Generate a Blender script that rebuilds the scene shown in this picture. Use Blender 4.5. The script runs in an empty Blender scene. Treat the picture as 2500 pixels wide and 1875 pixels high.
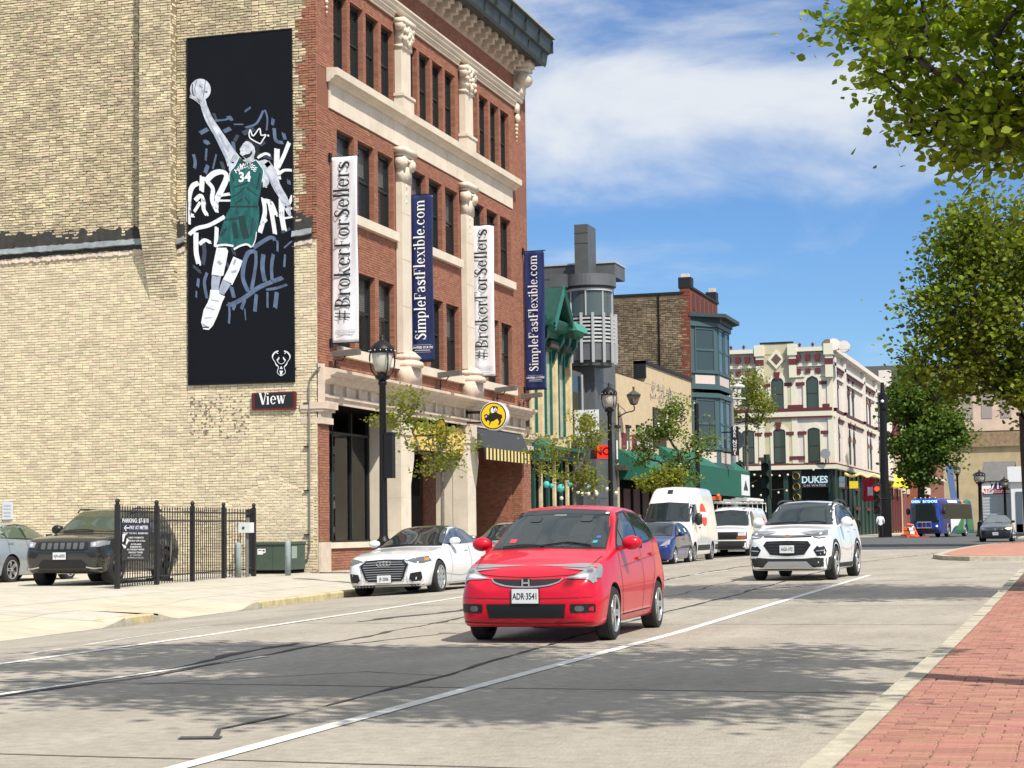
import bpy, bmesh, math, random
import numpy as np
from mathutils import Vector, Matrix, noise
from mathutils.bvhtree import BVHTree
from mathutils.geometry import delaunay_2d_cdt
R=math.radians
S=bpy.context.scene
COL=S.collection
# ---------------------------------------------------------------- camera, sky, sun, exposure
cam=bpy.data.objects.new('camera',bpy.data.cameras.new('camera')); COL.objects.link(cam); S.camera=cam
cam.data.sensor_width=36; cam.data.lens=64.8; cam.data.clip_end=3000; cam.data.clip_start=.1
YAW,PITCH,ROLL=R(17.01476),R(4.54483),R(-0.770913)
_f=Vector((-math.sin(YAW)*math.cos(PITCH),math.cos(YAW)*math.cos(PITCH),math.sin(PITCH)))
_r=Vector((math.cos(YAW),math.sin(YAW),0)); _u=_r.cross(_f)
_r2=_r*math.cos(ROLL)+_u*math.sin(ROLL); _u2=_u*math.cos(ROLL)-_r*math.sin(ROLL)
cam.matrix_world=Matrix(((_r2.x,_u2.x,-_f.x,0),(_r2.y,_u2.y,-_f.y,0),(_r2.z,_u2.z,-_f.z,1.25),(0,0,0,1)))
SUN=Vector((0.6,-0.52,1.0)).normalized()
sl=bpy.data.lights.new('sun','SUN'); sl.energy=5.0; sl.angle=R(.53); sl.color=(1,.94,.84)
so=bpy.data.objects.new('sun',sl); COL.objects.link(so); so.rotation_euler=SUN.to_track_quat('Z','Y').to_euler(); so.location=(0,0,60)
W=bpy.data.worlds.new('World'); S.world=W; W.use_nodes=True
def world():
    nt=W.node_tree; N=nt.nodes; L=nt.links; N.clear()
    def math_(op,x,y=None,c=None):
        m=N.new('ShaderNodeMath'); m.operation=op
        for k,v in enumerate((x,y,c)):
            if v is None: continue
            if isinstance(v,(int,float)): m.inputs[k].default_value=v
            else: L.new(v,m.inputs[k])
        return m.outputs[0]
    out=N.new('ShaderNodeOutputWorld'); bg=N.new('ShaderNodeBackground'); bg.inputs[1].default_value=.070
    sky=N.new('ShaderNodeTexSky'); sky.sky_type='NISHITA'; sky.sun_disc=False
    sky.sun_elevation=math.asin(SUN.z); sky.sun_rotation=math.atan2(SUN.x,SUN.y); sky.air_density=1.0; sky.dust_density=.15; sky.ozone_density=3.5
    hs=N.new('ShaderNodeHueSaturation'); hs.inputs['Saturation'].default_value=1.02; L.new(sky.outputs[0],hs.inputs['Color'])
    tint=N.new('ShaderNodeMix'); tint.data_type='RGBA'; tint.blend_type='MULTIPLY'; tint.inputs[0].default_value=1; L.new(hs.outputs[0],tint.inputs[6]); tint.inputs[7].default_value=SKYTINT
    # clouds live on azimuth / elevation so that they lie in flat banks
    tc=N.new('ShaderNodeTexCoord'); sx=N.new('ShaderNodeSeparateXYZ'); L.new(tc.outputs['Generated'],sx.inputs[0])
    az=math_('ARCTAN2',sx.outputs[0],sx.outputs[1]); el=math_('ARCSINE',sx.outputs[2])
    cb=N.new('ShaderNodeCombineXYZ'); L.new(math_('MULTIPLY',az,5.2),cb.inputs[0]); L.new(math_('MULTIPLY',el,15.0),cb.inputs[1]); cb.inputs[2].default_value=CLOUDSEED
    n1=N.new('ShaderNodeTexNoise'); n1.inputs['Scale'].default_value=1.0; n1.inputs['Detail'].default_value=8; n1.inputs['Roughness'].default_value=.57; n1.inputs['Distortion'].default_value=.35; L.new(cb.outputs[0],n1.inputs['Vector'])
    w=N.new('ShaderNodeValToRGB'); e=w.color_ramp.elements; L.new(math_('MULTIPLY',el,1.0),w.inputs[0])
    e[0].position=0; e[0].color=(.35,.35,.35,1); e[1].position=1; e[1].color=(1,1,1,1)
    for p_,v in ((.085,.42),(.115,.20),(.165,.30),(.19,.66),(.225,.84),(.26,.64),(.34,.85),(.6,1.0)): q=e.new(p_); q.color=(v,v,v,1)  # thicker cloud high above the view, added to whiten the ambient light
    d=math_('ADD',n1.outputs[0],math_('MULTIPLY',math_('SUBTRACT',w.outputs[0],.5),.42))
    r1=N.new('ShaderNodeMapRange'); r1.interpolation_type='SMOOTHSTEP'; r1.inputs[1].default_value=.42; r1.inputs[2].default_value=.78; r1.inputs[4].default_value=.9; L.new(d,r1.inputs[0])
    mx=N.new('ShaderNodeMix'); mx.data_type='RGBA'; L.new(r1.outputs[0],mx.inputs[0]); L.new(tint.outputs[2],mx.inputs[6]); mx.inputs[7].default_value=CLOUDCOL
    L.new(mx.outputs[2],bg.inputs[0]); L.new(bg.outputs[0],out.inputs[0])
SKYTINT=(.90,1.20,1.56,1); CLOUDSEED=2.3; CLOUDCOL=(10.6,11.0,11.4,1)
world()
S.view_settings.view_transform='Standard'; S.view_settings.look='None'; S.view_settings.exposure=.20; S.view_settings.gamma=1
S.view_settings.use_curve_mapping=False
S.render.engine='CYCLES'; S.cycles.max_bounces=6; S.cycles.diffuse_bounces=2; S.cycles.glossy_bounces=3; S.cycles.transparent_max_bounces=6
rnd=random.Random(7)
# ---------------------------------------------------------------- materials
MATS={}
def mat(name,col,rough=.7,metal=0,spec=.5,var=0,vscale=3,bump=0,bscale=60,coat=0,isl=0,emit=0,stretch=None,dirt=0,trans=0,hue=0,alpha=1,grit=0):
    if name in MATS: return MATS[name]
    m=bpy.data.materials.new(name); m.use_nodes=True; nt=m.node_tree; N=nt.nodes; L=nt.links
    b=N['Principled BSDF']; b.inputs['Roughness'].default_value=rough; b.inputs['Metallic'].default_value=metal
    b.inputs['Specular IOR Level'].default_value=spec; b.inputs['Coat Weight'].default_value=coat; b.inputs['Coat Roughness'].default_value=.04
    b.inputs['Alpha'].default_value=alpha
    c4=(col[0],col[1],col[2],1); b.inputs['Base Color'].default_value=c4
    cur=None
    tc=N.new('ShaderNodeTexCoord'); src=tc.outputs['Object']
    if stretch:
        mp=N.new('ShaderNodeMapping'); mp.inputs['Scale'].default_value=stretch; L.new(src,mp.inputs[0]); src=mp.outputs[0]
    def hsv(fac_socket,amt,prev,h=0):
        h_=N.new('ShaderNodeHueSaturation')
        mr=N.new('ShaderNodeMapRange'); mr.inputs[3].default_value=1-amt; mr.inputs[4].default_value=1+amt; L.new(fac_socket,mr.inputs[0]); L.new(mr.outputs[0],h_.inputs['Value'])
        if h:
            m2=N.new('ShaderNodeMath'); m2.operation='MULTIPLY'; m2.inputs[1].default_value=7.13; L.new(fac_socket,m2.inputs[0])
            m3=N.new('ShaderNodeMath'); m3.operation='FRACT'; L.new(m2.outputs[0],m3.inputs[0])
            m4=N.new('ShaderNodeMapRange'); m4.inputs[3].default_value=.5-h; m4.inputs[4].default_value=.5+h; L.new(m3.outputs[0],m4.inputs[0]); L.new(m4.outputs[0],h_.inputs['Hue'])
        if prev: L.new(prev,h_.inputs['Color'])
        else: h_.inputs['Color'].default_value=c4
        return h_.outputs[0]
    if var:
        n=N.new('ShaderNodeTexNoise'); n.inputs['Scale'].default_value=vscale; n.inputs['Detail'].default_value=6; n.inputs['Roughness'].default_value=.6; L.new(src,n.inputs['Vector'])
        mr=N.new('ShaderNodeMapRange'); mr.inputs[1].default_value=.28; mr.inputs[2].default_value=.72; L.new(n.outputs[0],mr.inputs[0])
        cur=hsv(mr.outputs[0],var,cur)
    if grit:
        for sc_,am in ((140,grit),(9,grit*.35)):
            n=N.new('ShaderNodeTexNoise'); n.inputs['Scale'].default_value=sc_; n.inputs['Detail'].default_value=3; L.new(tc.outputs['Object'],n.inputs['Vector'])
            mr=N.new('ShaderNodeMapRange'); mr.inputs[1].default_value=.3; mr.inputs[2].default_value=.7; L.new(n.outputs[0],mr.inputs[0]); cur=hsv(mr.outputs[0],am,cur)
    if isl:
        g=N.new('ShaderNodeNewGeometry'); oi=N.new('ShaderNodeObjectInfo'); a=N.new('ShaderNodeMath'); a.operation='ADD'
        L.new(g.outputs['Random Per Island'],a.inputs[0]); L.new(oi.outputs['Random'],a.inputs[1]); fr=N.new('ShaderNodeMath'); fr.operation='FRACT'; L.new(a.outputs[0],fr.inputs[0])
        cur=hsv(fr.outputs[0],isl,cur,hue)
    if dirt:
        n=N.new('ShaderNodeTexNoise'); n.inputs['Scale'].default_value=vscale*.35; n.inputs['Detail'].default_value=8; n.inputs['Roughness'].default_value=.7; L.new(src,n.inputs['Vector'])
        mr=N.new('ShaderNodeMapRange'); mr.inputs[1].default_value=.5; mr.inputs[2].default_value=.75; mr.inputs[4].default_value=dirt; L.new(n.outputs[0],mr.inputs[0])
        mx=N.new('ShaderNodeMix'); mx.data_type='RGBA'; L.new(mr.outputs[0],mx.inputs[0]); mx.inputs[7].default_value=(col[0]*.35,col[1]*.32,col[2]*.28,1)
        if cur: L.new(cur,mx.inputs[6])
        else: mx.inputs[6].default_value=c4
        cur=mx.outputs[2]
    if cur: L.new(cur,b.inputs['Base Color'])
    if bump:
        n=N.new('ShaderNodeTexNoise'); n.inputs['Scale'].default_value=bscale; n.inputs['Detail'].default_value=5; L.new(src,n.inputs['Vector'])
        bp=N.new('ShaderNodeBump'); bp.inputs['Strength'].default_value=bump; bp.inputs['Distance'].default_value=.02; L.new(n.outputs[0],bp.inputs['Height']); L.new(bp.outputs[0],b.inputs['Normal'])
    if emit:
        b.inputs['Emission Color'].default_value=c4; b.inputs['Emission Strength'].default_value=emit
    if trans:
        t=N.new('ShaderNodeBsdfTranslucent'); mxs=N.new('ShaderNodeMixShader'); mxs.inputs[0].default_value=trans
        if cur:
            h=N.new('ShaderNodeHueSaturation'); h.inputs['Value'].default_value=1.5; L.new(cur,h.inputs['Color']); L.new(h.outputs[0],t.inputs[0])
        else: t.inputs[0].default_value=c4
        L.new(b.outputs[0],mxs.inputs[1]); L.new(t.outputs[0],mxs.inputs[2]); L.new(mxs.outputs[0],N['Material Output'].inputs[0])
    MATS[name]=m; return m
# ---------------------------------------------------------------- mesh builder
class M:
    def __init__(s): s.v=[]; s.f=[]; s.m=[]
    def add(s,v,f,mi=0):
        o=len(s.v); s.v.extend([tuple(p) for p in v]); s.f.extend([tuple(i+o for i in q) for q in f]); s.m.extend([mi]*len(f)); return s
    def box(s,x0,x1,y0,y1,z0,z1,mi=0):
        v=[(x0,y0,z0),(x1,y0,z0),(x1,y1,z0),(x0,y1,z0),(x0,y0,z1),(x1,y0,z1),(x1,y1,z1),(x0,y1,z1)]
        return s.add(v,[(3,2,1,0),(4,5,6,7),(0,1,5,4),(1,2,6,5),(2,3,7,6),(3,0,4,7)],mi)
    def obox(s,c,ax,ay,az,mi=0):   # oriented box: centre and three half-axis vectors
        c=Vector(c); ax,ay,az=Vector(ax),Vector(ay),Vector(az)
        v=[c-ax-ay-az,c+ax-ay-az,c+ax+ay-az,c-ax+ay-az,c-ax-ay+az,c+ax-ay+az,c+ax+ay+az,c-ax+ay+az]
        return s.add(v,[(3,2,1,0),(4,5,6,7),(0,1,5,4),(1,2,6,5),(2,3,7,6),(3,0,4,7)],mi)
    def quad(s,a,b,c,d,mi=0): return s.add([a,b,c,d],[(0,1,2,3)],mi)
    def tube(s,pts,rad,n=8,mi=0,cap=True):
        pts=[Vector(p) for p in pts]; k=len(pts); rad=rad if isinstance(rad,(list,tuple)) else [rad]*k; V=[]; 
        for i,p in enumerate(pts):
            d=(pts[min(i+1,k-1)]-pts[max(i-1,0)]).normalized(); a=d.orthogonal().normalized() if abs(d.z)<.99 else Vector((1,0,0))
            if abs(d.z)<.99: a=d.cross(Vector((0,0,1))).normalized()
            b=d.cross(a).normalized()
            V+=[p+(a*math.cos(t)+b*math.sin(t))*rad[i] for t in [2*math.pi*j/n for j in range(n)]]
        F=[(i*n+j,i*n+(j+1)%n,(i+1)*n+(j+1)%n,(i+1)*n+j) for i in range(k-1) for j in range(n)]
        if cap: F+=[tuple(range(n))[::-1],tuple(range((k-1)*n,k*n))]
        return s.add(V,F,mi)
    def lathe(s,c,prof,n=16,mi=0,axis='z',cap=True):   # prof = [(r,h)...]
        V=[]
        for r,h in prof:
            for j in range(n):
                t=2*math.pi*j/n; a,b=r*math.cos(t),r*math.sin(t)
                V.append({'z':(c[0]+a,c[1]+b,c[2]+h),'x':(c[0]+h,c[1]+a,c[2]+b),'y':(c[0]+b,c[1]+h,c[2]+a)}[axis])
        k=len(prof); F=[(i*n+j,i*n+(j+1)%n,(i+1)*n+(j+1)%n,(i+1)*n+j) for i in range(k-1) for j in range(n)]
        if cap and prof[0][0]>1e-4: F.append(tuple(range(n))[::-1])
        if cap and prof[-1][0]>1e-4: F.append(tuple(range((k-1)*n,k*n)))
        return s.add(V,F,mi)
    def prism(s,poly,fn,d0,d1,mi=0):   # poly 2D, fn(u,v,d)->xyz
        n=len(poly); V=[fn(u,v,d0) for u,v in poly]+[fn(u,v,d1) for u,v in poly]
        return s.add(V,[tuple(range(n))[::-1],tuple(range(n,2*n))]+[(i,(i+1)%n,n+(i+1)%n,n+i) for i in range(n)],mi)
    def sphere(s,c,r,n=12,mi=0,sc=(1,1,1)):
        k=max(5,n//2+1); pr=[]
        V=[(c[0]+r*sc[0]*math.sin(math.pi*i/(k-1))*math.cos(2*math.pi*j/n),c[1]+r*sc[1]*math.sin(math.pi*i/(k-1))*math.sin(2*math.pi*j/n),c[2]+r*sc[2]*math.cos(math.pi*i/(k-1))) for i in range(k) for j in range(n)]
        return s.add(V,[(i*n+j,(i+1)*n+j,(i+1)*n+(j+1)%n,i*n+(j+1)%n) for i in range(k-1) for j in range(n)],mi)
    def mesh(s,name,mats,smooth=False):
        me=bpy.data.meshes.new(name); me.from_pydata(s.v,[],s.f)
        for m in (mats if isinstance(mats,(list,tuple)) else [mats]): me.materials.append(m)
        if any(s.m): me.polygons.foreach_set('material_index',s.m)
        if smooth: me.polygons.foreach_set('use_smooth',[True]*len(s.f))
        me.update(); return me
    def build(s,name,mats,parent=None,smooth=False,recalc=True):
        me=s.mesh(name,mats,smooth)
        if recalc and len(s.f)<60000:
            bm=bmesh.new(); bm.from_mesh(me); bmesh.ops.recalc_face_normals(bm,faces=bm.faces); bm.to_mesh(me); bm.free()
        return link(name,me,parent)
def link(name,me,parent=None,loc=None):
    o=bpy.data.objects.new(name,me); COL.objects.link(o)
    if parent: o.parent=parent
    if loc: o.location=loc
    return o
def tag(o,label=None,cat=None,group=None,kind=None):
    if label: o['label']=label
    if cat: o['category']=cat
    if group: o['group']=group
    if kind: o['kind']=kind
    return o
def thing(name,label,cat,loc=(0,0,0),rz=0,group=None,rx=0,ry=0):
    o=link(name,None); o.location=loc; o.rotation_euler=(rx,ry,rz); o.empty_display_size=.1
    return tag(o,label,cat,group)
def struct(name,mb,mats,smooth=False): return tag(mb.build(name,mats,None,smooth),kind='structure')
def autosmooth(o,ang=35):
    me=o.data; me.polygons.foreach_set('use_smooth',[True]*len(me.polygons))
    bm=bmesh.new(); bm.from_mesh(me); a=R(ang)
    for e in bm.edges:
        if len(e.link_faces)==2 and e.calc_face_angle(0)>a: e.smooth=False
    bm.to_mesh(me); bm.free()
def text(s,size,mats,parent,fn,name='lettering',depth=.01,bold=0,align='CENTER',font=None,spacing=1,label=None):
    # lettering as mesh; fn(u,v,d) maps the flat letter plane into the scene
    cu=bpy.data.curves.new('t','FONT'); cu.body=s; cu.size=size; cu.align_x=align; cu.align_y='CENTER'; cu.offset=bold*size; cu.resolution_u=3; cu.space_character=spacing
    o=bpy.data.objects.new('t',cu); COL.objects.link(o); dg=bpy.context.evaluated_depsgraph_get(); me=bpy.data.meshes.new_from_object(o.evaluated_get(dg))
    bpy.data.objects.remove(o); bpy.data.curves.remove(cu)
    for v in me.vertices: v.co=Vector(fn(v.co.x,v.co.y,depth))
    me.materials.clear(); me.materials.append(mats); me.update(); ob=link(name,me,parent)
    if label: ob['label']=label
    return ob
def wallgrid(mb,u0,u1,v0,v1,holes,fn,depth=0,mi=0,rmi=None):
    # flat wall with rectangular openings and their reveals; fn(u,v,d) with d>0 going inwards
    us=sorted({u0,u1,*[h[0] for h in holes],*[h[1] for h in holes]}); us=[u for u in us if u0<=u<=u1]
    vs=sorted({v0,v1,*[h[2] for h in holes],*[h[3] for h in holes]}); vs=[v for v in vs if v0<=v<=v1]
    for a,b in zip(us,us[1:]):
        for c,d in zip(vs,vs[1:]):
            um,vm=(a+b)/2,(c+d)/2
            if any(h[0]<um<h[1] and h[2]<vm<h[3] for h in holes): continue
            mb.quad(fn(a,c,0),fn(b,c,0),fn(b,d,0),fn(a,d,0),mi)
    if depth:
        r=mi if rmi is None else rmi
        for a,b,c,d in holes:
            mb.quad(fn(a,c,0),fn(a,c,depth),fn(a,d,depth),fn(a,d,0),r); mb.quad(fn(b,c,0),fn(b,c,depth),fn(b,d,depth),fn(b,d,0),r)
            mb.quad(fn(a,d,0),fn(b,d,0),fn(b,d,depth),fn(a,d,depth),r); mb.quad(fn(a,c,0),fn(b,c,0),fn(b,c,depth),fn(a,c,depth),r)
def bricks(parent,u0,u1,v0,v1,holes,fn,bl,bh,m,near=None,n_near=0,name='brick',rough=.006,proud=.012,joint=.011,seed=1,inside=None,tilt=.0,clipu=None):
    # individually laid bricks on a wall plane: real boxes standing proud of the mortar; d<0 is outwards
    r=random.Random(seed); cells=[]; row=0; v=v0
    while v+bh<=v1+1e-6:
        u=u0-(bl*.5 if row%2 else 0)
        while u<u1-.02:
            L=bl*(.5 if r.random()<.16 else 1); a=max(u,u0); b=min(u+L,u1)
            if b-a>.04: 
                segs=[(a,b)]
                for h in holes:
                    if h[3]>v+bh*.5 and h[2]<v+bh*.5:
                        ns=[]
                        for (p,q) in segs:
                            if q<=h[0] or p>=h[1]: ns.append((p,q))
                            else:
                                if p<h[0]-.03: ns.append((p,h[0]))
                                if q>h[1]+.03: ns.append((h[1],q))
                        segs=ns
                for p,q in segs:
                    if inside is None or inside((p+q)/2,v+bh/2): cells.append((p,q,v))
            u+=L
        v+=bh; row+=1
    if near: cells.sort(key=near)
    big=[];V=[];F=[]
    protos={}
    for i,(p,q,vv) in enumerate(cells):
        w=(q-p)-joint; h=bh-joint; du,dv=r.uniform(-1,1)*rough,r.uniform(-1,1)*rough*.6; pr=proud*(.45+r.random()*.9); tl=r.uniform(-1,1)*tilt
        c=((p+q)/2+du,vv+bh/2+dv)
        if i<n_near:
            k=(round(w,2),r.randrange(3))
            if k not in protos:
                e=.004*k[1]; mb=M(); hw,hh=k[0]/2,h/2
                P=[(-hw,-hh,0),(hw,-hh,0),(hw,hh,0),(-hw,hh,0),(-hw+.004,-hh+.005+e*.3,-proud),(hw-.006,-hh+.004,-proud-.002),(hw-.004-e,hh-.006,-proud),(-hw+.006,hh-.004-e*.3,-proud+.002)]
                mb.add([fn(*t) for t in P],[(4,5,6,7),(0,1,5,4),(1,2,6,5),(2,3,7,6),(3,0,4,7)])
                o0=fn(0,0,0); mb.v=[tuple(np.array(t)-np.array(o0)) for t in mb.v]; protos[k]=mb.mesh(name,m)
                bmf=bmesh.new(); bmf.from_mesh(protos[k]); bmesh.ops.recalc_face_normals(bmf,faces=bmf.faces); bmf.to_mesh(protos[k]); bmf.free()
            link(name,protos[k],parent,fn(c[0],c[1],0))
        else:
            hw,hh=w/2,h/2; o=len(V)
            e=[r.uniform(0,.007) for _ in range(4)]
            P=[(-hw,-hh-tl,0),(hw,-hh+tl,0),(hw,hh+tl,0),(-hw,hh-tl,0),(-hw+e[0],-hh+e[1]-tl,-pr),(hw-e[1],-hh+e[2]+tl,-pr),(hw-e[2],hh-e[3]+tl,-pr),(-hw+e[3],hh-e[0]-tl,-pr)]
            V+=[fn(c[0]+x,c[1]+y,d) for x,y,d in P]; F+=[(o+4,o+5,o+6,o+7),(o,o+1,o+5,o+4),(o+1,o+2,o+6,o+5),(o+2,o+3,o+7,o+6),(o+3,o,o+4,o+7)]
    if V:
        mb=M(); mb.v=V; mb.f=F; mb.m=[0]*len(F)
        # consistent outward winding
        a,b,c=[Vector(fn(*t)) for t in ((0,0,-1),(1,0,-1),(0,1,-1))]; nrm=(b-a).cross(c-a); out=Vector(fn(0,0,-1))-Vector(fn(0,0,0))
        if nrm.dot(out)<0: mb.f=[q[::-1] for q in F]
        o=mb.build(name+'_courses',m,parent,recalc=False); o['kind']='stuff'; return o
# ---------------------------------------------------------------- ground
m_conc=mat('road_concrete',(.345,.31,.258),.9,var=.17,vscale=1.1,bump=.7,bscale=38,dirt=.3,grit=.35,stretch=(1,.35,1))
m_conc2=mat('sidewalk_concrete',(.50,.46,.375),.9,var=.14,vscale=2.2,bump=.4,bscale=50,dirt=.25)
m_apron=mat('apron_concrete',(.52,.465,.35),.9,var=.12,vscale=1.4,bump=.4,bscale=60,dirt=.2)
m_asph=mat('fresh_asphalt',(.085,.088,.092),.88,var=.15,vscale=.8,bump=.5,bscale=80,dirt=.1)
m_lot=mat('parking_lot_paving',(.36,.335,.29),.9,var=.2,vscale=1.0,bump=.4,bscale=50,dirt=.4)
m_paint=mat('road_paint',(.72,.71,.66),.7,var=.2,vscale=7,dirt=.45)
m_tar=mat('crack_sealant',(.06,.055,.055),.8,var=.2,vscale=5)
m_kerb=mat('kerb_concrete',(.45,.41,.32),.9,var=.2,vscale=5,bump=.5,bscale=40,dirt=.5)
m_ykerb=mat('yellow_kerb_paint',(.50,.42,.24),.85,var=.25,vscale=6,dirt=.6,bump=.3,bscale=40)
ZP=[(-50,0),(22,0),(42,.12),(70,.18),(105,.27),(600,.27)]
def zp(y): return float(np.interp(y,[q[0] for q in ZP],[q[1] for q in ZP]))
def xfall(x,y=0): return -.05*max(0,-11-x)+zp(y)
KL=[(-40,-13.1),(0,-13.4),(20,-13.75),(36,-14.75),(67,-15.45),(84,-15.9)]
def kerbx(y): return float(np.interp(y,[a for a,b in KL],[b for a,b in KL]))
mb=M(); ys=list(range(-40,85,4))
for a,b in zip(ys,ys[1:]):
    for f0,f1 in ((0,1),):
        def xr(y,t): return [-1.28,-11,kerbx(y)][t]
        for t in (0,1):
            P=[(xr(a,t),a),(xr(b,t),b),(xr(b,t+1),b),(xr(a,t+1),a)]
            mb.quad(*[(x,y,xfall(x,y)) for x,y in P])
for a_,c_ in ((44,60),(60,70),(70,80.2)): mb.quad((-1.28,a_,zp(a_)),(30,a_,zp(a_)),(30,c_,zp(c_)),(-1.28,c_,zp(c_)))
struct('road',mb,m_conc)
mb=M(); mb.quad((-1500,-200,-.6),(1500,-200,-.6),(1500,2500,-.6),(-1500,2500,-.6)); struct('ground',mb,m_lot)
mb=M()
def aq(x0,x1,y0,y1):
    y=y0
    while y<y1-.01: e=min(y+8,y1); mb.quad((x0,y,zp(y)+.004),(x1,y,zp(y)+.004),(x1,e,zp(e)+.004),(x0,e,zp(e)+.004)); y=e
aq(-120,60,80.2,122); aq(-16.5,-3.8,122,330); aq(-19.7,-16.5,122,156); aq(-120,-19.7,122,156)
struct('asphalt_road',mb,m_asph)
mb=M(); mb.box(-15.6,-3.9,78.6,78.95,zp(78)+.004,zp(78)+.01); struct('stop_line',mb,m_paint); mb=M(); mb.box(-120,-3.5,80.6,80.9,zp(80)+.005,zp(80)+.011); struct('crossing_line',mb,m_paint)
# transverse slab joints, lane lines and tar seams are thin raised sheets
def strip(pts,w,z,name,m,wob=0,seed=1,kind='structure',jit=.35):
    r=random.Random(seed); mb=M(); P=[]
    for (x0,y0),(x1,y1) in zip(pts,pts[1:]):
        n=max(1,int(math.hypot(x1-x0,y1-y0)/.35)) if wob else max(1,int(math.hypot(x1-x0,y1-y0)/4))
        for i in range(n): P.append((x0+(x1-x0)*i/n,y0+(y1-y0)*i/n))
    P.append(pts[-1]); Q=[]
    ph=r.random()*9
    for i,(x,y) in enumerate(P):
        dx=(noise.noise((x*.9+ph,y*.5,ph))*wob*2+noise.noise((x*3+ph,y*2.1,ph+4))*wob) if wob else 0
        a=P[max(i-1,0)]; b=P[min(i+1,len(P)-1)]; d=Vector((b[0]-a[0],b[1]-a[1])).normalized(); nx,ny=-d.y,d.x
        ww=w*(1+(r.uniform(-jit,jit*2) if wob else 0))/2
        Q.append(((x+nx*(dx-ww),y+ny*(dx-ww)),(x+nx*(dx+ww),y+ny*(dx+ww))))
    for (a,b),(c,d) in zip(Q,Q[1:]): mb.quad(*[(p[0],p[1],xfall(p[0],p[1])+z) for p in (a,c,d,b)])
    return tag(mb.build(name,m),kind=kind)
strip([(-4.70,-5),(-4.68,13.6),(-4.62,42.7)],.125,.006,'lane_line',m_paint)
strip([(-10.15,8),(-10.24,16),(-10.43,21),(-10.72,31.8),(-11.8,67),(-12.2,78)],.11,.006,'lane_line',m_paint)
for a,b in (((-8.36,11.6),(-8.0,17.4)),((-8.95,43.4),(-8.85,48.4)),((-8.62,27.5),(-8.72,30.4)),((-9.1,60),(-9.2,66))): strip([a,b],.1,.006,'lane_dash',m_paint)
strip([(-10.8,17.5),(-11.3,20.5),(-11.62,23.5)],.06,.005,'faded_parking_line',m_paint)
mj=mat('dark_joint',(.13,.115,.095),.95)  # dark colour of the joint lines themselves
for y in (9.4,14.1,18.9,23.6,28.6,33.4,38.2,43,48,53,58,63,68,73): strip([(-1.5,y),(-13.5 if y<30 else -15.2,y+.15)],.028,.003,'slab_joint',mj,wob=.01,seed=int(y*7),jit=.2)
strip([(-5.1,10.45),(-5.28,10.9),(-5.29,11.6),(-5.26,14),(-5.5,17.9),(-5.8,23.2),(-5.85,32.7),(-6.4,56),(-4.9,76)],.028,.007,'tar_seam',m_tar,wob=.04,seed=3,jit=.8)
strip([(-5.35,10.38),(-5.1,10.46)],.09,.0075,'tar_patch',m_tar,wob=.02,seed=5)
strip([(-8.4,9),(-8.15,13),(-8.0,14.5),(-8.15,18.2),(-8.35,22.6),(-8.6,30),(-9.4,60)],.05,.0062,'tar_seam',m_tar,wob=.06,seed=9,jit=.7)
strip([(-8.7,10),(-8.3,13.3),(-8.3,16),(-8.55,19.5)],.07,.0052,'tar_seam',m_tar,wob=.08,seed=19,jit=.9)
strip([(-7.6,14),(-6.2,15.6),(-5.3,15.2)],.02,.0045,'tar_seam',m_tar,wob=.03,seed=29)
strip([(-7.9,19.5),(-7.0,24),(-6.9,30),(-7.2,40)],.03,.0042,'tar_seam',m_tar,wob=.07,seed=33,jit=.7)
strip([(-9.7,24),(-9.2,26.3),(-9.25,29)],.09,.0045,'tar_patch',m_tar,wob=.1,seed=41,jit=.9)
strip([(-6.1,34),(-4.4,38.5),(-2.2,41)],.03,.004,'tar_seam',m_tar,wob=.12,seed=51,jit=.7)
# left kerb and sidewalk with driveway, following the curving kerb line
def ktop(y): return xfall(kerbx(y),y)+.13
def zs(x,y):      # sidewalk height between kerb and facade
    k=kerbx(y); t=(k-x)/(k+19.88); k0=ktop(y); return k0+(.2-k0)*min(max(t,0),1)
def drv(y):
    d=min(abs(y-24.8) if y>24.8 else 0, (0 if 27.6<=y<=30.2 else min(abs(y-27.6),abs(y-30.2)))); return max(0,1-d/.9)**2*(3-2*max(0,1-d/.9))
def inside_drive(y): return drv(y)>0
mb=M(); ma=M(); yy=[i*.4-40 for i in range(311)]
for a,b in zip(yy,yy[1:]):
    drive=inside_drive((a+b)/2)
    for t0,t1 in ((.02,1.4),(1.4,2.6),(2.6,3.8),(3.8,99)):
        if b>46.6 and t1>50: 
            t1v=lambda y:(kerbx(y)+19.86)
        else: t1v=(lambda y:(kerbx(y)+33)) if t1>50 else (lambda y,t1=t1:t1)
        P=[(kerbx(a)-t0,a),(kerbx(b)-t0,b),(kerbx(b)-t1v(b),b),(kerbx(a)-t1v(a),a)]
        def z(x,y):
            zz=zs(x,y)-(.035 if kerbx(y)-x<.1 and not drive else 0)
            if drive:
                d=kerbx(y)-x; k=drv(y); za=min(zz, xfall(kerbx(y),y)+.006+max(0,d)*.085); zz=za*k+zz*(1-k)
            return zz
        (ma if (drive and t0<2.6 and drv((a+b)/2)>.5) else mb).quad(*[(x,y,z(x,y)) for x,y in P])
struct('sidewalk',mb,m_conc2); struct('driveway_apron',ma,m_apron)
mk=M()
for a,b in zip(yy,yy[1:]):
    drive=inside_drive((a+b)/2); za_=z(kerbx(a)-.02,a); zb_=z(kerbx(b)-.02,b); mk.quad((kerbx(a)-.02,a,za_),(kerbx(b)-.02,b,zb_),(kerbx(b)-.02,b,zb_-.4),(kerbx(a)-.02,a,za_-.4))
struct('kerb_face',mk,m_kerb)
mb=M()
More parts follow.
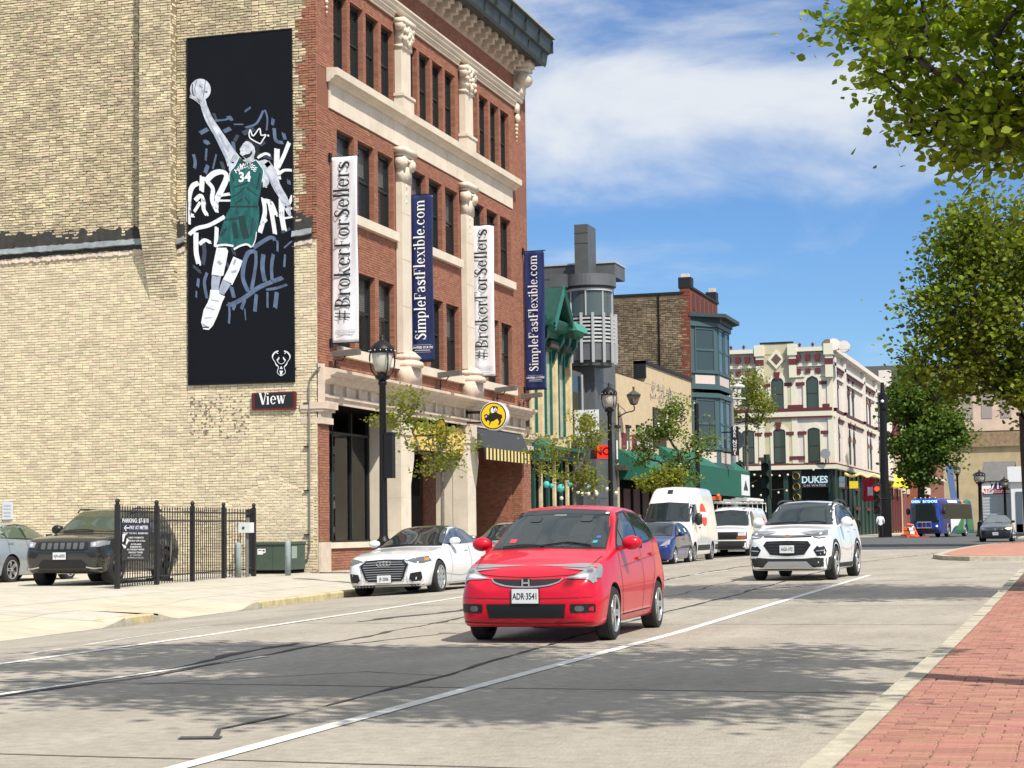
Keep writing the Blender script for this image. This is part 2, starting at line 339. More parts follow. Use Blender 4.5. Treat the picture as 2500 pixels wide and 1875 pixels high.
for y in [i*1.55+8.2 for i in range(50)]:
    k=kerbx(y); x1=-19.8 if y>46 else -21.5; mb.quad((k-.2,y,zs(k-.2,y)+.003),(k-.2,y+.016,zs(k-.2,y)+.003),(x1,y+.016,zs(x1,y)+.003),(x1,y,zs(x1,y)+.003))
for t in (1.4,2.9,4.4):
    for a,b in zip(yy,yy[1:]):
        if a>8: mb.quad(*[(kerbx(y)-t-d,y,zs(kerbx(y)-t,y)+.003) for y,d in ((a,0),(b,0),(b,.016),(a,.016))])
struct('paving_joints',mb,mj)
def kerbseg(y0,y1,name,m,flare0=0,flare1=0):
    n=max(2,int((y1-y0)/.3)); mb=M(); P=[]
    for i in range(n+1):
        y=y0+(y1-y0)*i/n; k=kerbx(y); zt=ktop(y); zb=xfall(k,y)
        h=1
        if flare0 and y-y0<flare0: h=max(.02,math.sin((y-y0)/flare0*math.pi/2))
        if flare1 and y1-y<flare1: h=max(.02,math.sin((y1-y)/flare1*math.pi/2))
        off=(1-h)*.9
        zt=zb+.01+(zt-zb)*h; w=noise.noise((0,y*3,1))*.012
        P.append([(k+w-off,y,zb-.05),(k+w-off,y,zt-.025),(k+w-.03-off,y,zt),(k-.2-off,y,zt),(k-.2-off,y,zb-.05)])
    V=[p for q in P for p in q]; F=[(i*5+j,i*5+j+1,(i+1)*5+j+1,(i+1)*5+j) for i in range(n) for j in range(4)]
    mb.add(V,F); mb.add(P[0],[(0,1,2,3,4)]); mb.add(P[-1],[(0,1,2,3,4)]); return struct(name,mb,m)
kerbseg(24.8,27.6,'kerb',m_ykerb,1.1,1.1); kerbseg(30.2,37,'kerb',m_ykerb,1.3,0)
y=37
while y<83: kerbseg(y+.008,min(y+3,84),'kerb',m_kerb); y+=3
# far sidewalks
mb=M(); mb.box(-24,-16.6,156,330,-.2,.39); mb.box(-60,-19.6,156,157.5,-.2,.389); mb.box(-3.8,40,122,330,-.2,.39); mb.box(-80,-15.9,78,80.2,-.2,.19); struct('sidewalk',mb,m_conc2)
# parking lot
mb=M(); mb.quad((-22.0,10,.125),(-22.0,46.7,.17),(-60,46.7,.17),(-60,10,.125)); struct('parking_lot',mb,m_lot)
mb=M()
for x in (-23.1,-25.9): mb.quad((x,38,.172),(x+.1,38,.172),(x+.1,45.5,.177),(x,45.5,.177))
struct('parking_stripes',mb,m_paint)
# right kerb and brick pavement
mb=M(); y=2
while y<42:
    L=2.4; z=.12+zp(y+1.2)
    mb.box(-1.30+noise.noise((1,y,2))*.02,-1.155,y+.01,y+L-.01,-.1,z+noise.noise((3,y,2))*.01); y+=L
struct('kerb',mb,m_kerb)
m_pav=mat('brick_paver',(.37,.175,.130),.9,isl=.17,hue=.012,var=.12,vscale=9,bump=.5,bscale=50,dirt=.15)
m_pavj=mat('paver_joint',(.13,.08,.06),.95)
mb=M()
for a_,c_ in ((2,22),(22,42),(42,44)): mb.quad((-1.16,a_,.112+zp(a_)),(30,a_,.112+zp(a_)),(30,c_,.112+zp(c_)),(-1.16,c_,.112+zp(c_)))
mb_=mb; side=tag(mb.build('brick_pavement',m_pavj),kind='structure')
fnp=lambda u,v,d:(u,v,.112+zp(v)-d)
bricks(side,-1.15,1.2,8.2,31,[],fnp,.203,.102,m_pav,near=lambda c:c[2],n_near=300,name='paver',rough=.004,proud=.007,joint=.008,seed=4)
# distant brick island at the intersection corner
P=[(-4.6,61.5),(-4.7,72),(-4.3,84),(-3.4,92),(-2,94),(10,94),(10,58.5),(-1.5,57.3),(-3.2,57.2),(-4.1,58.8)]
mb=M(); mb.prism(P,lambda u,v,d:(u,v,d+zp(v)),-.2,.13); struct('kerb',mb,m_kerb)
Q=[(-4.3,62),(-4.4,72),(-4.0,84),(-3.1,91.5),(-1.9,93.6),(9.7,93.6),(9.7,59.0),(-1.6,57.9),(-3.0,57.9),(-3.9,59.4)]
mb=M(); mb.prism(Q,lambda u,v,d:(u,v,d+zp(v)),.05,.14); struct('brick_pavement',mb,mat('far_pavers',(.42,.2,.14),.9,var=.2,vscale=2))
# ---------------------------------------------------------------- the brick and stone building
XF=-19.88; YW=46.72
fs=lambda u,v,d:(u,YW+d,v)          # side wall (faces the camera), u = x
ff=lambda u,v,d:(XF-d,u,v)          # street facade, u = y
m_cream=mat('cream_brick',(.66,.565,.395),.9,isl=.17,hue=.018,var=.10,vscale=2.5,bump=.35,bscale=40)
m_cream2=mat('weathered_cream_brick',(.585,.495,.335),.92,isl=.30,hue=.022,var=.26,vscale=.8,bump=.5,bscale=30,dirt=.35)
m_mort=mat('brown_mortar',(.25,.205,.125),.95,var=.25,vscale=1.5)
m_mort1=mat('light_mortar',(.40,.34,.235),.95,var=.2,vscale=2)
m_red=mat('red_brick',(.31,.132,.082),.88,isl=.17,hue=.012,var=.12,vscale=.9,bump=.3,bscale=50,dirt=.12)
m_redm=mat('red_mortar',(.22,.09,.055),.95)
m_stone=mat('limestone',(.66,.58,.47),.85,var=.10,vscale=1.6,bump=.25,bscale=25,dirt=.22)
m_stone2=mat('pinkish_stone',(.60,.49,.40),.85,var=.16,vscale=2.2,bump=.3,bscale=20,dirt=.4)
m_frame=mat('dark_window_frame',(.018,.02,.02),.5)
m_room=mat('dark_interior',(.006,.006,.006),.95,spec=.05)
m_blind=mat('window_blind',(.42,.44,.42),.8,var=.1,vscale=6)
m_copper=mat('dark_cornice_metal',(.03,.042,.042),.5,metal=.0,var=.35,vscale=1.2,stretch=(1,1,.3))
m_tarband=mat('old_roof_tar',(.035,.033,.03),.8,var=.4,vscale=3,bump=.6,bscale=20)
m_zinc=mat('grey_flashing',(.27,.30,.31),.55,metal=.3,var=.3,vscale=3)
m_iron=mat('black_iron',(.008,.008,.009),.45,spec=.3)
def glassmat(name,col,alpha,rough=.03):
    m=mat(name,col,rough,spec=.5,alpha=alpha); return m
m_glass=glassmat('window_glass',(.03,.045,.048),.5)
B=thing('brick_building','four-storey red brick and limestone corner building with tan brick side wall and dark cornice','building',(XF,YW,.2))
def wm(o):
    L=Matrix.LocRotScale(o.location,o.rotation_euler,o.scale)
    return wm(o.parent)@o.matrix_parent_inverse@L if o.parent else L
def at(o,parent):   # parent an object built in world coordinates
    o.parent=parent; o.matrix_parent_inverse=wm(parent).inverted(); return o
def bld(mb,name,mats,parent=B,smooth=False,recalc=True):
    o=mb.build(name,mats,None,smooth,recalc); return at(o,parent) if parent else o
# side wall
mb=M(); mb.quad(fs(-33,0,0),fs(XF,0,0),fs(XF,9.35,0),fs(-33,9.35,0),1); mb.quad(fs(-33,9.35,0),fs(XF,9.35,0),fs(XF,20,0),fs(-33,20,0),0)
mb.quad((-33,YW,20),(XF,YW,20),(XF,67.2,20),(-33,67.2,20),0)
mb.quad((-33,YW,0),(-33,67.2,0),(-33,67.2,20),(-33,YW,20),0); mb.quad((XF,67.2,0),(-33,67.2,0),(-33,67.2,20),(XF,67.2,20),0)
side_w=bld(mb,'side_wall',[m_mort,m_mort1])
tooth=lambda v: -20.40 if int((v-9.4)/.62)%2 else -20.2
pil=(-25.18,-24.19)
at(bricks(None,-31.5,-19.9,.1,9.30,[(-23.78,-20.66,5.5,9.3)],fs,.222,.0752,m_cream,seed=11,rough=.007,proud=.016,joint=.012,tilt=.003) ,side_w)
cam_near=lambda c:(abs(c[0]+22.5)*.5+abs(c[2]-3.5))
def nearbricks():
    tmp=thing('tmp','x x x x','x'); bricks(tmp,-22.9,-20.0,.2,2.9,[],lambda u,v,d:(u,YW-.004+d,v),.222,.0752,m_cream,near=lambda c:abs(c[0]+21.3)*.6+abs(c[2]-1.6),n_near=300,seed=12,rough=.006,proud=.019,joint=.012)
    for c in list(tmp.children):
        if c.get('kind')=='stuff': bpy.data.objects.remove(c)
        else: c.parent=None; at(c,side_w)
    bpy.data.objects.remove(tmp)
nearbricks()
hol=[(-23.78,-20.66,9.3,15.3),(pil[0],pil[1],9.3,19)]
at(bricks(None,-31.5,-19.9,9.5,17.6,hol,fs,.222,.0752,m_cream2,seed=13,rough=.011,proud=.026,joint=.018,inside=lambda u,v:u<tooth(v),tilt=.006),side_w)
at(bricks(None,-20.5,-19.86,9.4,17.6,[],fs,.2,.0715,m_red,seed=14,rough=.003,proud=.03,joint=.012,inside=lambda u,v:u>tooth(v)-.02),side_w)
# pilaster with corbelled foot
PD=.38
mb=M(); mb.box(pil[0],pil[1],YW-PD+.02,YW,9.9,20); 
pl=bld(mb,'pilaster',m_mort)
fp=lambda u,v,d:(u,YW-PD+.02+d,v)
at(bricks(None,pil[0],pil[1],9.9,17.6,[],fp,.222,.0752,m_cream2,seed=15,rough=.01,proud=.022,joint=.016),pl)
fpr=lambda u,v,d:(pil[1]-.02-d,u,v)
at(bricks(None,YW-PD,YW-.02,9.9,17.6,[],fpr,.19,.0752,m_cream,seed=16,rough=.008,proud=.022,joint=.014),pl)
cb=M(); n=27
for i in range(n):
    z0=7.83+i*.0767; d=PD*(i+1)/n; k=i/n
    u=-25.0+(-.16)*k; u1=-24.12-.06*k
    while u<u1-.03:
        w=min(.222*(1 if rnd.random()>.2 else .5),u1-u); cb.box(u+.005,u+w-.005,YW-d-rnd.random()*.006,YW,z0,z0+.062); u+=w
bld(cb,'corbel',m_cream2,pl)
# tar band of a vanished roof
def ragged(x0,x1,za,zb,d0,d1,m,name,seed,amp=.05,step=.12):
    r=random.Random(seed); mb=M(); n=int((x1-x0)/step); T=[]
    for i in range(n+1):
        x=x0+(x1-x0)*i/n; t=(x-x0)/(x1-x0)
        T.append((x,za[0]+(za[1]-za[0])*t+r.uniform(-amp,amp),zb[0]+(zb[1]-zb[0])*t+r.uniform(-amp,amp),r.uniform(d0,d1)))
    for a,b in zip(T,T[1:]):
        mb.quad((a[0],YW-a[3],a[1]),(b[0],YW-b[3],b[1]),(b[0],YW-b[3]*.6,b[2]),(a[0],YW-a[3]*.6,a[2])); mb.quad((a[0],YW-a[3]*.6,a[2]),(b[0],YW-b[3]*.6,b[2]),(b[0],YW+.01,b[2]+.02),(a[0],YW+.01,a[2]+.02))
        mb.quad((a[0],YW-a[3],a[1]),(b[0],YW-b[3],b[1]),(b[0],YW+.01,b[1]-.02),(a[0],YW+.01,a[1]-.02))
    o=bld(mb,name,m); return o
for i,(x0,x1,s) in enumerate(((-33,-25.14,1),(-24.15,-23.9,2),(-20.6,-20.0,3))):
    zt=9.86+.0*i; dz=-.02*(x0+25) if i==0 else 0
    ragged(x0,x1,(9.66-.02,9.66),(10.12+.05,10.0),.035,.06,m_tarband,'tar_band',s,.07)
    ragged(x0,x1,(9.50-.05,9.52),(9.66-.05,9.68),.12,.14,m_zinc,'flashing_strip',s+10,.015)
    ragged(x0,x1,(9.36-.05,9.40),(9.50-.05,9.52),.04,.07,m_tarband,'tar_band',s+20,.03)
    ragged(x0,x1,(9.22-.05,9.26),(9.36-.05,9.40),.04,.07,m_stone2,'mortar_ledge',s+30,.03,.06)
mb=M(); r=random.Random(3)
for i in range(150):
    x=r.uniform(-23.7,-21.9); z=r.uniform(3.9,5.15); 
    if r.random()<.35: x=-23.7+int((x+23.7)/.45)*.45+r.uniform(-.03,.03)
    w=r.uniform(.01,.035); mb.box(x-w,x+w,YW-.021-r.random()*.004,YW,z-.012,z+.014+r.random()*.02)
o=bld(mb,'mortar_scars',mat('dark_mortar_dab',(.2,.17,.13),.9)); o['kind']='stuff'
# street facade wall -------------------------------------------------
F4=[]; 
for s in (48.0,53.95,60.2): F4+=[(s+1.26*i,s+1.26*i+1.03,14.35,16.78) for i in range(4)]
F3=[(s+1.62*i,s+1.62*i+1.3,10.45,12.75) for s in (48.2,54.4,60.55) for i in range(3)]
F2=[(s+1.62*i,s+1.62*i+1.3,6.5,8.84) for s in (48.2,54.4,60.55) for i in range(3)]
holes=F4+F3+F2
mb=M(); wallgrid(mb,YW,67.2,5.7,19.2,holes,lambda u,v,d:(XF-.014-d,u,v),.30,0,0)
wallf=bld(mb,'facade_wall',m_redm)
noz=[(YW,67.2,13.2,14.36),(YW,67.2,17.15,17.62)]+[(52.85,53.9,5.6,17.2),(59.1,60.15,5.6,17.2)]
at(bricks(None,YW,67.2,5.75,18.7,holes+noz,lambda u,v,d:(XF-.014-d,u,v),.203,.0715,m_red,seed=21,rough=.003,proud=.011,joint=.01),wallf)
mb=M()
for a,b,c,d in holes:   # brick-lined far reveals, coursed
    z=c+.03
    while z<d-.04: mb.box(XF-.3,XF-.004,b-.012,b+.0,z,z+.06); z+=.0715
at(mb.build('brick_reveals',m_red),wallf)['kind']='stuff'
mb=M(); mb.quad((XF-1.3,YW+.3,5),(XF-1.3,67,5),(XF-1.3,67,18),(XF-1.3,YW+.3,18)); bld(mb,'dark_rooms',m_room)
def window(parent,fn,u0,u1,v0,v1,dep=.22,fw=.07,mid=.52,m=None,blind=0,mg=None,sub=True,bars=1):
    m=m or m_frame; mg=mg or m_glass; mb=M()
    def bx(a,b,c,d,e,f,mm=mb):
        P=[fn(x,y,z) for x in (a,b) for y in (c,d) for z in (e,f)]; lo=[min(p[i] for p in P) for i in range(3)]; hi=[max(p[i] for p in P) for i in range(3)]
        mm.box(lo[0],hi[0],lo[1],hi[1],lo[2],hi[2])
    bx(u0,u0+fw,v0,v1,dep-.06,dep+.04); bx(u1-fw,u1,v0,v1,dep-.06,dep+.04); bx(u0+fw,u1-fw,v1-fw*1.4,v1,dep-.06,dep+.04); bx(u0+fw,u1-fw,v0,v0+fw*1.3,dep-.06,dep+.04)
    vm=v0+(v1-v0)*mid
    if bars: bx(u0+fw,u1-fw,vm-.03,vm+.03,dep-.04,dep+.03)
    o=at(mb.build('window',m),parent)
    g=M(); g.quad(fn(u0+fw,v0+fw,dep),fn(u1-fw,v0+fw,dep),fn(u1-fw,v1-fw,dep),fn(u0+fw,v1-fw,dep)); at(g.build('pane',mg),o) if sub else None
    if blind:
        g=M(); n=int((v1-fw-(v0+(v1-v0)*(1-blind)))/.06)
        for i in range(n):
            zz=v1-fw-.06*i; g.quad(fn(u0+fw,zz-.055,dep+.09),fn(u1-fw,zz-.055,dep+.09),fn(u1-fw,zz,dep+.11),fn(u0+fw,zz,dep+.11))
        at(g.build('blind',m_blind),o)
    return o
rb=random.Random(5)
for i,h in enumerate(holes):
    window(B,lambda u,v,d:(XF-d,u,v),*h,blind=(0 if i<12 else rb.choice([0,.35,.5,.5,1,1,1]) if i>20 else rb.choice([0,0,.4,.5,.9])))
def moulding(name,prof,y0,y1,m,parent=B,ends=True,seg=0):
    # profile [(projection, z)] swept along the facade
    mb=M(); n=len(prof); V=[(XF+p,y0,z) for p,z in prof]+[(XF+p,y1,z) for p,z in prof]
    mb.add(V,[(i,i+1,n+i+1,n+i) for i in range(n-1)]+[tuple(range(n)),tuple(range(n,2*n))[::-1]]); return bld(mb,name,m,parent)
moulding('sill_course',[(0,13.96),(.10,13.97),(.14,14.03),(.22,14.06),(.24,14.12),(.33,14.13),(.34,14.34),(0,14.37)],47.45,65.5,m_stone)
y=47.6; 
while y<65.2:
    mb=M(); mb.box(XF-.01,XF+.035+rnd.uniform(-.003,.003),y+.006,min(y+1.02,65.28)-.006,13.24,13.97); bld(mb,'frieze_panel',m_stone); y+=1.02
for a,b in ((YW+1.0,52.75),(53.95,59.05),(60.2,65.6)):
    moulding('dentil_band',[(0,17.2),(.07,17.2),(.07,17.27),(.10,17.27),(.10,17.34),(.14,17.34),(.14,17.42),(0,17.42)],a,b,m_stone)
moulding('upper_string_course',[(0,17.42),(.17,17.42),(.21,17.48),(.21,17.56),(.27,17.6),(.27,17.66),(0,17.7)],YW,66.2,m_stone)
moulding('cornice_bed',[(0,18.42),(.06,18.42),(.06,18.55),(.12,18.6),(.12,18.75),(0,18.8)],YW,66.1,m_stone2)
for i in range(24):
    y=YW+.2+i*.81
    if y>65.0: break
    mb=M(); mb.box(XF,XF+.62,y,y+.34,18.74,18.96); mb.box(XF,XF+.5,y+.03,y+.31,18.58,18.74); mb.box(XF,XF+.3,y+.05,y+.29,18.46,18.58); bld(mb,'bracket',m_stone2)
moulding('cornice_metal',[(.0,18.96),(.85,18.96),(.95,18.9),(1.0,19.0),(1.06,19.35),(1.16,19.4),(1.24,19.9),(1.34,19.95),(1.34,20.05),(0,20.3)],YW-.2,66.75,m_copper)
mb=M()
for i in range(12): mb.box(XF+1.03,XF+1.075,YW+i*1.75,YW+i*1.75+.035,19.02,19.36); mb.box(XF+1.16,XF+1.27,YW+.8+i*1.75,YW+.835+i*1.75,19.42,19.9)
bld(mb,'cornice_seams',m_copper)
mb=M(); mb.box(XF+1.3,XF+1.37,YW-.2,66.8,19.955,20.02); bld(mb,'cornice_edge',mat('pale_drip_edge',(.35,.36,.34),.5))
def scroll(y0,y1,top=18.95,drop=2.0,pr=.62,parent=B):   # big end console and hanging pendant
    mb=M(); mb.box(XF,XF+pr+.08,y0-.03,y1+.03,top-.26,top); mb.box(XF,XF+pr,y0,y1,top-.42,top-.26)
    ym=(y0+y1)/2
    mb.lathe((XF+pr-.26,y0,top-.68),[(.01,0),(.26,.02),(.27,y1-y0-.02),(.01,y1-y0)],14,axis='y'); mb.lathe((XF+.2,y0+.02,top-1.15),[(.01,0),(.16,.02),(.16,y1-y0-.05),(.01,y1-y0-.04)],12,axis='y')
    mb.prism([(0,top-.42),(pr-.12,top-.5),(.32,top-1.15),(.1,top-1.5),(0,top-1.6)],lambda u,v,d:(XF+u,d,v),y0+.03,y1-.03)
    mb.box(XF,XF+.13,ym-.2,ym+.2,top-1.95,top-1.6); mb.sphere((XF+.08,ym,top-2.15),.17,10,sc=(.7,1,1.1))
    for i in range(5): mb.sphere((XF+.04,ym,top-2.42-.15*i),.085-.012*i,8)
    return bld(mb,'console_scroll',m_stone,parent,True)
scroll(65.55,66.15); scroll(47.1,47.7)
# pilasters top floor, ionic columns below
for yc in (53.35,59.62):
    mb=M(); mb.box(XF,XF+.22,yc-.42,yc+.42,14.38,16.35); mb.box(XF,XF+.30,yc-.5,yc+.5,14.36,14.75); mb.box(XF,XF+.34,yc-.54,yc+.54,14.75,14.84)
    bld(mb,'pilaster_shaft',m_stone)
    mb=M(); mb.box(XF,XF+.27,yc-.46,yc+.46,16.3,16.4); mb.box(XF,XF+.28,yc-.42,yc+.42,16.4,17.05); mb.box(XF,XF+.38,yc-.55,yc+.55,17.05,17.22)
    r=random.Random(int(yc))
    for i in range(46): mb.sphere((XF+.25+r.uniform(0,.1),yc+r.uniform(-.42,.42),16.45+r.random()*.6),r.uniform(.05,.11),6)
    for s in (-1,1): mb.lathe((XF+.05,yc+s*.42,16.98),[(.01,0),(.15,.02),(.15,.28),(.01,.32)],10,axis='x')
    bld(mb,'carved_capital',m_stone,B,True)
    mb=M(); mb.box(XF,XF+.2,yc-.40,yc+.40,6.75,12.1); bld(mb,'column_shaft',m_stone)
    for k in range(3): mb=M(); mb.box(XF+.2,XF+.206,yc-.41,yc+.41,8.2+k*1.45,8.215+k*1.45); bld(mb,'shaft_joint',m_stone2)
    mb=M(); mb.box(XF,XF+.36,yc-.58,yc+.58,12.98,13.14); mb.box(XF,XF+.30,yc-.5,yc+.5,12.88,12.98)
    for s in (-1,1):
        mb.lathe((XF+.02,yc+s*.36,12.68),[(.01,0),(.2,.02),(.2,.27),(.13,.3),(.13,.33),(.01,.34)],14,axis='x')
    for i in range(7): mb.sphere((XF+.26,yc-.3+.1*i,12.78),.055,6)
    for i in range(5): mb.sphere((XF+.2,yc,12.45-.24*i),.09-.01*i,7,sc=(.5,.8,1.2))
    mb.box(XF,XF+.23,yc-.42,yc+.42,12.1,12.6); bld(mb,'ionic_capital',m_stone,B,True)
    mb=M(); mb.box(XF,XF+.46,yc-.56,yc+.56,5.78,6.3); mb.lathe((XF+.1,yc,6.3),[(.56,0),(.6,.08),(.56,.17),(.46,.2),(.46,.26),(.52,.3),(.46,.36),(.3,.5)],16)
    bld(mb,'column_base',m_stone2,B,True)
for hs,zz in ((F3,10.45),(F2,6.5)):
    for k in range(3):
        a=hs[k*3][0]-.1; b=hs[k*3+2][1]+.12; mb=M(); n=3
        for i in range(n): mb.box(XF-.05,XF+.15,a+(b-a)*i/n+.004,a+(b-a)*(i+1)/n-.004,zz-.27,zz)
        bld(mb,'window_sill',m_stone)
# lower entablature
moulding('entablature',[(0,4.84),(.06,4.84),(.06,4.98),(.12,5.0),(.12,5.08),(.02,5.1),(.02,5.36),(.14,5.4),(.16,5.46),(.3,5.5),(.3,5.58),(.42,5.62),(.5,5.68),(.5,5.76),(0,5.84)],46.9,66.6,m_stone2)
mb=M(); mb.box(XF-.05,XF+.14,46.72,46.9,4.84,5.9); mb.box(XF-.9,XF+.2,46.66,46.72,5.2,5.75) if False else None; bld(mb,'entablature_end',m_stone2)
for y in [47.6+.95*i for i in range(20)]:
    mb=M(); mb.box(XF+.0,XF+.115,y,y+.16,5.1,5.38); bld(mb,'triglyph',m_stone2)
# piers at street level
def pier(y0,y1,brick,x1=XF+.03):
    mb=M(); mb.box(XF-.5,x1,y0,y1,1.0 if brick else .1,4.25); p=bld(mb,'pier',m_redm if brick else m_stone)
    if brick:
        at(bricks(None,y0,y1,1.02,4.2,[],lambda u,v,d:(x1-d,u,v),.203,.0715,m_red,seed=int(y0*3),rough=.003,proud=.011,joint=.01),p)
        at(bricks(None,XF-.5,x1,1.02,4.2,[],lambda u,v,d:(u,y0+d,v),.203,.0715,m_red,seed=int(y0*5),rough=.003,proud=.011,joint=.01),p)
        mb=M(); mb.box(XF-.5,x1+.04,y0-.02,y1+.03,.05,1.0); at(mb.build('plinth',m_stone2),p)
        mb=M(); 
        for a,b,c in ((.10,4.25,4.42),(.06,4.42,4.58),(.14,4.58,4.66),(.2,4.66,4.84)): mb.box(XF-.5,x1+a,y0-a*.5,y1+a,b,c)
        at(mb.build('pier_capital',m_stone2),p)
    return p
pier(46.75,47.42,True); pier(66.0,67.15,True)
for a,b in ((53.1,53.98),(59.55,60.45)):
    p=pier(a,b,False); mb=M()
    for z in (1.3,2.3,3.3): mb.box(XF+.03,XF+.0315,a,b,z,z+.012); mb.box(XF-.5,XF+.03,a-.0015,a,z,z+.012)
    at(mb.build('stone_joint',m_stone2),p)
    mb=M(); mb.box(XF-.5,XF+.08,a-.04,b+.04,4.25,4.84); at(mb.build('pier_head',m_stone),p)
    for s,yy_ in ((1,b),):
        mb=M(); mb.prism([(0,4.0),(.34,4.0),(.30,3.5),(.12,3.0),(0,2.7)],lambda u,v,d,yy=yy_,s=s:(d,yy+s*u,v),XF-.4,XF+.03); at(mb.build('haunch',m_stone),p)
mb=M()   # recessed porch side walls
for yq in (53.1,59.55): mb=M(); mb.box(XF-1.12,XF-.5,yq+.02,yq+.7,.1,4.84); bld(mb,'porch_wall',m_stone)
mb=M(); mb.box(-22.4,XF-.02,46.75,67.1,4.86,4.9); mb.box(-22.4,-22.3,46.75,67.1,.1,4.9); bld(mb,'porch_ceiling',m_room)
mb=M(); mb.box(XF-.3,XF-.05,47.42,53.1,.1,.82); lw=bld(mb,'stall_riser',m_redm)
at(bricks(None,47.42,53.1,.18,.82,[],lambda u,v,d:(XF-.05-d,u,v),.203,.0715,m_red,seed=77,rough=.003,proud=.011,joint=.01),lw)
mb=M(); 
for i in range(9): mb.box(XF-.35,XF+.02,47.42+i*.631+.004,47.42+(i+1)*.631-.004,.82,.98)
at(mb.build('stall_sill',m_stone),lw)
g=M(); g.quad((XF-1.06,47.0,1.0),(XF-1.06,53.1,1.0),(XF-1.06,53.1,4.2),(XF-1.06,47.0,4.2)); sw=bld(g,'shop_window',glassmat('shop_glass',(.004,.006,.006),.7,.02))
mb=M()
for y in (47.05,48.6,50.1,51.6,53.0): mb.box(XF-1.1,XF-.99,y,y+.07,1.0,4.84)
mb.box(XF-1.1,XF-.99,47.0,53.1,.95,1.03); mb.box(XF-1.1,XF-.99,47.0,53.1,4.15,4.22); at(mb.build('shop_window_frame',m_frame),sw)
# middle bay: yellow panel over dark doorway with railing
mb=M(); 
for i in range(4): mb.box(XF-.16,XF-.1,54.0+i*1.385+.006,54.0+(i+1)*1.385-.006,3.86,4.72)
bld(mb,'yellow_panel',mat('yellow_panel_paint',(.72,.50,.16),.7,var=.06,vscale=2))
mb=M(); mb.box(XF-1.0,XF-.96,54.0,57.5,.15,3.86); dr=bld(mb,'entrance_door',m_room)
mb=M(); 
for z in (.65,1.15): mb.tube([(XF-.3,54.1,z),(XF-.3,56.6,z)],.022)
for y in (54.1,55.3,56.6): mb.tube([(XF-.3,y,.15),(XF-.3,y,1.15)],.022)
bld(mb,'entrance_railing',m_iron)
# right bay: brick infill behind awning
mb=M(); mb.box(XF-2.3,XF-1.9,60.4,66.0,.1,4.8); ib=bld(mb,'infill_wall',m_redm)
mb=M(); mb.box(XF-1.95,XF-.5,65.76,66.0,.1,4.8); bld(mb,'infill_return',m_red)
at(bricks(None,60.45,66,.15,4.3,[],lambda u,v,d:(XF-1.9-d,u,v),.203,.0715,m_red,seed=87,rough=.003,proud=.011,joint=.01),ib)
at(bricks(None,XF-1.9,XF-.3,.15,4.3,[],lambda u,v,d:(u,65.74+d,v),.203,.0715,m_red,seed=88,rough=.003,proud=.011,joint=.01),ib)
# awning
aw=thing('awning','charcoal awning with yellow and black striped valance under the round buffalo sign','awning',(XF,63.2,4.3))
m_awn=mat('charcoal_canvas',(.045,.052,.058),.85,var=.1); m_aw2=mat('black_canvas',(.02,.02,.018),.85); m_awy=mat('yellow_canvas',(.78,.60,.22),.8)
mb=M(); mb.box(XF-.06,XF+.1,60.5,65.95,4.10,4.80); mb.add([(XF+.1,60.5,4.78),(XF+.1,65.95,4.78),(XF+.34,65.95,4.12),(XF+.34,60.5,4.12),(XF+.1,60.5,4.1),(XF+.1,65.95,4.1)],[(0,1,2,3),(0,3,4),(1,5,2)]); at(mb.build('canopy',m_awn),aw)
n=26; w=(65.95-60.5)/n
for i in range(n):
    mb=M(); mb.box(XF+.32,XF+.345,60.5+i*w,60.5+(i+1)*w,3.70+.02*(i%2),4.12); at(mb.build('valance_stripe',m_awy if i%2 else m_aw2),aw)
m_tyre=mat('tyre_rubber',(.018,.018,.018),.85); m_arch=mat('wheel_arch_plastic',(.012,.012,.012),.8); m_trim=mat('black_trim',(.02,.02,.021),.5)
m_grille=mat('grille_black',(.008,.008,.009),.45); m_chrome=mat('chrome',(.62,.63,.65),.15,metal=1); m_alloy=mat('alloy_rim',(.55,.56,.57),.3,metal=.7); m_brake=mat('rim_recess',(.03,.03,.032),.6)
m_cglass=mat('car_glass',(.016,.024,.026),.03,spec=.75); m_lamp=mat('headlamp_lens',(.50,.52,.54),.06,spec=.9,coat=1); m_lampm=mat('headlamp_clear',(.24,.25,.27),.06,spec=.9,coat=1); m_lampd=mat('headlamp_dark',(.10,.105,.11),.08,spec=.8,coat=1); m_amber=mat('amber_lens',(.75,.25,.02),.15); m_plate=mat('licence_plate',(.66,.68,.68),.4); m_seam=mat('panel_gap',(.012,.012,.012),.8); m_tail=mat('tail_lamp',(.35,.01,.01),.15)
# ---------------------------------------------------------------- photo pixel -> point on a real plane at its real distance
_C=Vector((0,0,1.25))
def _ray(x,y): return _f*4500+_r2*(x-1250)-_u2*(y-937.5)
def onY(x,y,Y): d=_ray(x,y); return _C+d*(Y/d.y)
def onX(x,y,X): d=_ray(x,y); return _C+d*(X/d.x)
def onZ(x,y,z=0): d=_ray(x,y); return _C+d*((z-1.25)/d.z)
def poly(mb,pts,mi=0):
    n=len(pts); o=len(mb.v)
    if n<=4: mb.add(pts,[tuple(range(n))],mi); return
    # triangulate a planar outline robustly
    from mathutils.geometry import tessellate_polygon
    tr=tessellate_polygon([[Vector(p) for p in pts]]); mb.add(pts,[tuple(t) for t in tr],mi)
def smoothpts(P,k=6):
    out=[]; n=len(P)
    for i in range(n-1):
        p0=Vector(P[max(i-1,0)]); p1=Vector(P[i]); p2=Vector(P[i+1]); p3=Vector(P[min(i+2,n-1)])
        for j in range(k):
            t=j/k; out.append(.5*((2*p1)+(p2-p0)*t+(2*p0-5*p1+4*p2-p3)*t*t+(3*p1-p0-3*p2+p3)*t**3))
    out.append(Vector(P[-1])); return out
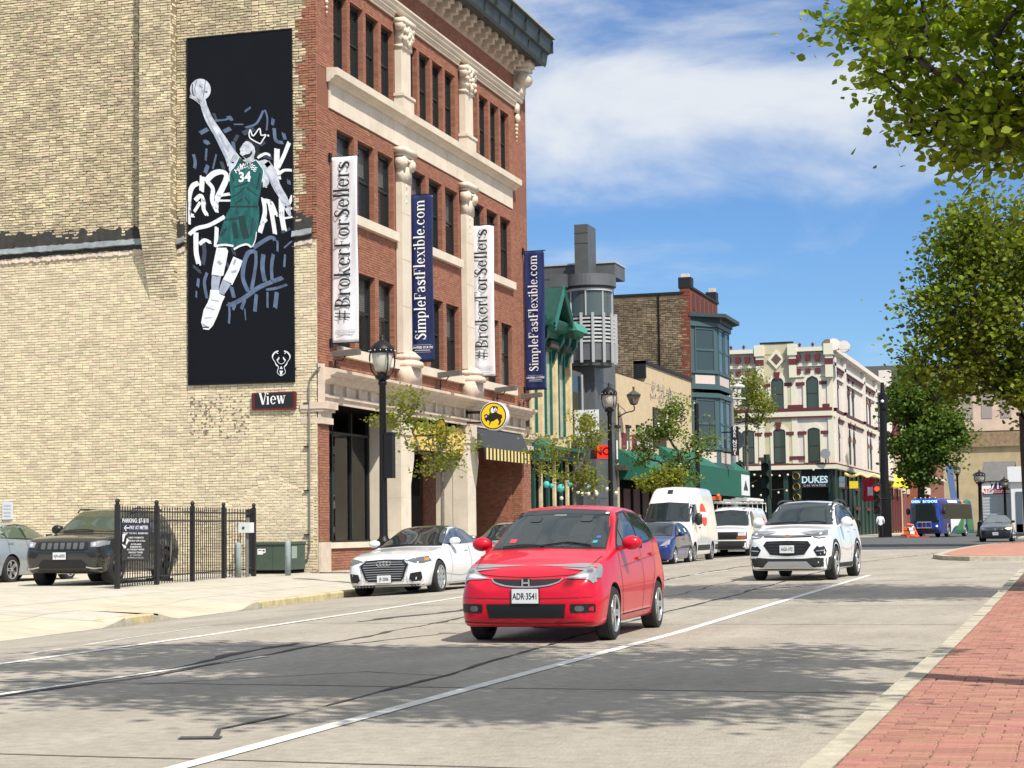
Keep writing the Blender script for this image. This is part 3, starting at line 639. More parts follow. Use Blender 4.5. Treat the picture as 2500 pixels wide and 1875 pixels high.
def ribbon(mb,P,w,fn,d,mi=0,k=6):
    Q=smoothpts([(p[0],p[1]) for p in P],k); n=len(Q); W=w if isinstance(w,(list,tuple)) else [w,w]
    L=[];Rr=[]
    for i,q in enumerate(Q):
        t=(Q[min(i+1,n-1)]-Q[max(i-1,0)]).normalized(); nn=Vector((-t.y,t.x)); f=i/(n-1)*(len(W)-1); a=int(min(f,len(W)-2)); ww=(W[a]+(W[a+1]-W[a])*(f-a))/2
        L.append(fn(*(q+nn*ww),d)); Rr.append(fn(*(q-nn*ww),d))
    for i in range(n-1): mb.quad(L[i],Rr[i],Rr[i+1],L[i+1],mi)
def rounded(x0,x1,y0,y1,r,n=4):
    P=[]
    for cx,cy,a in ((x1-r,y1-r,0),(x0+r,y1-r,90),(x0+r,y0+r,180),(x1-r,y0+r,270)):
        for i in range(n+1): t=R(a+90*i/n); P.append((cx+r*math.cos(t),cy+r*math.sin(t)))
    return P
# serif letters drawn from stems, bowls and hairlines -----------------
def _ring(cx,cy,rx,ry,a0=0,a1=360,tx=.105,ty=.042,n=22):
    P=[]
    for i in range(n):
        a,b=R(a0+(a1-a0)*i/n),R(a0+(a1-a0)*(i+1)/n)
        P.append([(cx+rx*math.cos(a),cy+ry*math.sin(a)),(cx+rx*math.cos(b),cy+ry*math.sin(b)),(cx+(rx-tx)*math.cos(b),cy+(ry-ty)*math.sin(b)),(cx+(rx-tx)*math.cos(a),cy+(ry-ty)*math.sin(a))])
    return P
def _bar(x0,y0,x1,y1): return [[(x0,y0),(x1,y0),(x1,y1),(x0,y1)]]
def _dg(x0,y0,x1,y1,w): return [[(x0-w/2,y0),(x0+w/2,y0),(x1+w/2,y1),(x1-w/2,y1)]]
def _sf(x,y,a=.05,b=.05,w=.09): return _bar(x-a,y-.018,x+w+b,y+.018)
def _st(x,y0,y1,w=.108): return _bar(x,y0,x+w,y1)
def _sp(P,W):
    mbt=M(); ribbon(mbt,P,W,lambda u,v,d:(u,v,0),0,0,8); return [[tuple(mbt.v[i][:2]) for i in f] for f in mbt.f]
def glyph(c):
    if c=='l': return _st(.06,0,.74)+_sf(.06,.012)+_bar(.01,.71,.08,.735),.22
    if c=='i': return _st(.06,0,.47)+_sf(.06,.012)+_bar(.01,.445,.08,.47)+_ring(.105,.63,.055,.055,0,360,.05,.05),.22
    if c=='r': return _st(.05,0,.47)+_sf(.05,.012)+_bar(0,.445,.07,.47)+_sp([(.12,.30),(.2,.43),(.30,.455)],[.02,.04,.05])+_ring(.31,.42,.05,.05,0,360,.045,.045),.38
    if c=='m': return _st(.05,0,.47)+_sf(.05,.012)+_bar(0,.445,.07,.47)+_st(.33,0,.36)+_sf(.33,.012)+_st(.61,0,.36)+_sf(.61,.012)+_ring(.27,.34,.15,.14,0,150,.085,.04)+_ring(.55,.34,.15,.14,0,150,.085,.04),.76
    if c=='p': return _st(.05,-.2,.47)+_sf(.05,-.19)+_bar(0,.445,.07,.47)+_ring(.26,.235,.2,.245,-140,140,.09,.03),.5
    if c=='b': return _st(.05,0,.74)+_bar(0,.71,.07,.735)+_ring(.26,.235,.2,.245,-140,140,.09,.03),.5
    if c=='o': return _ring(.25,.235,.22,.25),.5
    if c=='e': return _ring(.24,.235,.21,.25,0,322)+_bar(.06,.235,.44,.265),.47
    if c=='c': return _ring(.24,.235,.21,.25,48,318)+_ring(.35,.39,.05,.05,0,360,.045,.045),.45
    if c=='a': return _st(.29,.03,.36)+_bar(.36,0,.44,.03)+_ring(.2,.34,.18,.14,0,165,.085,.03)+_ring(.18,.13,.15,.14,40,330,.08,.03)+_sp([(.3,.28),(.2,.24),(.1,.2)],.035),.45
    if c=='t': return _st(.09,.06,.6)+_bar(0,.445,.28,.475)+_sp([(.11,.1),(.17,.02),(.28,.06)],[.07,.045,.02]),.29
    if c=='x': return _dg(.37,0,.1,.47,.1)+_dg(.09,0,.38,.47,.03)+_sf(.02,.012,.02,.05)+_sf(.33,.012,.05,.04)+_sf(.02,.458,.02,.05)+_sf(.33,.458,.04,.02),.48
    if c in 'sS':
        k=.47/.7 if c=='s' else 1; P=[(.36,.55),(.26,.67),(.12,.63),(.1,.5),(.25,.37),(.37,.22),(.32,.06),(.17,.02),(.06,.14)]
        return _sp([(x*(.92 if c=='s' else 1.05)+.0,y*k) for x,y in P],[.035,.045,.075,.1,.12,.12,.1,.06,.035])+_bar(.335,.47*k,.365,.66*k)+_bar(.04,.02,.07,.2*k),(.38 if c=='s' else .46)
    if c=='k': return _st(.05,0,.74)+_sf(.05,.012)+_bar(0,.71,.07,.735)+_dg(.14,.2,.36,.46,.035)+_dg(.38,0,.2,.3,.1)+_sf(.34,.012,.05,.03)+_sf(.28,.458,.03,.03),.48
    if c=='B': return _st(.07,0,.7)+_bar(0,.0,.2,.028)+_bar(0,.672,.2,.7)+_ring(.24,.18,.27,.18,-90,90,.1,.03)+_ring(.22,.52,.24,.18,-90,90,.1,.03)+_bar(.15,0,.25,.028)+_bar(.15,.672,.23,.7)+_bar(.15,.345,.24,.372),.56
    if c=='F': return _st(.07,0,.7)+_sf(.07,.012,.06,.07)+_bar(0,.672,.46,.7)+_bar(.15,.34,.32,.368)+_bar(.44,.52,.47,.7)+_bar(.31,.27,.335,.44),.5
    if c=='#': return _dg(.15,0,.22,.7,.05)+_dg(.33,0,.4,.7,.05)+_bar(.03,.2,.5,.25)+_bar(.06,.45,.53,.5),.6
    if c=='.': return _ring(.08,.055,.058,.058,0,360,.055,.055),.19
    if c=='V': return _dg(.3,0,.08,.7,.15)+_dg(.32,0,.5,.7,.06)+_sf(.02,.68,.03,.06,.1)+_sf(.44,.68,.05,.04,.1),.5
    if c=='w': return _dg(.18,0,.06,.47,.12)+_dg(.2,0,.3,.47,.04)+_dg(.42,0,.3,.47,.12)+_dg(.44,0,.55,.47,.04)+_sf(.0,.455,.02,.05,.1)+_sf(.5,.455,.05,.03,.08),.58
    return [],.25
def serif(s,fn,d,m,parent,length=None,size=None,name='lettering',fat=0):
    P=[];x=0
    for c in s:
        g,adv=glyph(c); P+=[[(a+x,b) for a,b in q] for q in g]; x+=adv+.035
    k=(length/x) if length else size; mb=M()
    for i,q in enumerate(P): mb.add([fn(a*k,b*k,d+(i%7)*.00035) for a,b in q],[tuple(range(len(q)))])
    return at(mb.build(name,m),parent)
# ---------------------------------------------------------------- mural panel
MY=YW-.06
mu=thing('mural','tall navy painted panel of a leaping basketball player in green on the tan wall','mural',(-22.2,YW-.03,5.43))
mb=M(); c=[onY(x,y,MY) for x,y in ((456.5,94.5),(711.5,70),(719.3,932),(460.3,940))]
V=[tuple(p) for p in c]+[(p.x,YW-.01,p.z) for p in c]; mb.add(V,[(0,1,2,3),(0,4,5,1),(1,5,6,2),(2,6,7,3),(3,7,4,0)])
at(mb.build('panel',mat('mural_navy',(.0045,.006,.010),.7,var=.12,vscale=1.2,spec=.15)),mu)
mb=M()
for a,b in zip(c,c[1:]+c[:1]): mb.tube([a,b],.022,5)
for i in range(14):
    t=(i+.5)/14; p=c[0].lerp(c[3],t); mb.sphere((p.x-.02,MY,p.z),.028,6); p=c[1].lerp(c[2],t); mb.sphere((p.x+.02,MY,p.z),.028,6)
at(mb.build('panel_edging',m_iron),mu)
mw=mat('mural_white_paint',(.72,.74,.78),.6,var=.22,vscale=6,stretch=(3,1,1)); mg1=mat('mural_grey_paint',(.33,.37,.46),.6,var=.2,vscale=4); mg2=mat('mural_slate_blue',(.085,.125,.21),.6,var=.45,vscale=3); mg3=mat('mural_dark_slate',(.035,.048,.075),.6,var=.4,vscale=3)
mt=mat('mural_teal',(.005,.095,.092),.6,var=.65,vscale=3.6,stretch=(1.6,1,.6)); mtd=mat('mural_dark_teal',(.006,.032,.033),.6); mdk=mat('mural_black',(.006,.007,.01),.6); mskin=mat('mural_skin_grey',(.50,.53,.60),.6,var=.42,vscale=5)
def A(x,y,d=0): return tuple(onY(450+x/4.879,170+y/4.879,MY-.004-d*.0016))
def Bq(x,y,d=0): return tuple(onY(450+x/4.879,490+y/4.879,MY-.004-d*.0016))
def mp(name,m,fn,d,*polys):
    mb=M()
    for P in polys: poly(mb,[fn(x,y,d) for x,y in P])
    return at(mb.build(name,m),mu)
def ms(name,m,fn,d,*st,bristle=True):
    mb=M(); r=random.Random(len(st)*7+d)
    for P,w in st:
        if bristle:
            n=4
            for j in range(n):
                o=(j-(n-1)/2)*w/n; e=r.uniform(-8,8)
                Q=[(x+o*.75+r.uniform(-2,2),y+o*.55+e) for x,y in P]; ribbon(mb,Q,w/n*1.02*r.uniform(.85,1.25),fn,d+j*.1,0,5)
            ribbon(mb,P,w*.8,fn,d-.2,0,5)
        else: ribbon(mb,P,w,fn,d,0,5)
    o=at(mb.build(name,m),mu); o['kind']='stuff'; return o
# faint background brushwork
ms('slate_brush_marks',mg2,A,1,([(300,610),(480,600),(560,560)],22),([(520,560),(570,600)],50),([(590,650),(700,650)],14),([(730,690),(860,640),(940,490)],34),([(960,480),(990,580),(980,720)],26),([(1060,590),(1050,660)],42),([(1070,700),(1090,840),(1170,870)],50),([(1180,760),(1200,830)],50),([(190,760),(280,710)],56),([(240,850),(290,880)],60),([(265,940),(255,1080)],32),([(110,1010),(130,1100),(120,1170)],44),([(380,1010),(340,1180)],26),([(470,740),(550,700)],50),([(720,500),(790,450)],18),([(580,860),(590,960)],50),([(1240,1320),(1250,1360)],50),([(280,1140),(250,1230)],50))
ms('slate_brush_marks',mg2,Bq,1,([(830,560),(1020,440),(1080,470)],56),([(840,600),(760,620),(710,760),(700,930),(760,1080)],58),([(850,600),(850,760),(800,1060)],46),([(940,640),(930,800),(960,960)],62),([(1060,640),(1040,800),(1050,980)],46),([(520,1260),(700,1170),(900,1030),(1170,920)],60),([(980,1060),(1100,1040),(1220,1000)],40),([(530,1210),(540,1340),(530,1460)],30),([(720,1180),(680,1290)],44),([(860,1120),(840,1320)],50),([(990,1090),(990,1270)],30),([(1100,1090),(1080,1270)],58),([(270,860),(240,980),(270,1160)],44),([(170,930),(160,1020)],38),([(145,1080),(140,1150)],22),([(560,1030),(590,1150)],56),([(1190,560),(1280,480)],22),([(1200,640),(1190,790)],32),([(1110,480),(1110,600)],30),([(720,1290),(730,1420)],16),([(610,1220),(580,1300)],36))
ms('dark_brush_marks',mg3,A,0,([(350,520),(390,620)],40),([(700,760),(830,700)],60),([(640,780),(600,850)],50),([(440,1100),(470,1180)],50),([(900,900),(960,860)],36),([(880,1010),(1040,1050)],60))
ms('dark_brush_marks',mg3,Bq,0,([(220,450),(240,620),(220,760)],60),([(110,780),(190,850)],40),([(480,700),(540,820)],40),([(570,560),(600,640)],50),([(1160,380),(1260,330)],40))
# white brush-stroke letters behind the figure
ms('white_brush_letters',mw,A,3,([(170,1350),(90,1400),(55,1560),(50,1830)],62),([(215,1275),(205,1440)],66),([(130,1560),(200,1500),(240,1600)],50),([(255,1330),(350,1240),(460,1220),(500,1300),(380,1560),(360,1640)],66),([(270,1330),(340,1420),(330,1560),(390,1690)],56),([(400,1500),(540,1480)],40),([(380,1560),(560,1560)],30),
  ([(1105,945),(1100,1180),(1120,1290)],78),([(1250,870),(1180,1040),(1110,1180)],46),([(1110,1260),(1180,1200),(1290,1200)],40),([(870,1050),(960,1000),(1020,1020)],36),([(1290,1500),(1250,1600)],44),([(950,1560),(1030,1590),(1090,1730)],66),([(1150,1500),(1150,1760)],60),([(960,1280),(960,1400)],60))
ms('white_brush_letters',mw,Bq,3,([(60,0),(60,150),(110,180)],52),([(190,20),(120,130)],40),([(225,-20),(230,100),(270,170)],56),([(370,-30),(390,80)],50),([(60,400),(150,330),(300,290),(480,190)],60),([(140,380),(140,600),(170,750)],72),([(180,520),(250,470),(310,500)],46),([(385,320),(375,550)],56),([(940,-20),(960,150),(900,380)],60),([(1010,0),(1050,200),(1080,390)],62),([(900,300),(980,220)],30),([(1180,-10),(1160,150),(1190,350)],74),([(1200,110),(1300,90)],26),([(1180,210),(1300,190)],28))
# player
mp('basketball',mskin,A,5,[(192+124*math.cos(t*math.pi/16),238+130*math.sin(t*math.pi/16)) for t in range(32)])
ms('ball_seams',mg3,A,6,([(100,170),(95,260),(130,340)],14),([(150,120),(125,240),(160,355)],7),([(250,125),(240,250),(215,360)],7),([(180,190),(215,215)],10),([(250,260),(275,270)],16),bristle=False)
ms('raised_arm',mskin,A,7,([(235,440),(300,600),(420,790),(520,960),(600,1110)],[78,92,104,128,190]),([(210,360),(240,450)],[90,66]),([(200,390),(130,340),(68,300)],[46,34,18]),([(190,370),(150,320),(118,270)],[42,28,16]),([(215,370),(198,330),(180,275)],[44,28,18]),([(190,400),(120,350),(62,325)],[30,22,14]),([(225,390),(245,400)],[40,30]),bristle=False)
ms('arm_shading',mg1,A,8,([(255,520),(330,700),(430,900),(500,1050)],[10,26,34,30]),([(420,770),(470,880),(530,980)],[10,22,12]),([(600,1010),(560,1090),(590,1110)],[12,30,14]),([(180,370),(230,470)],[8,14]),bristle=False)
mp('head',mskin,A,8,[(735,850),(700,880),(672,925),(660,950),(668,975),(662,1000),(690,1030),(720,1060),(715,1085),(770,1095),(840,1080),(850,1000),(845,950),(835,900),(800,860)])
mp('hair',mdk,A,9,[(720,855),(745,825),(800,828),(850,850),(890,900),(900,950),(880,1020),(835,1075),(828,1040),(845,980),(835,920),(800,875),(760,850)],[(690,1030),(730,1010),(780,1000),(800,960),(810,1000),(780,1040),(740,1060)])
ms('face_shading',mg1,A,10,([(672,965),(700,962)],[6,12]),([(820,950),(815,985)],[14,10]),bristle=False)
mp('torso',mt,A,9,[(650,1045),(700,1075),(745,1100),(800,1098),(855,1075),(905,1130),(945,1210),(930,1330),(905,1480),(880,1600),(885,1640),(545,1640),(555,1500),(535,1330),(545,1220),(600,1150)])
ms('left_arm',mskin,A,8,([(960,1120),(1040,1230),(1100,1390),(1190,1540),(1230,1640)],[120,118,96,84,66]),([(880,1120),(960,1100),(1010,1150)],[40,60,60]),([(950,1250),(990,1330),(950,1390)],[40,46,50]),([(1230,1620),(1240,1690),(1262,1740)],[70,54,26]),bristle=False)
ms('arm_shading',mg1,A,9,([(950,1190),(1040,1340),(1110,1480)],[12,22,16]),([(1170,1570),(1240,1640)],[14,20]),bristle=False)
mp('shoulder_patch',mskin,A,7,[(865,1085),(960,1090),(1050,1160),(1090,1290),(960,1260),(930,1190)])
mp('armpit_patch',mskin,A,8,[(590,1090),(650,1060),(600,1150),(545,1225),(530,1190),(535,1120)])
ms('jersey_trim',mw,A,11,([(650,1045),(600,1150),(545,1220),(535,1330)],9),([(855,1075),(905,1140),(943,1210),(925,1340)],10),([(700,1075),(745,1100),(800,1098),(850,1075)],8),bristle=False)
ms('jersey_folds',mtd,A,10,([(590,1400),(690,1370),(760,1340)],18),([(740,1400),(800,1450),(870,1500)],14),([(560,1520),(650,1470),(720,1400)],14),([(600,1600),(690,1540)],18),([(720,1520),(790,1600)],14),([(900,1230),(880,1350),(860,1430)],22),([(560,1240),(590,1330)],16),([(660,1090),(720,1120)],50),bristle=False)
mo=text('34',150/4.879/4500*51*1.1,mw,mu,lambda u,v,d:(onY(450+722/4.879,170+1290/4.879,MY).x+u,MY-.026,onY(450+722/4.879,170+1285/4.879,MY).z+v),name='jersey_number',bold=.035)
mo.matrix_parent_inverse=wm(mu).inverted()
ctr=onY(450+740/4.879,170+1330/4.879,MY)
for i,ch in enumerate('MILWAUKEE'):
    a=R(128-i*9.5); rr=.62; o=text(ch,.20,mw,mu,lambda u,v,d,a=a:(ctr.x+(rr+v)*math.cos(a)*.72+u*math.sin(a),MY-.026,ctr.z-.18+(rr+v)*math.sin(a)-u*math.cos(a)*.5),name='jersey_letter',bold=.03); o.matrix_parent_inverse=wm(mu).inverted()
ms('painted_crown',mw,A,12,([(905,885),(780,810),(785,715),(820,790),(895,700),(915,780),(970,775),(940,830),(905,885)],15),([(995,775),(1005,795)],20),bristle=False)
mp('shorts',mt,Bq,9,[(560,60),(890,60),(895,180),(880,300),(850,430),(810,550),(740,520),(590,570),(560,520),(380,530),(400,470),(450,300),(500,160)])
ms('shorts_folds',mtd,Bq,10,([(680,180),(700,300),(740,450)],80),([(590,260),(620,450)],60),([(480,230),(560,220),(640,210)],24),([(430,420),(500,330)],30),([(820,200),(790,420)],16),([(560,70),(880,70)],22),bristle=False)
ms('shorts_trim',mw,Bq,11,([(365,540),(480,525),(585,540)],26),([(590,580),(660,540),(745,520),(800,555)],24),([(860,370),(845,470),(810,550)],12),bristle=False)
mp('leg_sleeve',mw,Bq,8,[(385,560),(500,560),(522,600),(500,720),(465,890),(395,905),(325,885),(335,800),(360,680)],[(585,665),(695,715),(650,840),(570,1005),(460,935),(520,820)])
ms('shin',mg1,Bq,8,([(385,890),(370,980),(365,1080)],[110,100,80]),([(510,960),(460,1060),(440,1110)],[120,90,70]),bristle=False)
ms('sleeve_smudges',mg1,Bq,9,([(400,720),(440,760)],36),([(560,850),(620,840)],30),([(610,700),(590,760)],24),bristle=False)
mp('shoes',mw,Bq,9,[(310,1060),(410,1065),(420,1110),(485,1140),(450,1210),(425,1290),(390,1380),(340,1490),(290,1540),(225,1530),(200,1450),(230,1300),(280,1210),(300,1150)])
ms('shoe_shading',mg1,Bq,10,([(320,1180),(420,1200)],10),([(260,1270),(360,1300)],14),([(240,1400),(330,1390)],14),([(215,1470),(280,1510)],22),bristle=False)
mp('shoe_sole',mdk,Bq,11,[(215,1500),(300,1500),(290,1515),(225,1515)])
# deer badge at the lower right
def Cq(x,y,d=0): return tuple(onY(600+x/9.214,840+y/9.214,MY-.02-d*.002))
ms('deer_badge',mw,Cq,1,([(735,155),(660,185),(605,260),(610,330),(655,400),(690,470),(735,520),(710,640),(795,720)],[20,34,30,14,12,30,14,12,12]),([(860,155),(935,185),(992,260),(985,330),(940,400),(905,470),(865,520),(890,640),(795,720)],[20,34,30,14,12,30,14,12,12]),([(690,190),(725,215)],16),([(905,190),(870,215)],16),([(700,370),(735,330),(750,290)],[30,36,14]),([(895,370),(858,330),(845,290)],[30,36,14]),([(710,380),(750,430),(797,445),(845,430),(885,380)],12),([(797,500),(797,560)],[10,70]),([(797,600),(795,720)],[80,18]),bristle=False)
# VIEW sign
vs=thing('view_sign','small black wall sign with dark red rim reading View below the painted panel','sign',(-21.2,YW-.05,4.65))
fv=lambda x,y,d:tuple(onY(600+x/9.214,840+y/9.214,YW-.10-d))
mb=M(); P=[fv(x,y,0) for x,y in [(150,1100),(1100,1060),(1125,1090),(1115,1450),(1095,1470),(160,1490),(130,1465),(130,1130)]]; n=8
mb.add(P+[(p[0],YW,p[2]) for p in P],[tuple(range(n))]+[(i,(i+1)%n,n+(i+1)%n,n+i) for i in range(n)]); at(mb.build('rim',mat('dark_red_rim',(.11,.008,.010),.4)),vs)
mb=M(); poly(mb,[fv(x,y,.006) for x,y in [(205,1130),(1060,1095),(1060,1420),(205,1440)]]); at(mb.build('face',mdk),vs)
k=.60; bx=onY(600+295/9.214,840+1350/9.214,YW-.11)
serif('View',lambda u,v,d:(bx.x+u*1.0,YW-.11-d,bx.z-.02+v*1.12+u*.02),0,mat('sign_white',(.82,.83,.84),.5),vs,length=.80)
# conduit down the corner
cd=thing('conduit_pipe','thin grey conduit running down the tan wall beside the brick corner','pipe',(-20.25,YW-.05,.3))
mb=M(); pts=[onY(x,y,YW-.06) for x,y in ((740,1375),(752,1362),(756,1340),(755,1100),(754,940),(757,925),(772,905),(782,895))]; mb.tube(pts,.025,6); at(mb.build('pipe',mat('galvanised_pipe',(.22,.21,.19),.5,metal=.4)),cd)
mb=M()
for z in (1.2,2.4,3.6,4.8): mb.box(-20.28,-20.12,YW-.09,YW,z,z+.03)
at(mb.build('pipe_clips',m_iron),cd)['kind']='stuff'
# ---------------------------------------------------------------- banners
m_bw=mat('white_banner_vinyl',(.74,.74,.78),.5,var=.05); m_bb=mat('navy_banner_vinyl',(.010,.020,.095),.45,var=.1); m_ink=mat('black_print',(.012,.012,.014),.5); m_wp=mat('white_print',(.82,.82,.84),.5); m_gp=mat('grey_print',(.40,.41,.44),.5)
def banner(i,Y,white,words,w):
    lab=['white vertical banner reading #BrokerForSellers nearest the tan brick corner','navy vertical banner reading SimpleFastFlexible.com between the two white banners','white vertical banner reading #BrokerForSellers between the two navy banners','navy vertical banner reading SimpleFastFlexible.com at the far corner of the brick building'][i]
    t=thing('banner',lab,'banner',(XF+.02,Y,6.5),0,'banners hung on the brick facade')
    x0=XF+.08; x1=x0+w; z0,z1=6.55,11.80
    def cloth(x,z): 
        u=(x-x0)/w; q=(z-z0)/(z1-z0); return Y+.014*math.sin(u*9+q*3+i)+.009*math.sin(u*17-q*9)*(1-abs(2*q-1))+.03*math.sin(q*6.28+i)*u
    mb=M(); nx,nz=16,50; V=[(x0+w*a/nx,cloth(x0+w*a/nx,z0+(z1-z0)*b/nz),z0+(z1-z0)*b/nz) for b in range(nz+1) for a in range(nx+1)]
    mb.add(V,[(b*(nx+1)+a,b*(nx+1)+a+1,(b+1)*(nx+1)+a+1,(b+1)*(nx+1)+a) for b in range(nz) for a in range(nx)])
    c=at(mb.build('cloth',m_bw if white else m_bb,smooth=True),t); so_=c.modifiers.new('s','SOLIDIFY'); so_.thickness=.004
    for z in (z0-.01,z1+.01,9.18):
        mb=M(); mb.tube([(XF-.01,Y+.03,z),(x1+.05,Y+.03,z)],.022 if z!=9.18 else .01,6); mb.box(XF,XF+.06,Y-.04,Y+.1,z-.12,z+.12) if z!=9.18 else None; at(mb.build('banner_arm',m_iron),t)
    xb=x0+w*(.70 if white else .66)
    fb=lambda u,v,d:(xb-v*(1.15),cloth(xb-v*1.15,zb+u)-.05-d,zb+u)
    zb=7.15 if white else 7.22
    serif(words,fb,0,m_ink if white else m_wp,t,length=4.52 if white else 4.42)
    if white:
        o=text('PROWESS',.135,m_gp,t,lambda u,v,d:(x0+w*.5+u,cloth(x0+w*.5+u,6.85)-.034,6.85+v)); o.matrix_parent_inverse=wm(t).inverted()
        mb=M(); mb.quad(*[(x0+w*.5+a,cloth(x0+w*.5+a,6.75)-.034,6.75+b) for a,b in ((-.25,0),(.25,0),(.25,.02),(-.25,.02))]); at(mb.build('small_print',m_gp),t)
    else:
        o=text('UNITED STATES',.098,m_wp,t,lambda u,v,d:(x0+w*.5+u,cloth(x0+w*.5+u,6.98)-.034,6.98+v),bold=.02); o.matrix_parent_inverse=wm(t).inverted()
        mb=M()
        for z,a,h in ((6.88,.25,.03),(7.06,.3,.012),(6.83,.28,.01)): mb.quad(*[(x0+w*.5+p,cloth(x0+w*.5+p,z)-.034,z+q) for p,q in ((-a,0),(a,0),(a,h),(-a,h))])
        at(mb.build('small_print',m_gp),t)
banner(0,47.6,True,'#BrokerForSellers',.78); banner(1,53.95,False,'SimpleFastFlexible.com',.77); banner(2,60.2,True,'#BrokerForSellers',.78); banner(3,66.5,False,'SimpleFastFlexible.com',.78)
# flood lamps on the cornice
m_lh=mat('bronze_lamp_housing',(.11,.10,.085),.5)
for i,(x,y,Y) in enumerate(((848,862,48.55),(1100,913,54.9),(1237,950,61.0),(1300,966,64.4))):
    p=onX(x,y,XF+.55); lab=['first flood lamp from the tan brick corner, under the first white banner','second flood lamp from the tan brick corner, beside the first navy banner','third flood lamp from the tan brick corner, above the round buffalo sign','last flood lamp, at the far end of the cornice under the last navy banner'][i]
    t=thing('flood_lamp',lab,'lamp',(XF+.2,p.y,5.8),0,'flood lamps along the cornice')
    mb=M(); mb.obox((XF+.52,p.y,p.z),(.38,0,.03),(0,.15,0),(-.005,0,.075)); at(mb.build('housing',m_lh),t)
    mb=M(); mb.obox((XF+.52,p.y,p.z+.078),(.33,0,.026),(0,.12,0),(0,0,.006)); at(mb.build('lens',mat('lamp_lens',(.4,.42,.42),.2)),t)
    mb=M(); mb.tube([(XF+.22,p.y-.05,5.78),(XF+.22,p.y-.05,p.z-.18),(XF+.4,p.y,p.z-.2),(XF+.5,p.y,p.z-.06)],.022,6); mb.tube([(XF+.1,p.y+.1,5.8),(XF+.16,p.y+.05,6.0),(XF+.26,p.y,5.95)],.012,5); at(mb.build('arm',m_iron),t)
# ---------------------------------------------------------------- round buffalo blade sign
RY=59.5; ctr=onY(1207,1016,RY); rs=thing('round_sign','round yellow blade sign with a black winged buffalo, black ring and white rim','sign',(XF,RY,ctr.z))
rad=35/4500*(59.5*.956+18.9*.2926)
mb=M(); mb.lathe((ctr.x+.0,RY-.12,ctr.z),[(rad*.98,0),(rad,.02),(rad,.30),(rad*.98,.32)],40,axis='y'); at(mb.build('drum',mat('white_sign_rim',(.75,.75,.74),.4),smooth=False),rs)
def disc(r0,r1,y,m,name):
    mb=M(); n=48; V=[(ctr.x+r*math.cos(2*math.pi*i/n),y,ctr.z+r*math.sin(2*math.pi*i/n)) for r in (r0,r1) for i in range(n)]
    mb.add(V,[(i,(i+1)%n,n+(i+1)%n,n+i) for i in range(n)]+([tuple(range(n))] if r0<.5 and r0==r1 else [])); return at(mb.build(name,m),rs)
mb=M(); mb.lathe((ctr.x,RY-.124,ctr.z),[(rad*.94,0),(rad*.94,.003)],40,axis='y'); at(mb.build('black_ring',m_ink),rs)
mb=M(); mb.lathe((ctr.x,RY-.13,ctr.z),[(rad*.86,0),(rad*.86,.003)],40,axis='y'); at(mb.build('yellow_face',mat('sign_yellow',(.90,.58,.015),.45)),rs)
def E5(x,y,d): p=onY(1100+x/7.373,900+y/7.373,RY-.136-d*.003); return tuple(p)
mb=M(); poly(mb,[E5(x,y,0) for x,y in [(610,830),(650,815),(685,840),(700,800),(735,810),(830,790),(870,815),(925,830),(930,880),(905,910),(912,960),(880,1010),(850,1010),(875,960),(850,900),(820,910),(780,940),(735,950),(700,1015),(690,1005),(705,950),(670,920),(645,960),(630,930),(605,890),(640,870),(600,860)]]); at(mb.build('buffalo',m_ink),rs)
mb=M(); poly(mb,[E5(x,y,1) for x,y in [(720,700),(760,670),(840,680),(855,710),(840,760),(820,800),(790,815),(730,815),(705,780),(700,730)]]); at(mb.build('wing_outline',m_ink),rs)
mb=M()
for P in ([(725,720),(760,690),(770,760),(790,790),(740,800),(720,770)],[(770,740),(800,700),(820,700),(800,750),(800,790)],[(810,740),(838,712),(835,750),(812,775)],[(625,855),(650,840),(655,860),(640,880)]): poly(mb,[E5(x,y,2) for x,y in P])
at(mb.build('wing',m_wp),rs)
mb=M(); mb.tube([(XF-.02,RY,ctr.z+.15),(ctr.x-rad+.05,RY,ctr.z+.15)],.05,8); mb.tube([(XF-.02,RY,ctr.z-.2),(ctr.x-rad+.1,RY,ctr.z-.2)],.03,8); mb.box(XF,XF+.05,RY-.12,RY+.12,ctr.z-.3,ctr.z+.3); at(mb.build('bracket',m_iron),rs)
# second, edge-on oval sign
Y2=54.2; c2=onY(1077,1056,Y2); os_=thing('oval_sign','narrow yellow oval blade sign with a dark bird above grey plates over the entrance','sign',(XF,Y2,c2.z))
def ang(a,b,d=0): # sign plane turned away from the street
    return (c2.x+a*.80,Y2-.6*a-d,c2.z+b)
mb=M(); n=20; P=[(.27*math.cos(2*math.pi*i/n),.40*math.sin(2*math.pi*i/n) if math.sin(2*math.pi*i/n)>-.7 else -.28) for i in range(n)]
mb.add([ang(a*1.15,b*1.12,0) for a,b in P]+[ang(a*1.15-.14,b*1.12,-.28) for a,b in P],[tuple(range(n)),tuple(range(n,2*n))]+[(i,(i+1)%n,n+(i+1)%n,n+i) for i in range(n)]); at(mb.build('case',m_iron),os_)
mb=M(); mb.add([ang(a,b,.01) for a,b in P],[tuple(range(n))]); at(mb.build('oval_face',MATS['sign_yellow']),os_)
mb=M(); poly(mb,[ang(a,b,.016) for a,b in [(-.06,.2),(.04,.24),(.1,.1),(.12,-.02),(.04,-.12),(-.02,-.2),(-.1,-.14),(-.12,.02)]]); at(mb.build('bird',m_ink),os_)
mb=M()
for z in (-.37,-.53): mb.add([ang(a,b,.02) for a,b in ((-.3,z-.06),(.3,z-.06),(.3,z+.07),(-.3,z+.07))],[(0,1,2,3)])
at(mb.build('name_plates',mat('grey_plate',(.42,.44,.46),.4)),os_)
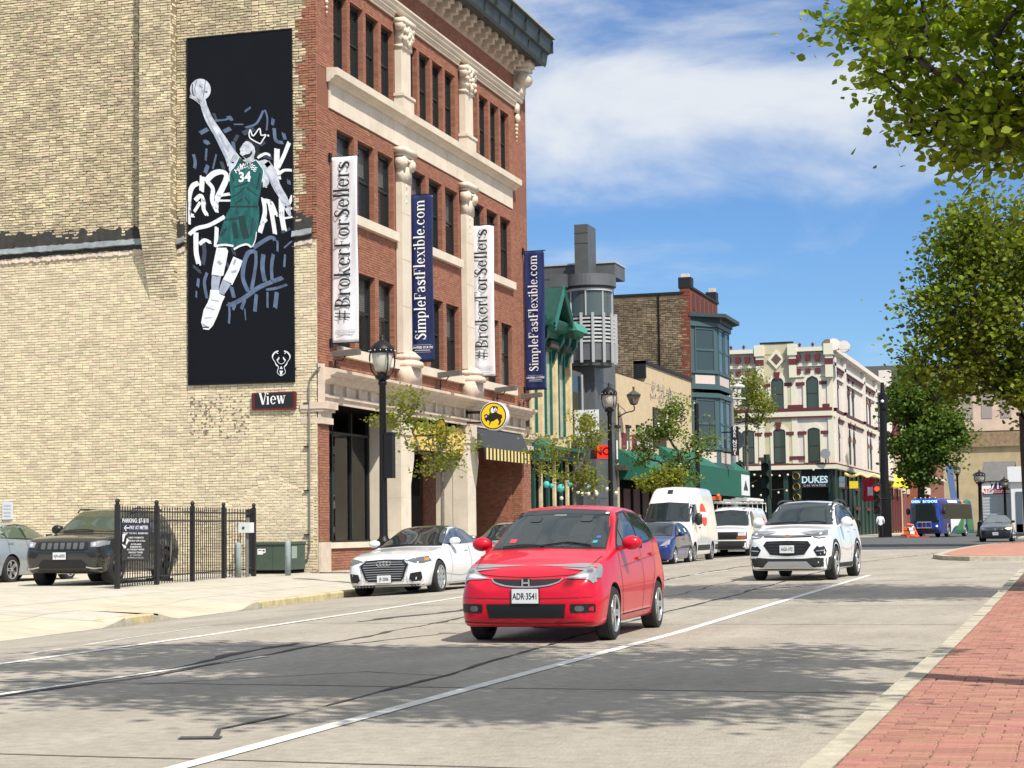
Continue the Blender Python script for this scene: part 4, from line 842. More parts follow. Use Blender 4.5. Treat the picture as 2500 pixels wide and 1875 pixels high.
mb=M(); mb.box(XF,c2.x-.1,Y2+.1,Y2+.16,c2.z-.1,c2.z-.04); mb.box(XF,c2.x-.1,Y2+.1,Y2+.16,c2.z-.66,c2.z-.6); at(mb.build('bracket',m_iron),os_)
# ---------------------------------------------------------------- the row of buildings beyond
def z1(x,y): return 1280+x/4.6067,540+y/4.6067
def z2(x,y): return 1270+x/4.609,880+y/4.609
def z3(x,y): return 1660+x/2.9625,690+y/2.9625
def z4(x,y): return 1760+x/5.2667,820+y/5.2667
def z5(x,y): return 1760+x/5.2667,1100+y/5.2667
def z6(x,y): return 2120+x/2.963,780+y/2.963
def shell(name,label,x0,x1,y0,y1,z0,z1_,m,cat='building',face='e',part='wall',roofm=None):
    t=thing(name,label,cat,(x1,y0,z0)); mb=M(); mb.box(x0,x1,y0,y1,z0,z1_); w=at(mb.build(part,m),t)
    mb=M(); mb.box(x0+.02,x1-.02,y0+.02,y1-.02,z1_-.05,z1_+.04); at(mb.build('roof',roofm or m_tarband),t); return t,w
def boxp(t,name,m,*b):
    mb=M(); 
    for q in (b if isinstance(b[0],(tuple,list)) else [b]): mb.box(*q)
    return at(mb.build(name,m),t)
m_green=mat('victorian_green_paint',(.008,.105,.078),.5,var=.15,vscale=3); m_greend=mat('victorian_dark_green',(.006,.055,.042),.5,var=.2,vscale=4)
m_sand=mat('yellow_sandstone',(.60,.49,.29),.9,var=.25,vscale=2.5,bump=.4,bscale=20,dirt=.35)
# green-trimmed Victorian storefront
GX=XF; G,_=shell('green_trim_building','narrow sandstone storefront with green gabled cornice and green window frames','' or -33,GX-.12,67.25,73.6,.1,9.0,m_sand)
for i,(a,b) in enumerate(((67.6,68.15),(69.55,70.25),(71.45,72.2))):
    for z0,z1_ in ((5.0,8.3),):
        mb=M(); mb.box(GX-.1,GX+.03,a-.12,a,z0,z1_); mb.box(GX-.1,GX+.03,b,b+.12,z0,z1_); mb.box(GX-.1,GX+.05,a-.12,b+.12,z1_,z1_+.12); w=at(mb.build('window',m_green),G)
        mb=M(); mb.quad((GX-.06,a,z0),(GX-.06,b,z0),(GX-.06,b,z1_),(GX-.06,a,z1_)); at(mb.build('pane',mat('pale_curtained_glass',(.45,.44,.36),.2,var=.2)),w)
        boxp(G,'window_hood',mat('dark_hood_stone',(.06,.05,.045),.9),GX-.1,GX+.30,a-.2,b+.2,z1_+.12,z1_+.38)  # hoods in a much darker stone colour than the wall
for y in (67.27,68.7,70.75,72.9): boxp(G,'pilaster',m_sand,GX-.12,GX+.06,y,y+.34,4.9,8.7); boxp(G,'pilaster_cap',m_green,GX-.12,GX+.16,y-.04,y+.38,8.5,8.75)
moulding('green_cornice',[(-.1,8.75),(.2,8.8),(.3,9.0),(.62,9.1),(.72,9.3),(.75,9.42),(-.1,9.5)],67.25,73.0,m_green,G); moulding('lower_cornice_moulding',[(-.1,8.35),(.12,8.4),(.16,8.6),(-.1,8.74)],67.25,73.0,m_greend,G)  # cornice with a lower moulding in the darker green
for y in (67.4,68.3,70.6,71.5,72.6): 
    mb=M(); mb.prism([(0,7.9),(.12,7.9),(.2,8.3),(.5,8.7),(.55,9.05),(0,9.05)],lambda u,v,d:(GX-.08+u,d,v),y,y+.26); at(mb.build('cornice_bracket',m_green),G)
mb=M(); GB0,GPK=9.15,10.75; yc=69.3   # central gable
for (ya,yb,za,zb_) in ((67.9,yc,GB0,GPK),(70.9,yc,GB0,GPK)):
    mb.add([(GX-.1,ya,za),(GX-.1,yb,zb_),(GX+.85,yb,zb_),(GX+.85,ya,za),(GX-.1,ya,za-.25),(GX-.1,yb,zb_-.28),(GX+.85,yb,zb_-.28),(GX+.85,ya,za-.25)],[(0,1,2,3),(4,5,6,7),(0,4,5,1),(3,7,6,2),(0,3,7,4),(1,2,6,5)])
at(mb.build('gable_rake',m_greend),G)
for ya in (67.9,70.9):
    for dz in (.04,-.12,-.26): mb=M(); mb.tube([(GX+.86,ya,GB0+dz),(GX+.86,yc,GPK+dz)],.045,5); at(mb.build('rake_moulding',m_green),G)
mb=M(); mb.add([(GX+.35,68.0,GB0-.1),(GX+.35,70.8,GB0-.1),(GX+.35,yc,GPK-.15)],[(0,1,2)]); mb.add([(GX-.1,68.0,GB0-.1),(GX-.1,70.8,GB0-.1),(GX-.1,yc,GPK-.15)],[(0,1,2)]); at(mb.build('gable_face',m_greend),G)
mb=M(); mb.add([(GX-6,68,GB0-.2),(GX+.3,68,GB0-.2),(GX+.3,yc,GPK-.2),(GX-6,yc,GPK-.2),(GX-6,70.8,GB0-.2),(GX+.3,70.8,GB0-.2)],[(0,1,2,3),(3,2,5,4)]); at(mb.build('mansard_roof',mat('grey_slate',(.13,.12,.115),.8,var=.2)),G)
# end pavilion roof cap at the right
mb=M(); mb.prism([(-.1,9.42),(1.05,9.42),(.9,9.75),(.5,9.9),(-.1,9.95)],lambda u,v,d:(GX+u,d,v-.25),70.5,72.3); at(mb.build('pavilion_cap',mat('verdigris_copper',(.05,.26,.20),.6)),G)
boxp(G,'shop_cornice',m_greend,(GX-.1,GX+.45,67.25,73.5,4.25,4.38),(GX-.1,GX+.35,67.25,73.5,4.0,4.25)); boxp(G,'shop_cornice_cap',m_green,GX+.0,GX+.55,67.25,73.5,4.38,4.5); boxp(G,'end_bracket',MATS['verdigris_copper'],GX,GX+.6,67.3,68.0,3.9,4.75)
for i in range(7):
    y=67.5+i*.97; boxp(G,'shop_pier',m_sand if i%2 else m_greend,GX-.05,GX+.05,y,y+.22,.15,4.0)
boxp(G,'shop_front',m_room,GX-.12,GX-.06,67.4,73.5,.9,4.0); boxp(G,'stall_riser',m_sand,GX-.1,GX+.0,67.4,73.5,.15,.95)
# string of paper lanterns
gl=thing('paper_lantern_string','string of turquoise paper lanterns and small bulbs in front of the green-trimmed shop','lanterns',(GX+2.6,61,3.3))
LY=66.6; L_=[onY(*z2(x,y),LY) for x,y in ((230,1350),(295,1395),(355,1410),(455,1435),(560,1390),(640,1480),(750,1410),(860,1490),(980,1450))]
mb=M(); mb.tube([p+Vector((0,0,.1)) for p in L_],.008,4); at(mb.build('wire',m_iron),gl)
mq=mat('turquoise_paper',(.12,.60,.60),.7,trans=.3)
for (x,y,r_) in ((295,1395,38),(355,1410,25),(455,1437,46),(560,1392,30),(755,1408,40)):
    p=onY(*z2(x,y),LY); mb=M(); mb.sphere(p,r_/4.609/4500*71,12); at(mb.build('lantern',mq if x!=755 else mat('blue_white_paper',(.35,.55,.7),.7)),gl)
for (x,y) in ((600,1450),(650,1480),(700,1500),(725,1490),(770,1500),(850,1480),(860,1500),(980,1445),(1080,1490),(465,1550)):
    p=onY(*z2(x,y),LY); mb=M(); mb.sphere(p,.075,8); at(mb.build('bulb',mat('bulb_glass',(.75,.72,.55),.3)),gl)
# grey metal and glass building with round balcony
m_zm=mat('grey_zinc_cladding',(.12,.128,.138),.5,metal=.25,var=.18,vscale=1.2); m_zmd=mat('dark_zinc',(.055,.058,.06),.5); m_zml=mat('pale_steel',(.52,.54,.55),.45,metal=.2)
T=thing('round_balcony_tower','modern grey metal-clad building with round glass balcony, louvres and a tall chimney fin','building',(XF,76,.2))
boxp(T,'wall',m_zm,-32,XF-.45,73.7,81.0,.1,8.0); boxp(T,'upper_wall',m_zm,-32,XF-.6,78.3,81.0,8.0,12.3); boxp(T,'corner_wall',m_zm,XF-1.0,XF-.02,77.3,81.05,.1,12.3)
boxp(T,'roof_slab',m_zm,(-30,XF+.43,79.5,81.4,12.5,13.12)); boxp(T,'roof_edge',m_zml,(-30,XF+.47,79.45,81.45,13.12,13.19)); boxp(T,'soffit',m_zmd,-29,XF-.6,79.0,81.2,12.2,12.5)
a=onY(*z1(560,40),77.5); b=onY(*z1(720,560),77.5); boxp(T,'chimney_fin',mat('fin_zinc',(.085,.09,.092),.5,var=.15),a.x,b.x,77.5,78.9,11.9,a.z); 
for zz in (.23,.5): boxp(T,'fin_joint',m_zmd,a.x-.01,b.x+.01,77.49,77.5,a.z-(a.z-12.9)*zz,a.z-(a.z-12.9)*zz+.03)
cxT,cyT=onY(1440,760,77.5).x,77.5; RT=1.04
def zc(y): return onY(*z1(740,y),76.6).z
def drum(name,m,r,za,zb_,n=40): mb=M(); mb.lathe((cxT,cyT,za),[(r-.1,0),(r,.0),(r,zb_-za),(r-.1,zb_-za)],n); return at(mb.build(name,m),T)
drum('drum_cap',m_zm,RT*1.12,zc(720),zc(590)); drum('drum_soffit',m_zmd,RT*.98,zc(770),zc(722)); drum('drum_rim',m_zml,RT*1.0,zc(775),zc(750))
drum('drum_glass',glassmat('curved_glass',(.10,.13,.13),.8,.05),RT*.93,zc(1060),zc(770)); drum('drum_base',m_zm,RT*.99,zc(1560),zc(1360)); drum('drum_bottom',m_zmd,RT*.9,zc(1620),zc(1560)); drum('drum_core',m_zmd,RT*.8,zc(1400),zc(1050))
for i in range(7): drum('louvre',m_zml,RT*1.04,zc(1100+i*43)-.0,zc(1080+i*43),32)
for i in range(14):
    a_=2*math.pi*(i+.3)/14; x_,y_=cxT+RT*1.09*math.cos(a_),cyT+RT*1.09*math.sin(a_); boxp(T,'balcony_post',m_zml,x_-.05,x_+.05,y_-.05,y_+.05,zc(1590),zc(1030))
for i in range(8):
    a_=2*math.pi*(i+.1)/8; x_,y_=cxT+RT*.95*math.cos(a_),cyT+RT*.95*math.sin(a_); boxp(T,'glazing_bar',m_zml,x_-.03,x_+.03,y_-.03,y_+.03,zc(1060),zc(770))
boxp(T,'stair_window',glassmat('grey_glass',(.03,.035,.035),.9),XF-.43,XF-.40,73.8,76.6,4.6,7.8); boxp(T,'mullion',m_zml,(XF-.42,XF-.36,76.5,76.62,4.4,7.9),(XF-.42,XF-.36,73.8,76.6,6.1,6.2))
for z in (2.6,4.3,6.0,7.7,9.4,11): boxp(T,'cladding_seam',m_zmd,XF-.02,XF-.012,77.3,81.05,z,z+.02); boxp(T,'cladding_seam',m_zmd,XF-1.0,XF-.02,77.292,77.3,z,z+.02)
boxp(T,'entrance_glass',m_glass,XF-.44,XF-.42,73.8,76.6,.3,3.6)
p=onY(*z1(290,600),76.2); q=onY(*z1(465,735),76.2); boxp(T,'service_box',m_zm,p.x,q.x,76.2,77.3,q.z,p.z)
# white leaf board and red neon
lb=thing('leaf_board_sign','square pale sign with a round green leaf emblem on the grey metal building','sign',(XF,77,4)); Y_=73.5; a=onY(*z2(610,560),Y_); b=onY(*z2(885,845),Y_)
boxp(lb,'board',mat('weathered_white_board',(.66,.68,.70),.6,var=.12),a.x,b.x,Y_,Y_+.08,b.z,a.z)
mb=M(); cx_,cz_=(a.x+b.x)/2,(a.z+b.z)/2; r=random.Random(4); P=[(cx_+(.78+r.uniform(-.06,.06))*(b.x-a.x)/2*.72*math.cos(t*math.pi/12),cz_+.72*(a.z-b.z)/2*(.95+r.uniform(-.06,.06))*math.sin(t*math.pi/12)) for t in range(24)]; mb.prism(P,lambda u,v,d:(u,d,v),Y_-.02,Y_); at(mb.build('emblem',mat('olive_emblem',(.10,.12,.02),.6)),lb)
mb=M(); 
for P in ([(-.25,.1),(-.1,.3),(.1,.1),(-.05,-.2)],[(0,.25),(.2,.1),(.22,-.15),(.05,-.25)],[(-.2,-.1),(0,-.3),(.2,-.2)]): ribbon(mb,P,.05,lambda u,v,d:(cx_+u,Y_-.03,cz_+v),0)
at(mb.build('emblem_lines',mat('emblem_yellow',(.45,.42,.12),.6)),lb); boxp(lb,'bracket',m_iron,XF-.4,a.x,Y_+.02,Y_+.06,a.z-.2,a.z-.15)
ns=thing('red_neon_sign','small red illuminated box sign with pale letters beside the black lamp post','sign',(XF,79,3)); Y_=76.5; a=onY(*z2(865,955),Y_); b=onY(*z2(990,1100),Y_)
boxp(ns,'case',mdk,a.x-.3,b.x,Y_,Y_+.25,b.z,a.z); boxp(ns,'lit_face',mat('neon_red',(.8,.02,.01),.4,emit=.8),a.x,b.x,Y_-.01,Y_,b.z,a.z); o=text('NO',.46,mat('dark_red_letters',(.16,.0,.0),.5),ns,lambda u,v,d:((a.x+b.x)/2+u,Y_-.02,(a.z+b.z)/2+v),bold=.04); o.matrix_parent_inverse=wm(ns).inverted(); boxp(ns,'bracket',m_iron,XF,a.x-.3,Y_+.1,Y_+.15,a.z-.3,a.z-.25)
# tan stucco building
m_tan=mat('tan_stucco',(.60,.47,.30),.95,var=.08,vscale=2,bump=.3,bscale=30)
N_,_=shell('tan_stucco_building','low tan stucco building with stepped parapet, wall lantern and green awning','' or -32,XF,81.15,98.1,.1,8.3,m_tan)
boxp(N_,'stepped_parapet',m_tan,XF-.4,XF+.01,86.8,98.1,8.3,9.2); boxp(N_,'parapet_cap',mdk,(XF-.5,XF+.08,86.7,98.15,9.2,9.36),(XF-.5,XF+.08,86.7,86.95,8.5,9.36)); boxp(N_,'flat_roof_edge',mdk,-31,XF-.6,81.2,87,8.3,8.42)
p=lambda x,y:onX(*z2(x,y),XF)
for k in range(4):
    a=p(1068+k*117,725); b=p(1118+k*117,1140); w=boxp(N_,'window',mat('narrow_window_glass',(.05,.055,.06),.2),XF-.05,XF+.006,a.y,b.y,b.z-.05,a.z); boxp(N_,'window_reveal',mdk,XF,XF+.10,a.y-.06,b.y+.02,a.z-.12,a.z)
    at_=at; mb=M(); mb.box(XF+.006,XF+.012,a.y+.15,a.y+.4,b.z+.1,b.z+.95); at(mb.build('pale_curtain',m_wp),w)
a=p(1040,790); b=p(1395,1150)
for k in range(4): boxp(N_,'maroon_panel',mat('maroon_panel_paint',(.17,.018,.035),.6),XF+.0,XF+.02,p(1125+k*117,0).y-.05 if k<3 else p(1360,0).y,p(1180+k*117,0).y if k<3 else p(1395,0).y,b.z+.1,a.z+.0)
a=p(1495,560); b=p(1650,1150); boxp(N_,'large_window',glassmat('large_dark_glass',(.02,.022,.024),.95),XF-.02,XF+.01,a.y,b.y,5.2,a.z); boxp(N_,'window_surround',mdk,(XF,XF+.06,a.y-.15,a.y,5.0,a.z+.15),(XF,XF+.06,a.y,b.y,a.z,a.z+.15))
a=p(1070,1150); b=p(1490,1260); boxp(N_,'carved_fascia',mat('old_carved_wood',(.06,.055,.045),.9,var=.5,vscale=6),XF,XF+.45,a.y,b.y,b.z-.1,a.z-.1)
# ghost lettering patch
mb=M(); r=random.Random(8)
for i in range(90):
    y=r.uniform(88,93); z=7.9+r.uniform(-.5,.5); mb.box(XF+.01,XF+.014,y,y+.1+r.random()*.15,z,z+.05+r.random()*.12)
o=at(mb.build('faded_wall_lettering',mat('faded_grey_paint',(.36,.32,.27),.9)),N_); o['kind']='stuff'
boxp(N_,'dark_shopfront',m_room,XF-.02,XF+.02,81.4,97.5,.2,3.5)
for k in range(8): boxp(N_,'arched_door_panel',mat('dark_red_door',(.10,.022,.015),.6),XF+.02,XF+.05,82+k*1.9,83.3+k*1.9,.3,3.1)
ga=mat('green_canvas',(.008,.115,.075),.8,var=.1)
aw1=thing('green_awning','sloping green canvas awning with white lettering on the tan stucco building','awning',(XF,85,3.6)); a=p(1035,1275); y0,y1=81.3,89.5
mb=M(); mb.add([(XF,y0,4.9),(XF+1.5,y0,3.95),(XF+1.5,y0,3.5),(XF,y0,3.5),(XF,y1,4.9),(XF+1.5,y1,3.95),(XF+1.5,y1,3.5),(XF,y1,3.5)],[(0,1,5,4),(1,2,6,5),(0,1,2,3),(4,5,6,7)]); at(mb.build('canopy',ga),aw1)
o=text('WHERE HOUSE WEST',.42,m_wp,aw1,lambda u,v,d:(XF+1.53,86+u*1.1,3.72+v),bold=.02); o.matrix_parent_inverse=wm(aw1).inverted()
aw2=thing('green_awning','deep green shop awning wrapping the foot of the bay-windowed brick building','awning',(XF,100,3.6)); mb=M(); y0,y1=89.7,108.6
mb.add([(XF,y0,5.35),(XF+1.3,y0,4.5),(XF+1.3,y0,3.0),(XF,y0,3.0),(XF,y1,5.35),(XF+1.3,y1,4.5),(XF+1.3,y1,3.0),(XF,y1,3.0)],[(0,1,5,4),(1,2,6,5),(0,1,2,3),(4,5,6,7)]); at(mb.build('canopy',ga),aw2)
o=thing('triangle_poster','small white poster with dark triangle at the end of the green shop awning','sign',(XF+1.3,108,3.4)); boxp(o,'poster',m_wp,XF+.2,XF+1.25,108.62,108.66,3.05,4.3) if 0 else boxp(o,'poster',m_wp,XF+1.31,XF+1.33,105.6,108.3,3.1,4.3); mb=M(); mb.prism([(106.2,3.4),(107.7,3.4),(106.95,4.0)],lambda u,v,d:(d,u,v),XF+1.33,XF+1.34); at(mb.build('triangle',m_greend),o)
# carriage lantern on the wall
ln=thing('wall_lantern','old carriage lantern on a curled bracket on the tan stucco wall','lantern',(XF,84.5,6.2)); LX=XF+.75; a=onX(*z2(1275,330),LX); b=onX(*z2(1275,500),LX); cy_=a.y; za,zb_=a.z,b.z; h=za-zb_
mb=M(); mb.lathe((LX,cy_,zb_),[(.16,.05),(.31,h*.62)],4); at(mb.build('lantern_glass',glassmat('amber_grey_glass',(.16,.13,.12),.85)),ln)
mb=M(); mb.lathe((LX,cy_,zb_),[(.33,h*.62),(.34,h*.68),(.16,h*.86),(.05,h*.95),(.05,h*1.2)],8); mb.lathe((LX,cy_,zb_),[(.1,0),(.18,.05)],8)
for k in range(4): t_=R(45+90*k); mb.tube([(LX+.16*math.cos(t_-R(45)),cy_+.16*math.sin(t_-R(45)),zb_+.05),(LX+.31*math.cos(t_-R(45)),cy_+.31*math.sin(t_-R(45)),zb_+h*.62)],.015,4)
at(mb.build('lantern_frame',mat('verdigris_iron',(.05,.07,.055),.6)),ln)
mb=M(); mb.tube(smoothpts([(XF,cy_,zb_-.55),(XF+.35,cy_,zb_-.35),(LX,cy_,zb_-.25),(LX,cy_,zb_)],4),.03,6); mb.tube(smoothpts([(XF,cy_,zb_+.05),(XF+.25,cy_,zb_-.15),(XF+.4,cy_,zb_-.35)],4),.02,5); mb.box(XF,XF+.04,cy_-.06,cy_+.06,zb_-1.0,zb_+.1); at(mb.build('bracket',m_iron),ln)
# brown brick building with oriel bays
m_brn=mat('brown_brick',(.215,.165,.105),.95,isl=.4,hue=.02,var=.45,vscale=.5,dirt=.4); m_brnm=mat('brown_brick_mortar',(.13,.10,.065),.95,var=.3,vscale=1); m_bteal=mat('slate_teal_paint',(.055,.105,.115),.5); m_maroon=mat('dark_red_brick',(.19,.050,.032),.9,var=.15,vscale=3)
BY=98.2; Bb,w_=shell('bay_window_building','brown brick building with two tiers of slate-teal bay windows and red brick parapet','' or -32,XF,BY,106.3,.1,14.0,m_brnm)
o=at(bricks(None,-25.4,XF-.02,7.8,13.85,[],lambda u,v,d:(u,BY+d,v),.26,.1,m_brn,seed=41,rough=.012,proud=.03,joint=.02,tilt=.006),w_)
boxp(Bb,'red_quoins',m_maroon,*[(XF-.42-(.12 if k%2 else 0),XF+.02,BY-.03,BY+.02,8.2+k*.19,8.2+k*.19+.17) for k in range(33)])
boxp(Bb,'red_parapet',m_maroon,XF-.3,XF+.04,BY,106.2,13.0,14.3)
for k in range(6): boxp(Bb,'parapet_panel',mat('deep_red_recess',(.09,.028,.02),.9),XF+.04,XF+.06,BY+.5+k*1.25,BY+1.3+k*1.25,13.15,14.1)
boxp(Bb,'coping',mdk,(-31,XF-.3,BY-.05,BY+.3,14.0,14.12),(XF-.35,XF+.12,BY,106.3,14.3,14.42)); boxp(Bb,'chimney_stub',mdk,(XF-.6,XF+.1,BY-.05,BY+.7,14.3,14.9),(XF-.5,XF+.1,105.4,106.2,14.4,14.95)); boxp(Bb,'chimney_pot',m_stone,(XF-.45,XF-.05,BY+.05,BY+.45,14.9,15.1),(XF-.35,XF,105.6,106,14.95,15.2))
mb=M(); mb.tube([(-21.6,BY-.06,14),(-21.6,BY-.06,8)],.05,6); at(mb.build('downpipe',m_iron),Bb)
mb=M()
for k in range(28): mb.box(XF-.44-(.16 if k%2 else 0),XF+.001,BY-.012,BY,8+k*.215,8+k*.215+.2)
def bay(z0,z1_,cap):
    P=[(XF,BY+.25),(XF+1.15,BY+1.7),(XF+1.15,BY+5.4),(XF,BY+7.6)]
    mb=M(); mb.prism(P,lambda u,v,d:(u,v,d),z0,z1_); o=at(mb.build('bay',m_bteal),Bb)
    zw0,zw1=z0+(z1_-z0)*.27,z1_-.35
    for (a,b,cuts) in ((P[0],P[1],[(.14,.86)]),(P[1],P[2],[(.08,.44),(.56,.92)]),(P[2],P[3],[(.1,.9)])):
        d=Vector((b[0]-a[0],b[1]-a[1],0)); nn=Vector((d.y,-d.x,0)).normalized()
        if nn.x<0: nn=-nn
        for c0,c1 in cuts:
            A_=Vector((a[0],a[1],0))+d*c0; B__=Vector((a[0],a[1],0))+d*c1; e=nn*.012
            mb=M(); mb.quad(A_+e+Vector((0,0,zw0)),B__+e+Vector((0,0,zw0)),B__+e+Vector((0,0,zw1)),A_+e+Vector((0,0,zw1))); ww=at(mb.build('window',glassmat('bay_glass',(.05,.07,.075),.95)),Bb)
            mb=M(); e2=nn*.03
            for q0,q1 in ((c0-.02,c0+.02),(c1-.02,c1+.02)): 
                s0=Vector((a[0],a[1],0))+d*q0; s1=Vector((a[0],a[1],0))+d*q1; mb.obox((s0+s1)/2+nn*.02+Vector((0,0,(zw0+zw1)/2)),(s1-s0)/2,nn*.03,(0,0,(zw1-zw0)/2+.1))
            mid=(A_+B__)/2+nn*.02
            for zz in (zw0,(zw0+zw1)/2,zw1): mb.obox(mid+Vector((0,0,zz)),(B__-A_)/2,nn*.03,(0,0,.06))
            at(mb.build('sash',m_bteal),ww)
        for c0,c1 in ((.12,.88),):
            A_=Vector((a[0],a[1],0))+d*c0; B__=Vector((a[0],a[1],0))+d*c1; mb=M(); e=nn*.015
            mb.quad(A_+e+Vector((0,0,z0+.3)),B__+e+Vector((0,0,z0+.3)),B__+e+Vector((0,0,zw0-.22)),A_+e+Vector((0,0,zw0-.22))); at(mb.build('bay_panel',mat('cream_panel',(.62,.52,.47),.7)),Bb)
    for zz,ex,hh in ((z0,.1,.2),(zw0-.12,.06,.1),(z1_-.25,.1,.25)):
        Q=[(XF,BY+.15-ex),(XF+1.15+ex,BY+1.65-ex*.5),(XF+1.15+ex,BY+5.45+ex),(XF,BY+7.7+ex)]; mb=M(); mb.prism(Q,lambda u,v,d:(u,v,d),zz,zz+hh); at(mb.build('bay_moulding',m_bteal),Bb)
bay(4.5,8.6,0); bay(8.8,12.5,1)
Q=[(XF,BY-.1),(XF+1.7,BY+1.4),(XF+1.7,BY+5.8),(XF,BY+8.1)]; mb=M(); mb.prism(Q,lambda u,v,d:(u,v,d),12.75,12.95); mb.prism([(XF,BY+.1),(XF+1.35,BY+1.6),(XF+1.35,BY+5.5),(XF,BY+7.8)],lambda u,v,d:(u,v,d),12.5,12.75); at(mb.build('bay_cornice',mat('charcoal_teal',(.03,.05,.055),.6)),Bb)
boxp(Bb,'ground_shop',m_room,XF,XF+.05,BY,106.2,.2,4.4)
# BAR NONE blade sign
bn=thing('bar_none_sign','vertical black blade sign reading BAR NONE on iron arms','sign',(XF+1.2,108,7)); Y_=101; a=onY(*z3(368,1040),Y_); b=onY(*z3(425,1250),Y_)
boxp(bn,'case',mdk,a.x,b.x,Y_,Y_+.2,b.z,a.z)
for i,ch in enumerate('BAR NONE'):
    if ch==' ': continue
    k=i if i<3 else i-.35; zz=a.z-(a.z-b.z)*(k+.62)/7.9; o=text(ch,.30 if i in(0,4) else .24,m_wp,bn,lambda u,v,d,zz=zz:((a.x+b.x)/2+u,Y_-.01,zz+v),bold=.02); o.matrix_parent_inverse=wm(bn).inverted()
boxp(bn,'arm',m_iron,(XF+1.1,b.x,Y_+.06,Y_+.12,a.z-.35,a.z-.28),(XF+1.1,b.x,Y_+.06,Y_+.12,b.z+.15,b.z+.22))
rd=thing('round_grey_sign','round pale grey sign behind the BAR NONE blade','sign',(XF+2,110,6)); c=onY(1793,1075,112); mb=M(); mb.lathe((c.x,112,c.z),[(.01,0),(.62,.01),(.62,.06),(.01,.07)],24,axis='y'); at(mb.build('disc',mat('weathered_grey_plate',(.34,.36,.37),.5,alpha=1)),rd)
# ---- cream corner building with maroon trim
DY=157.1; DX=-19.9
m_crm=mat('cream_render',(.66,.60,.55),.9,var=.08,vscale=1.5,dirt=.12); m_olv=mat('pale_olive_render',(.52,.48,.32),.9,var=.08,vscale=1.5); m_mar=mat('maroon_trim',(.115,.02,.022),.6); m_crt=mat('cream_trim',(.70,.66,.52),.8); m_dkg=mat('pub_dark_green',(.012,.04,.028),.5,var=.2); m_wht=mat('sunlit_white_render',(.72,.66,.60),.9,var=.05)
K,_=shell('cream_corner_pub','three-storey cream and olive corner building with maroon trim and dark green ground floor','' or -42,DX,DY,208,6.2,16.1,m_crm)
pd=lambda x,y:onY(*z4(x,y),DY)
# olive bay on the front
a=pd(530,200); b=pd(960,1640); boxp(K,'olive_bay',m_olv,a.x,b.x,DY-.06,DY,6.6,16.2)
def archwin(x0,x1,zt,zb_,pointed,part=K):
    A_=pd(x0,zt); B__=pd(x1,zb_); xa,xb,zt_,zb2=A_.x,B__.x,A_.z,B__.z; xm=(xa+xb)/2; h=.45 if pointed else .22
    P=[(xa,zb2),(xb,zb2),(xb,zt_-h),(xb-.12,zt_-h*.45),(xm,zt_),(xa+.12,zt_-h*.45),(xa,zt_-h)]
    e=.28; S_=[(xa-e,zb2),(xb+e,zb2),(xb+e,zt_-h+.1),(xm+.5*(xb-xm)+.1,zt_+.28),(xm,zt_+.42),(xm-.5*(xm-xa)-.1,zt_+.28),(xa-e,zt_-h+.1)]
    mb=M(); mb.prism(S_,lambda u,v,d:(u,d,v),DY-.12,DY-.0); at(mb.build('window_surround',m_crt),part)
    mb=M(); mb.prism(P,lambda u,v,d:(u,d,v),DY-.135,DY-.1); w=at(mb.build('window',mat('pub_window_frame',(.02,.022,.024),.5)),part)
    g=.09; mb=M(); zm=(zt_+zb2)/2-.1
    for q in ([(xa+g,zb2+g),(xb-g,zb2+g),(xb-g,zm-.04),(xa+g,zm-.04)],[(xa+g,zm+.04),(xb-g,zm+.04),(xb-g,zt_-h-.03),(xm,zt_-.18),(xa+g,zt_-h-.03)]): mb.prism(q,lambda u,v,d:(u,d,v),DY-.15,DY-.135)
    at(mb.build('pane',glassmat('pub_pane',(.055,.075,.06),.97)),w)
    return xm,zt_
for x0,x1,zt,zb_,pt in ((262,420,565,900,1),(645,815,530,955,1),(1095,1265,515,940,1),(275,440,1210,1640,0),(675,840,1195,1640,0),(1115,1285,1180,1625,0)): archwin(x0,x1,zt,zb_,pt)
for x,y in ((722,520),(742,1165)): a=pd(x,y); mb=M(); mb.prism([(a.x-.28,a.z+.35),(a.x+.28,a.z+.35),(a.x+.15,a.z-.3),(a.x-.15,a.z-.3)],lambda u,v,d:(u,d,v),DY-.22,DY-.1); at(mb.build('keystone',m_mar),K)
def bar(x0,x1,y,t=.2,m=m_mar,d=.14,nm='maroon_band'): a=pd(x0,y); b=pd(x1,y); boxp(K,nm,m,a.x,b.x,DY-d,DY,a.z-t,a.z+t)
for x0,x1,y in ((415,510,645),(550,640,640),(815,915,625),(965,1080,620),(1265,1365,603),(865,1060,912),(1310,1400,895),(550,620,930),(440,525,1270),(565,660,1265),(840,940,1255),(990,1105,1250),(1285,1385,1240),(485,635,1585),(885,1085,1570)): bar(x0,x1,y,.14)
# string courses
def band(y0,y1,z0,z1_,m,d,nm): pass
za=pd(1000,985).z; 
for zz,t,m,d in ((za+.25,.12,m_mar,.2),(za-.12,.22,m_crt,.16),(za-.42,.05,m_mar,.22)): boxp(K,'string_course',m,(-42,DX+d,DY-d,DY,zz-t,zz+t)); boxp(K,'string_course',m,(DX,DX+d,DY,208,zz-t,zz+t))
zb2=pd(1000,1650).z
boxp(K,'shop_cornice',m_crt,(-42,DX+.5,DY-.5,DY,zb2-.45,zb2-.1),(DX,DX+.5,DY,208,zb2-.45,zb2-.1)); boxp(K,'shop_cornice_line',m_mar,(-42,DX+.4,DY-.4,DY,zb2-.1,zb2+.05),(DX,DX+.4,DY,208,zb2-.1,zb2+.05))
boxp(K,'pub_front',mat('pub_shade_black',(.008,.010,.009),.7),-42,DX-.4,DY+3.4,DY+3.6,.4,6.25); boxp(K,'pub_side',m_dkg,(DX-.3,DX+.06,DY-.02,208,.4,zb2-.45))
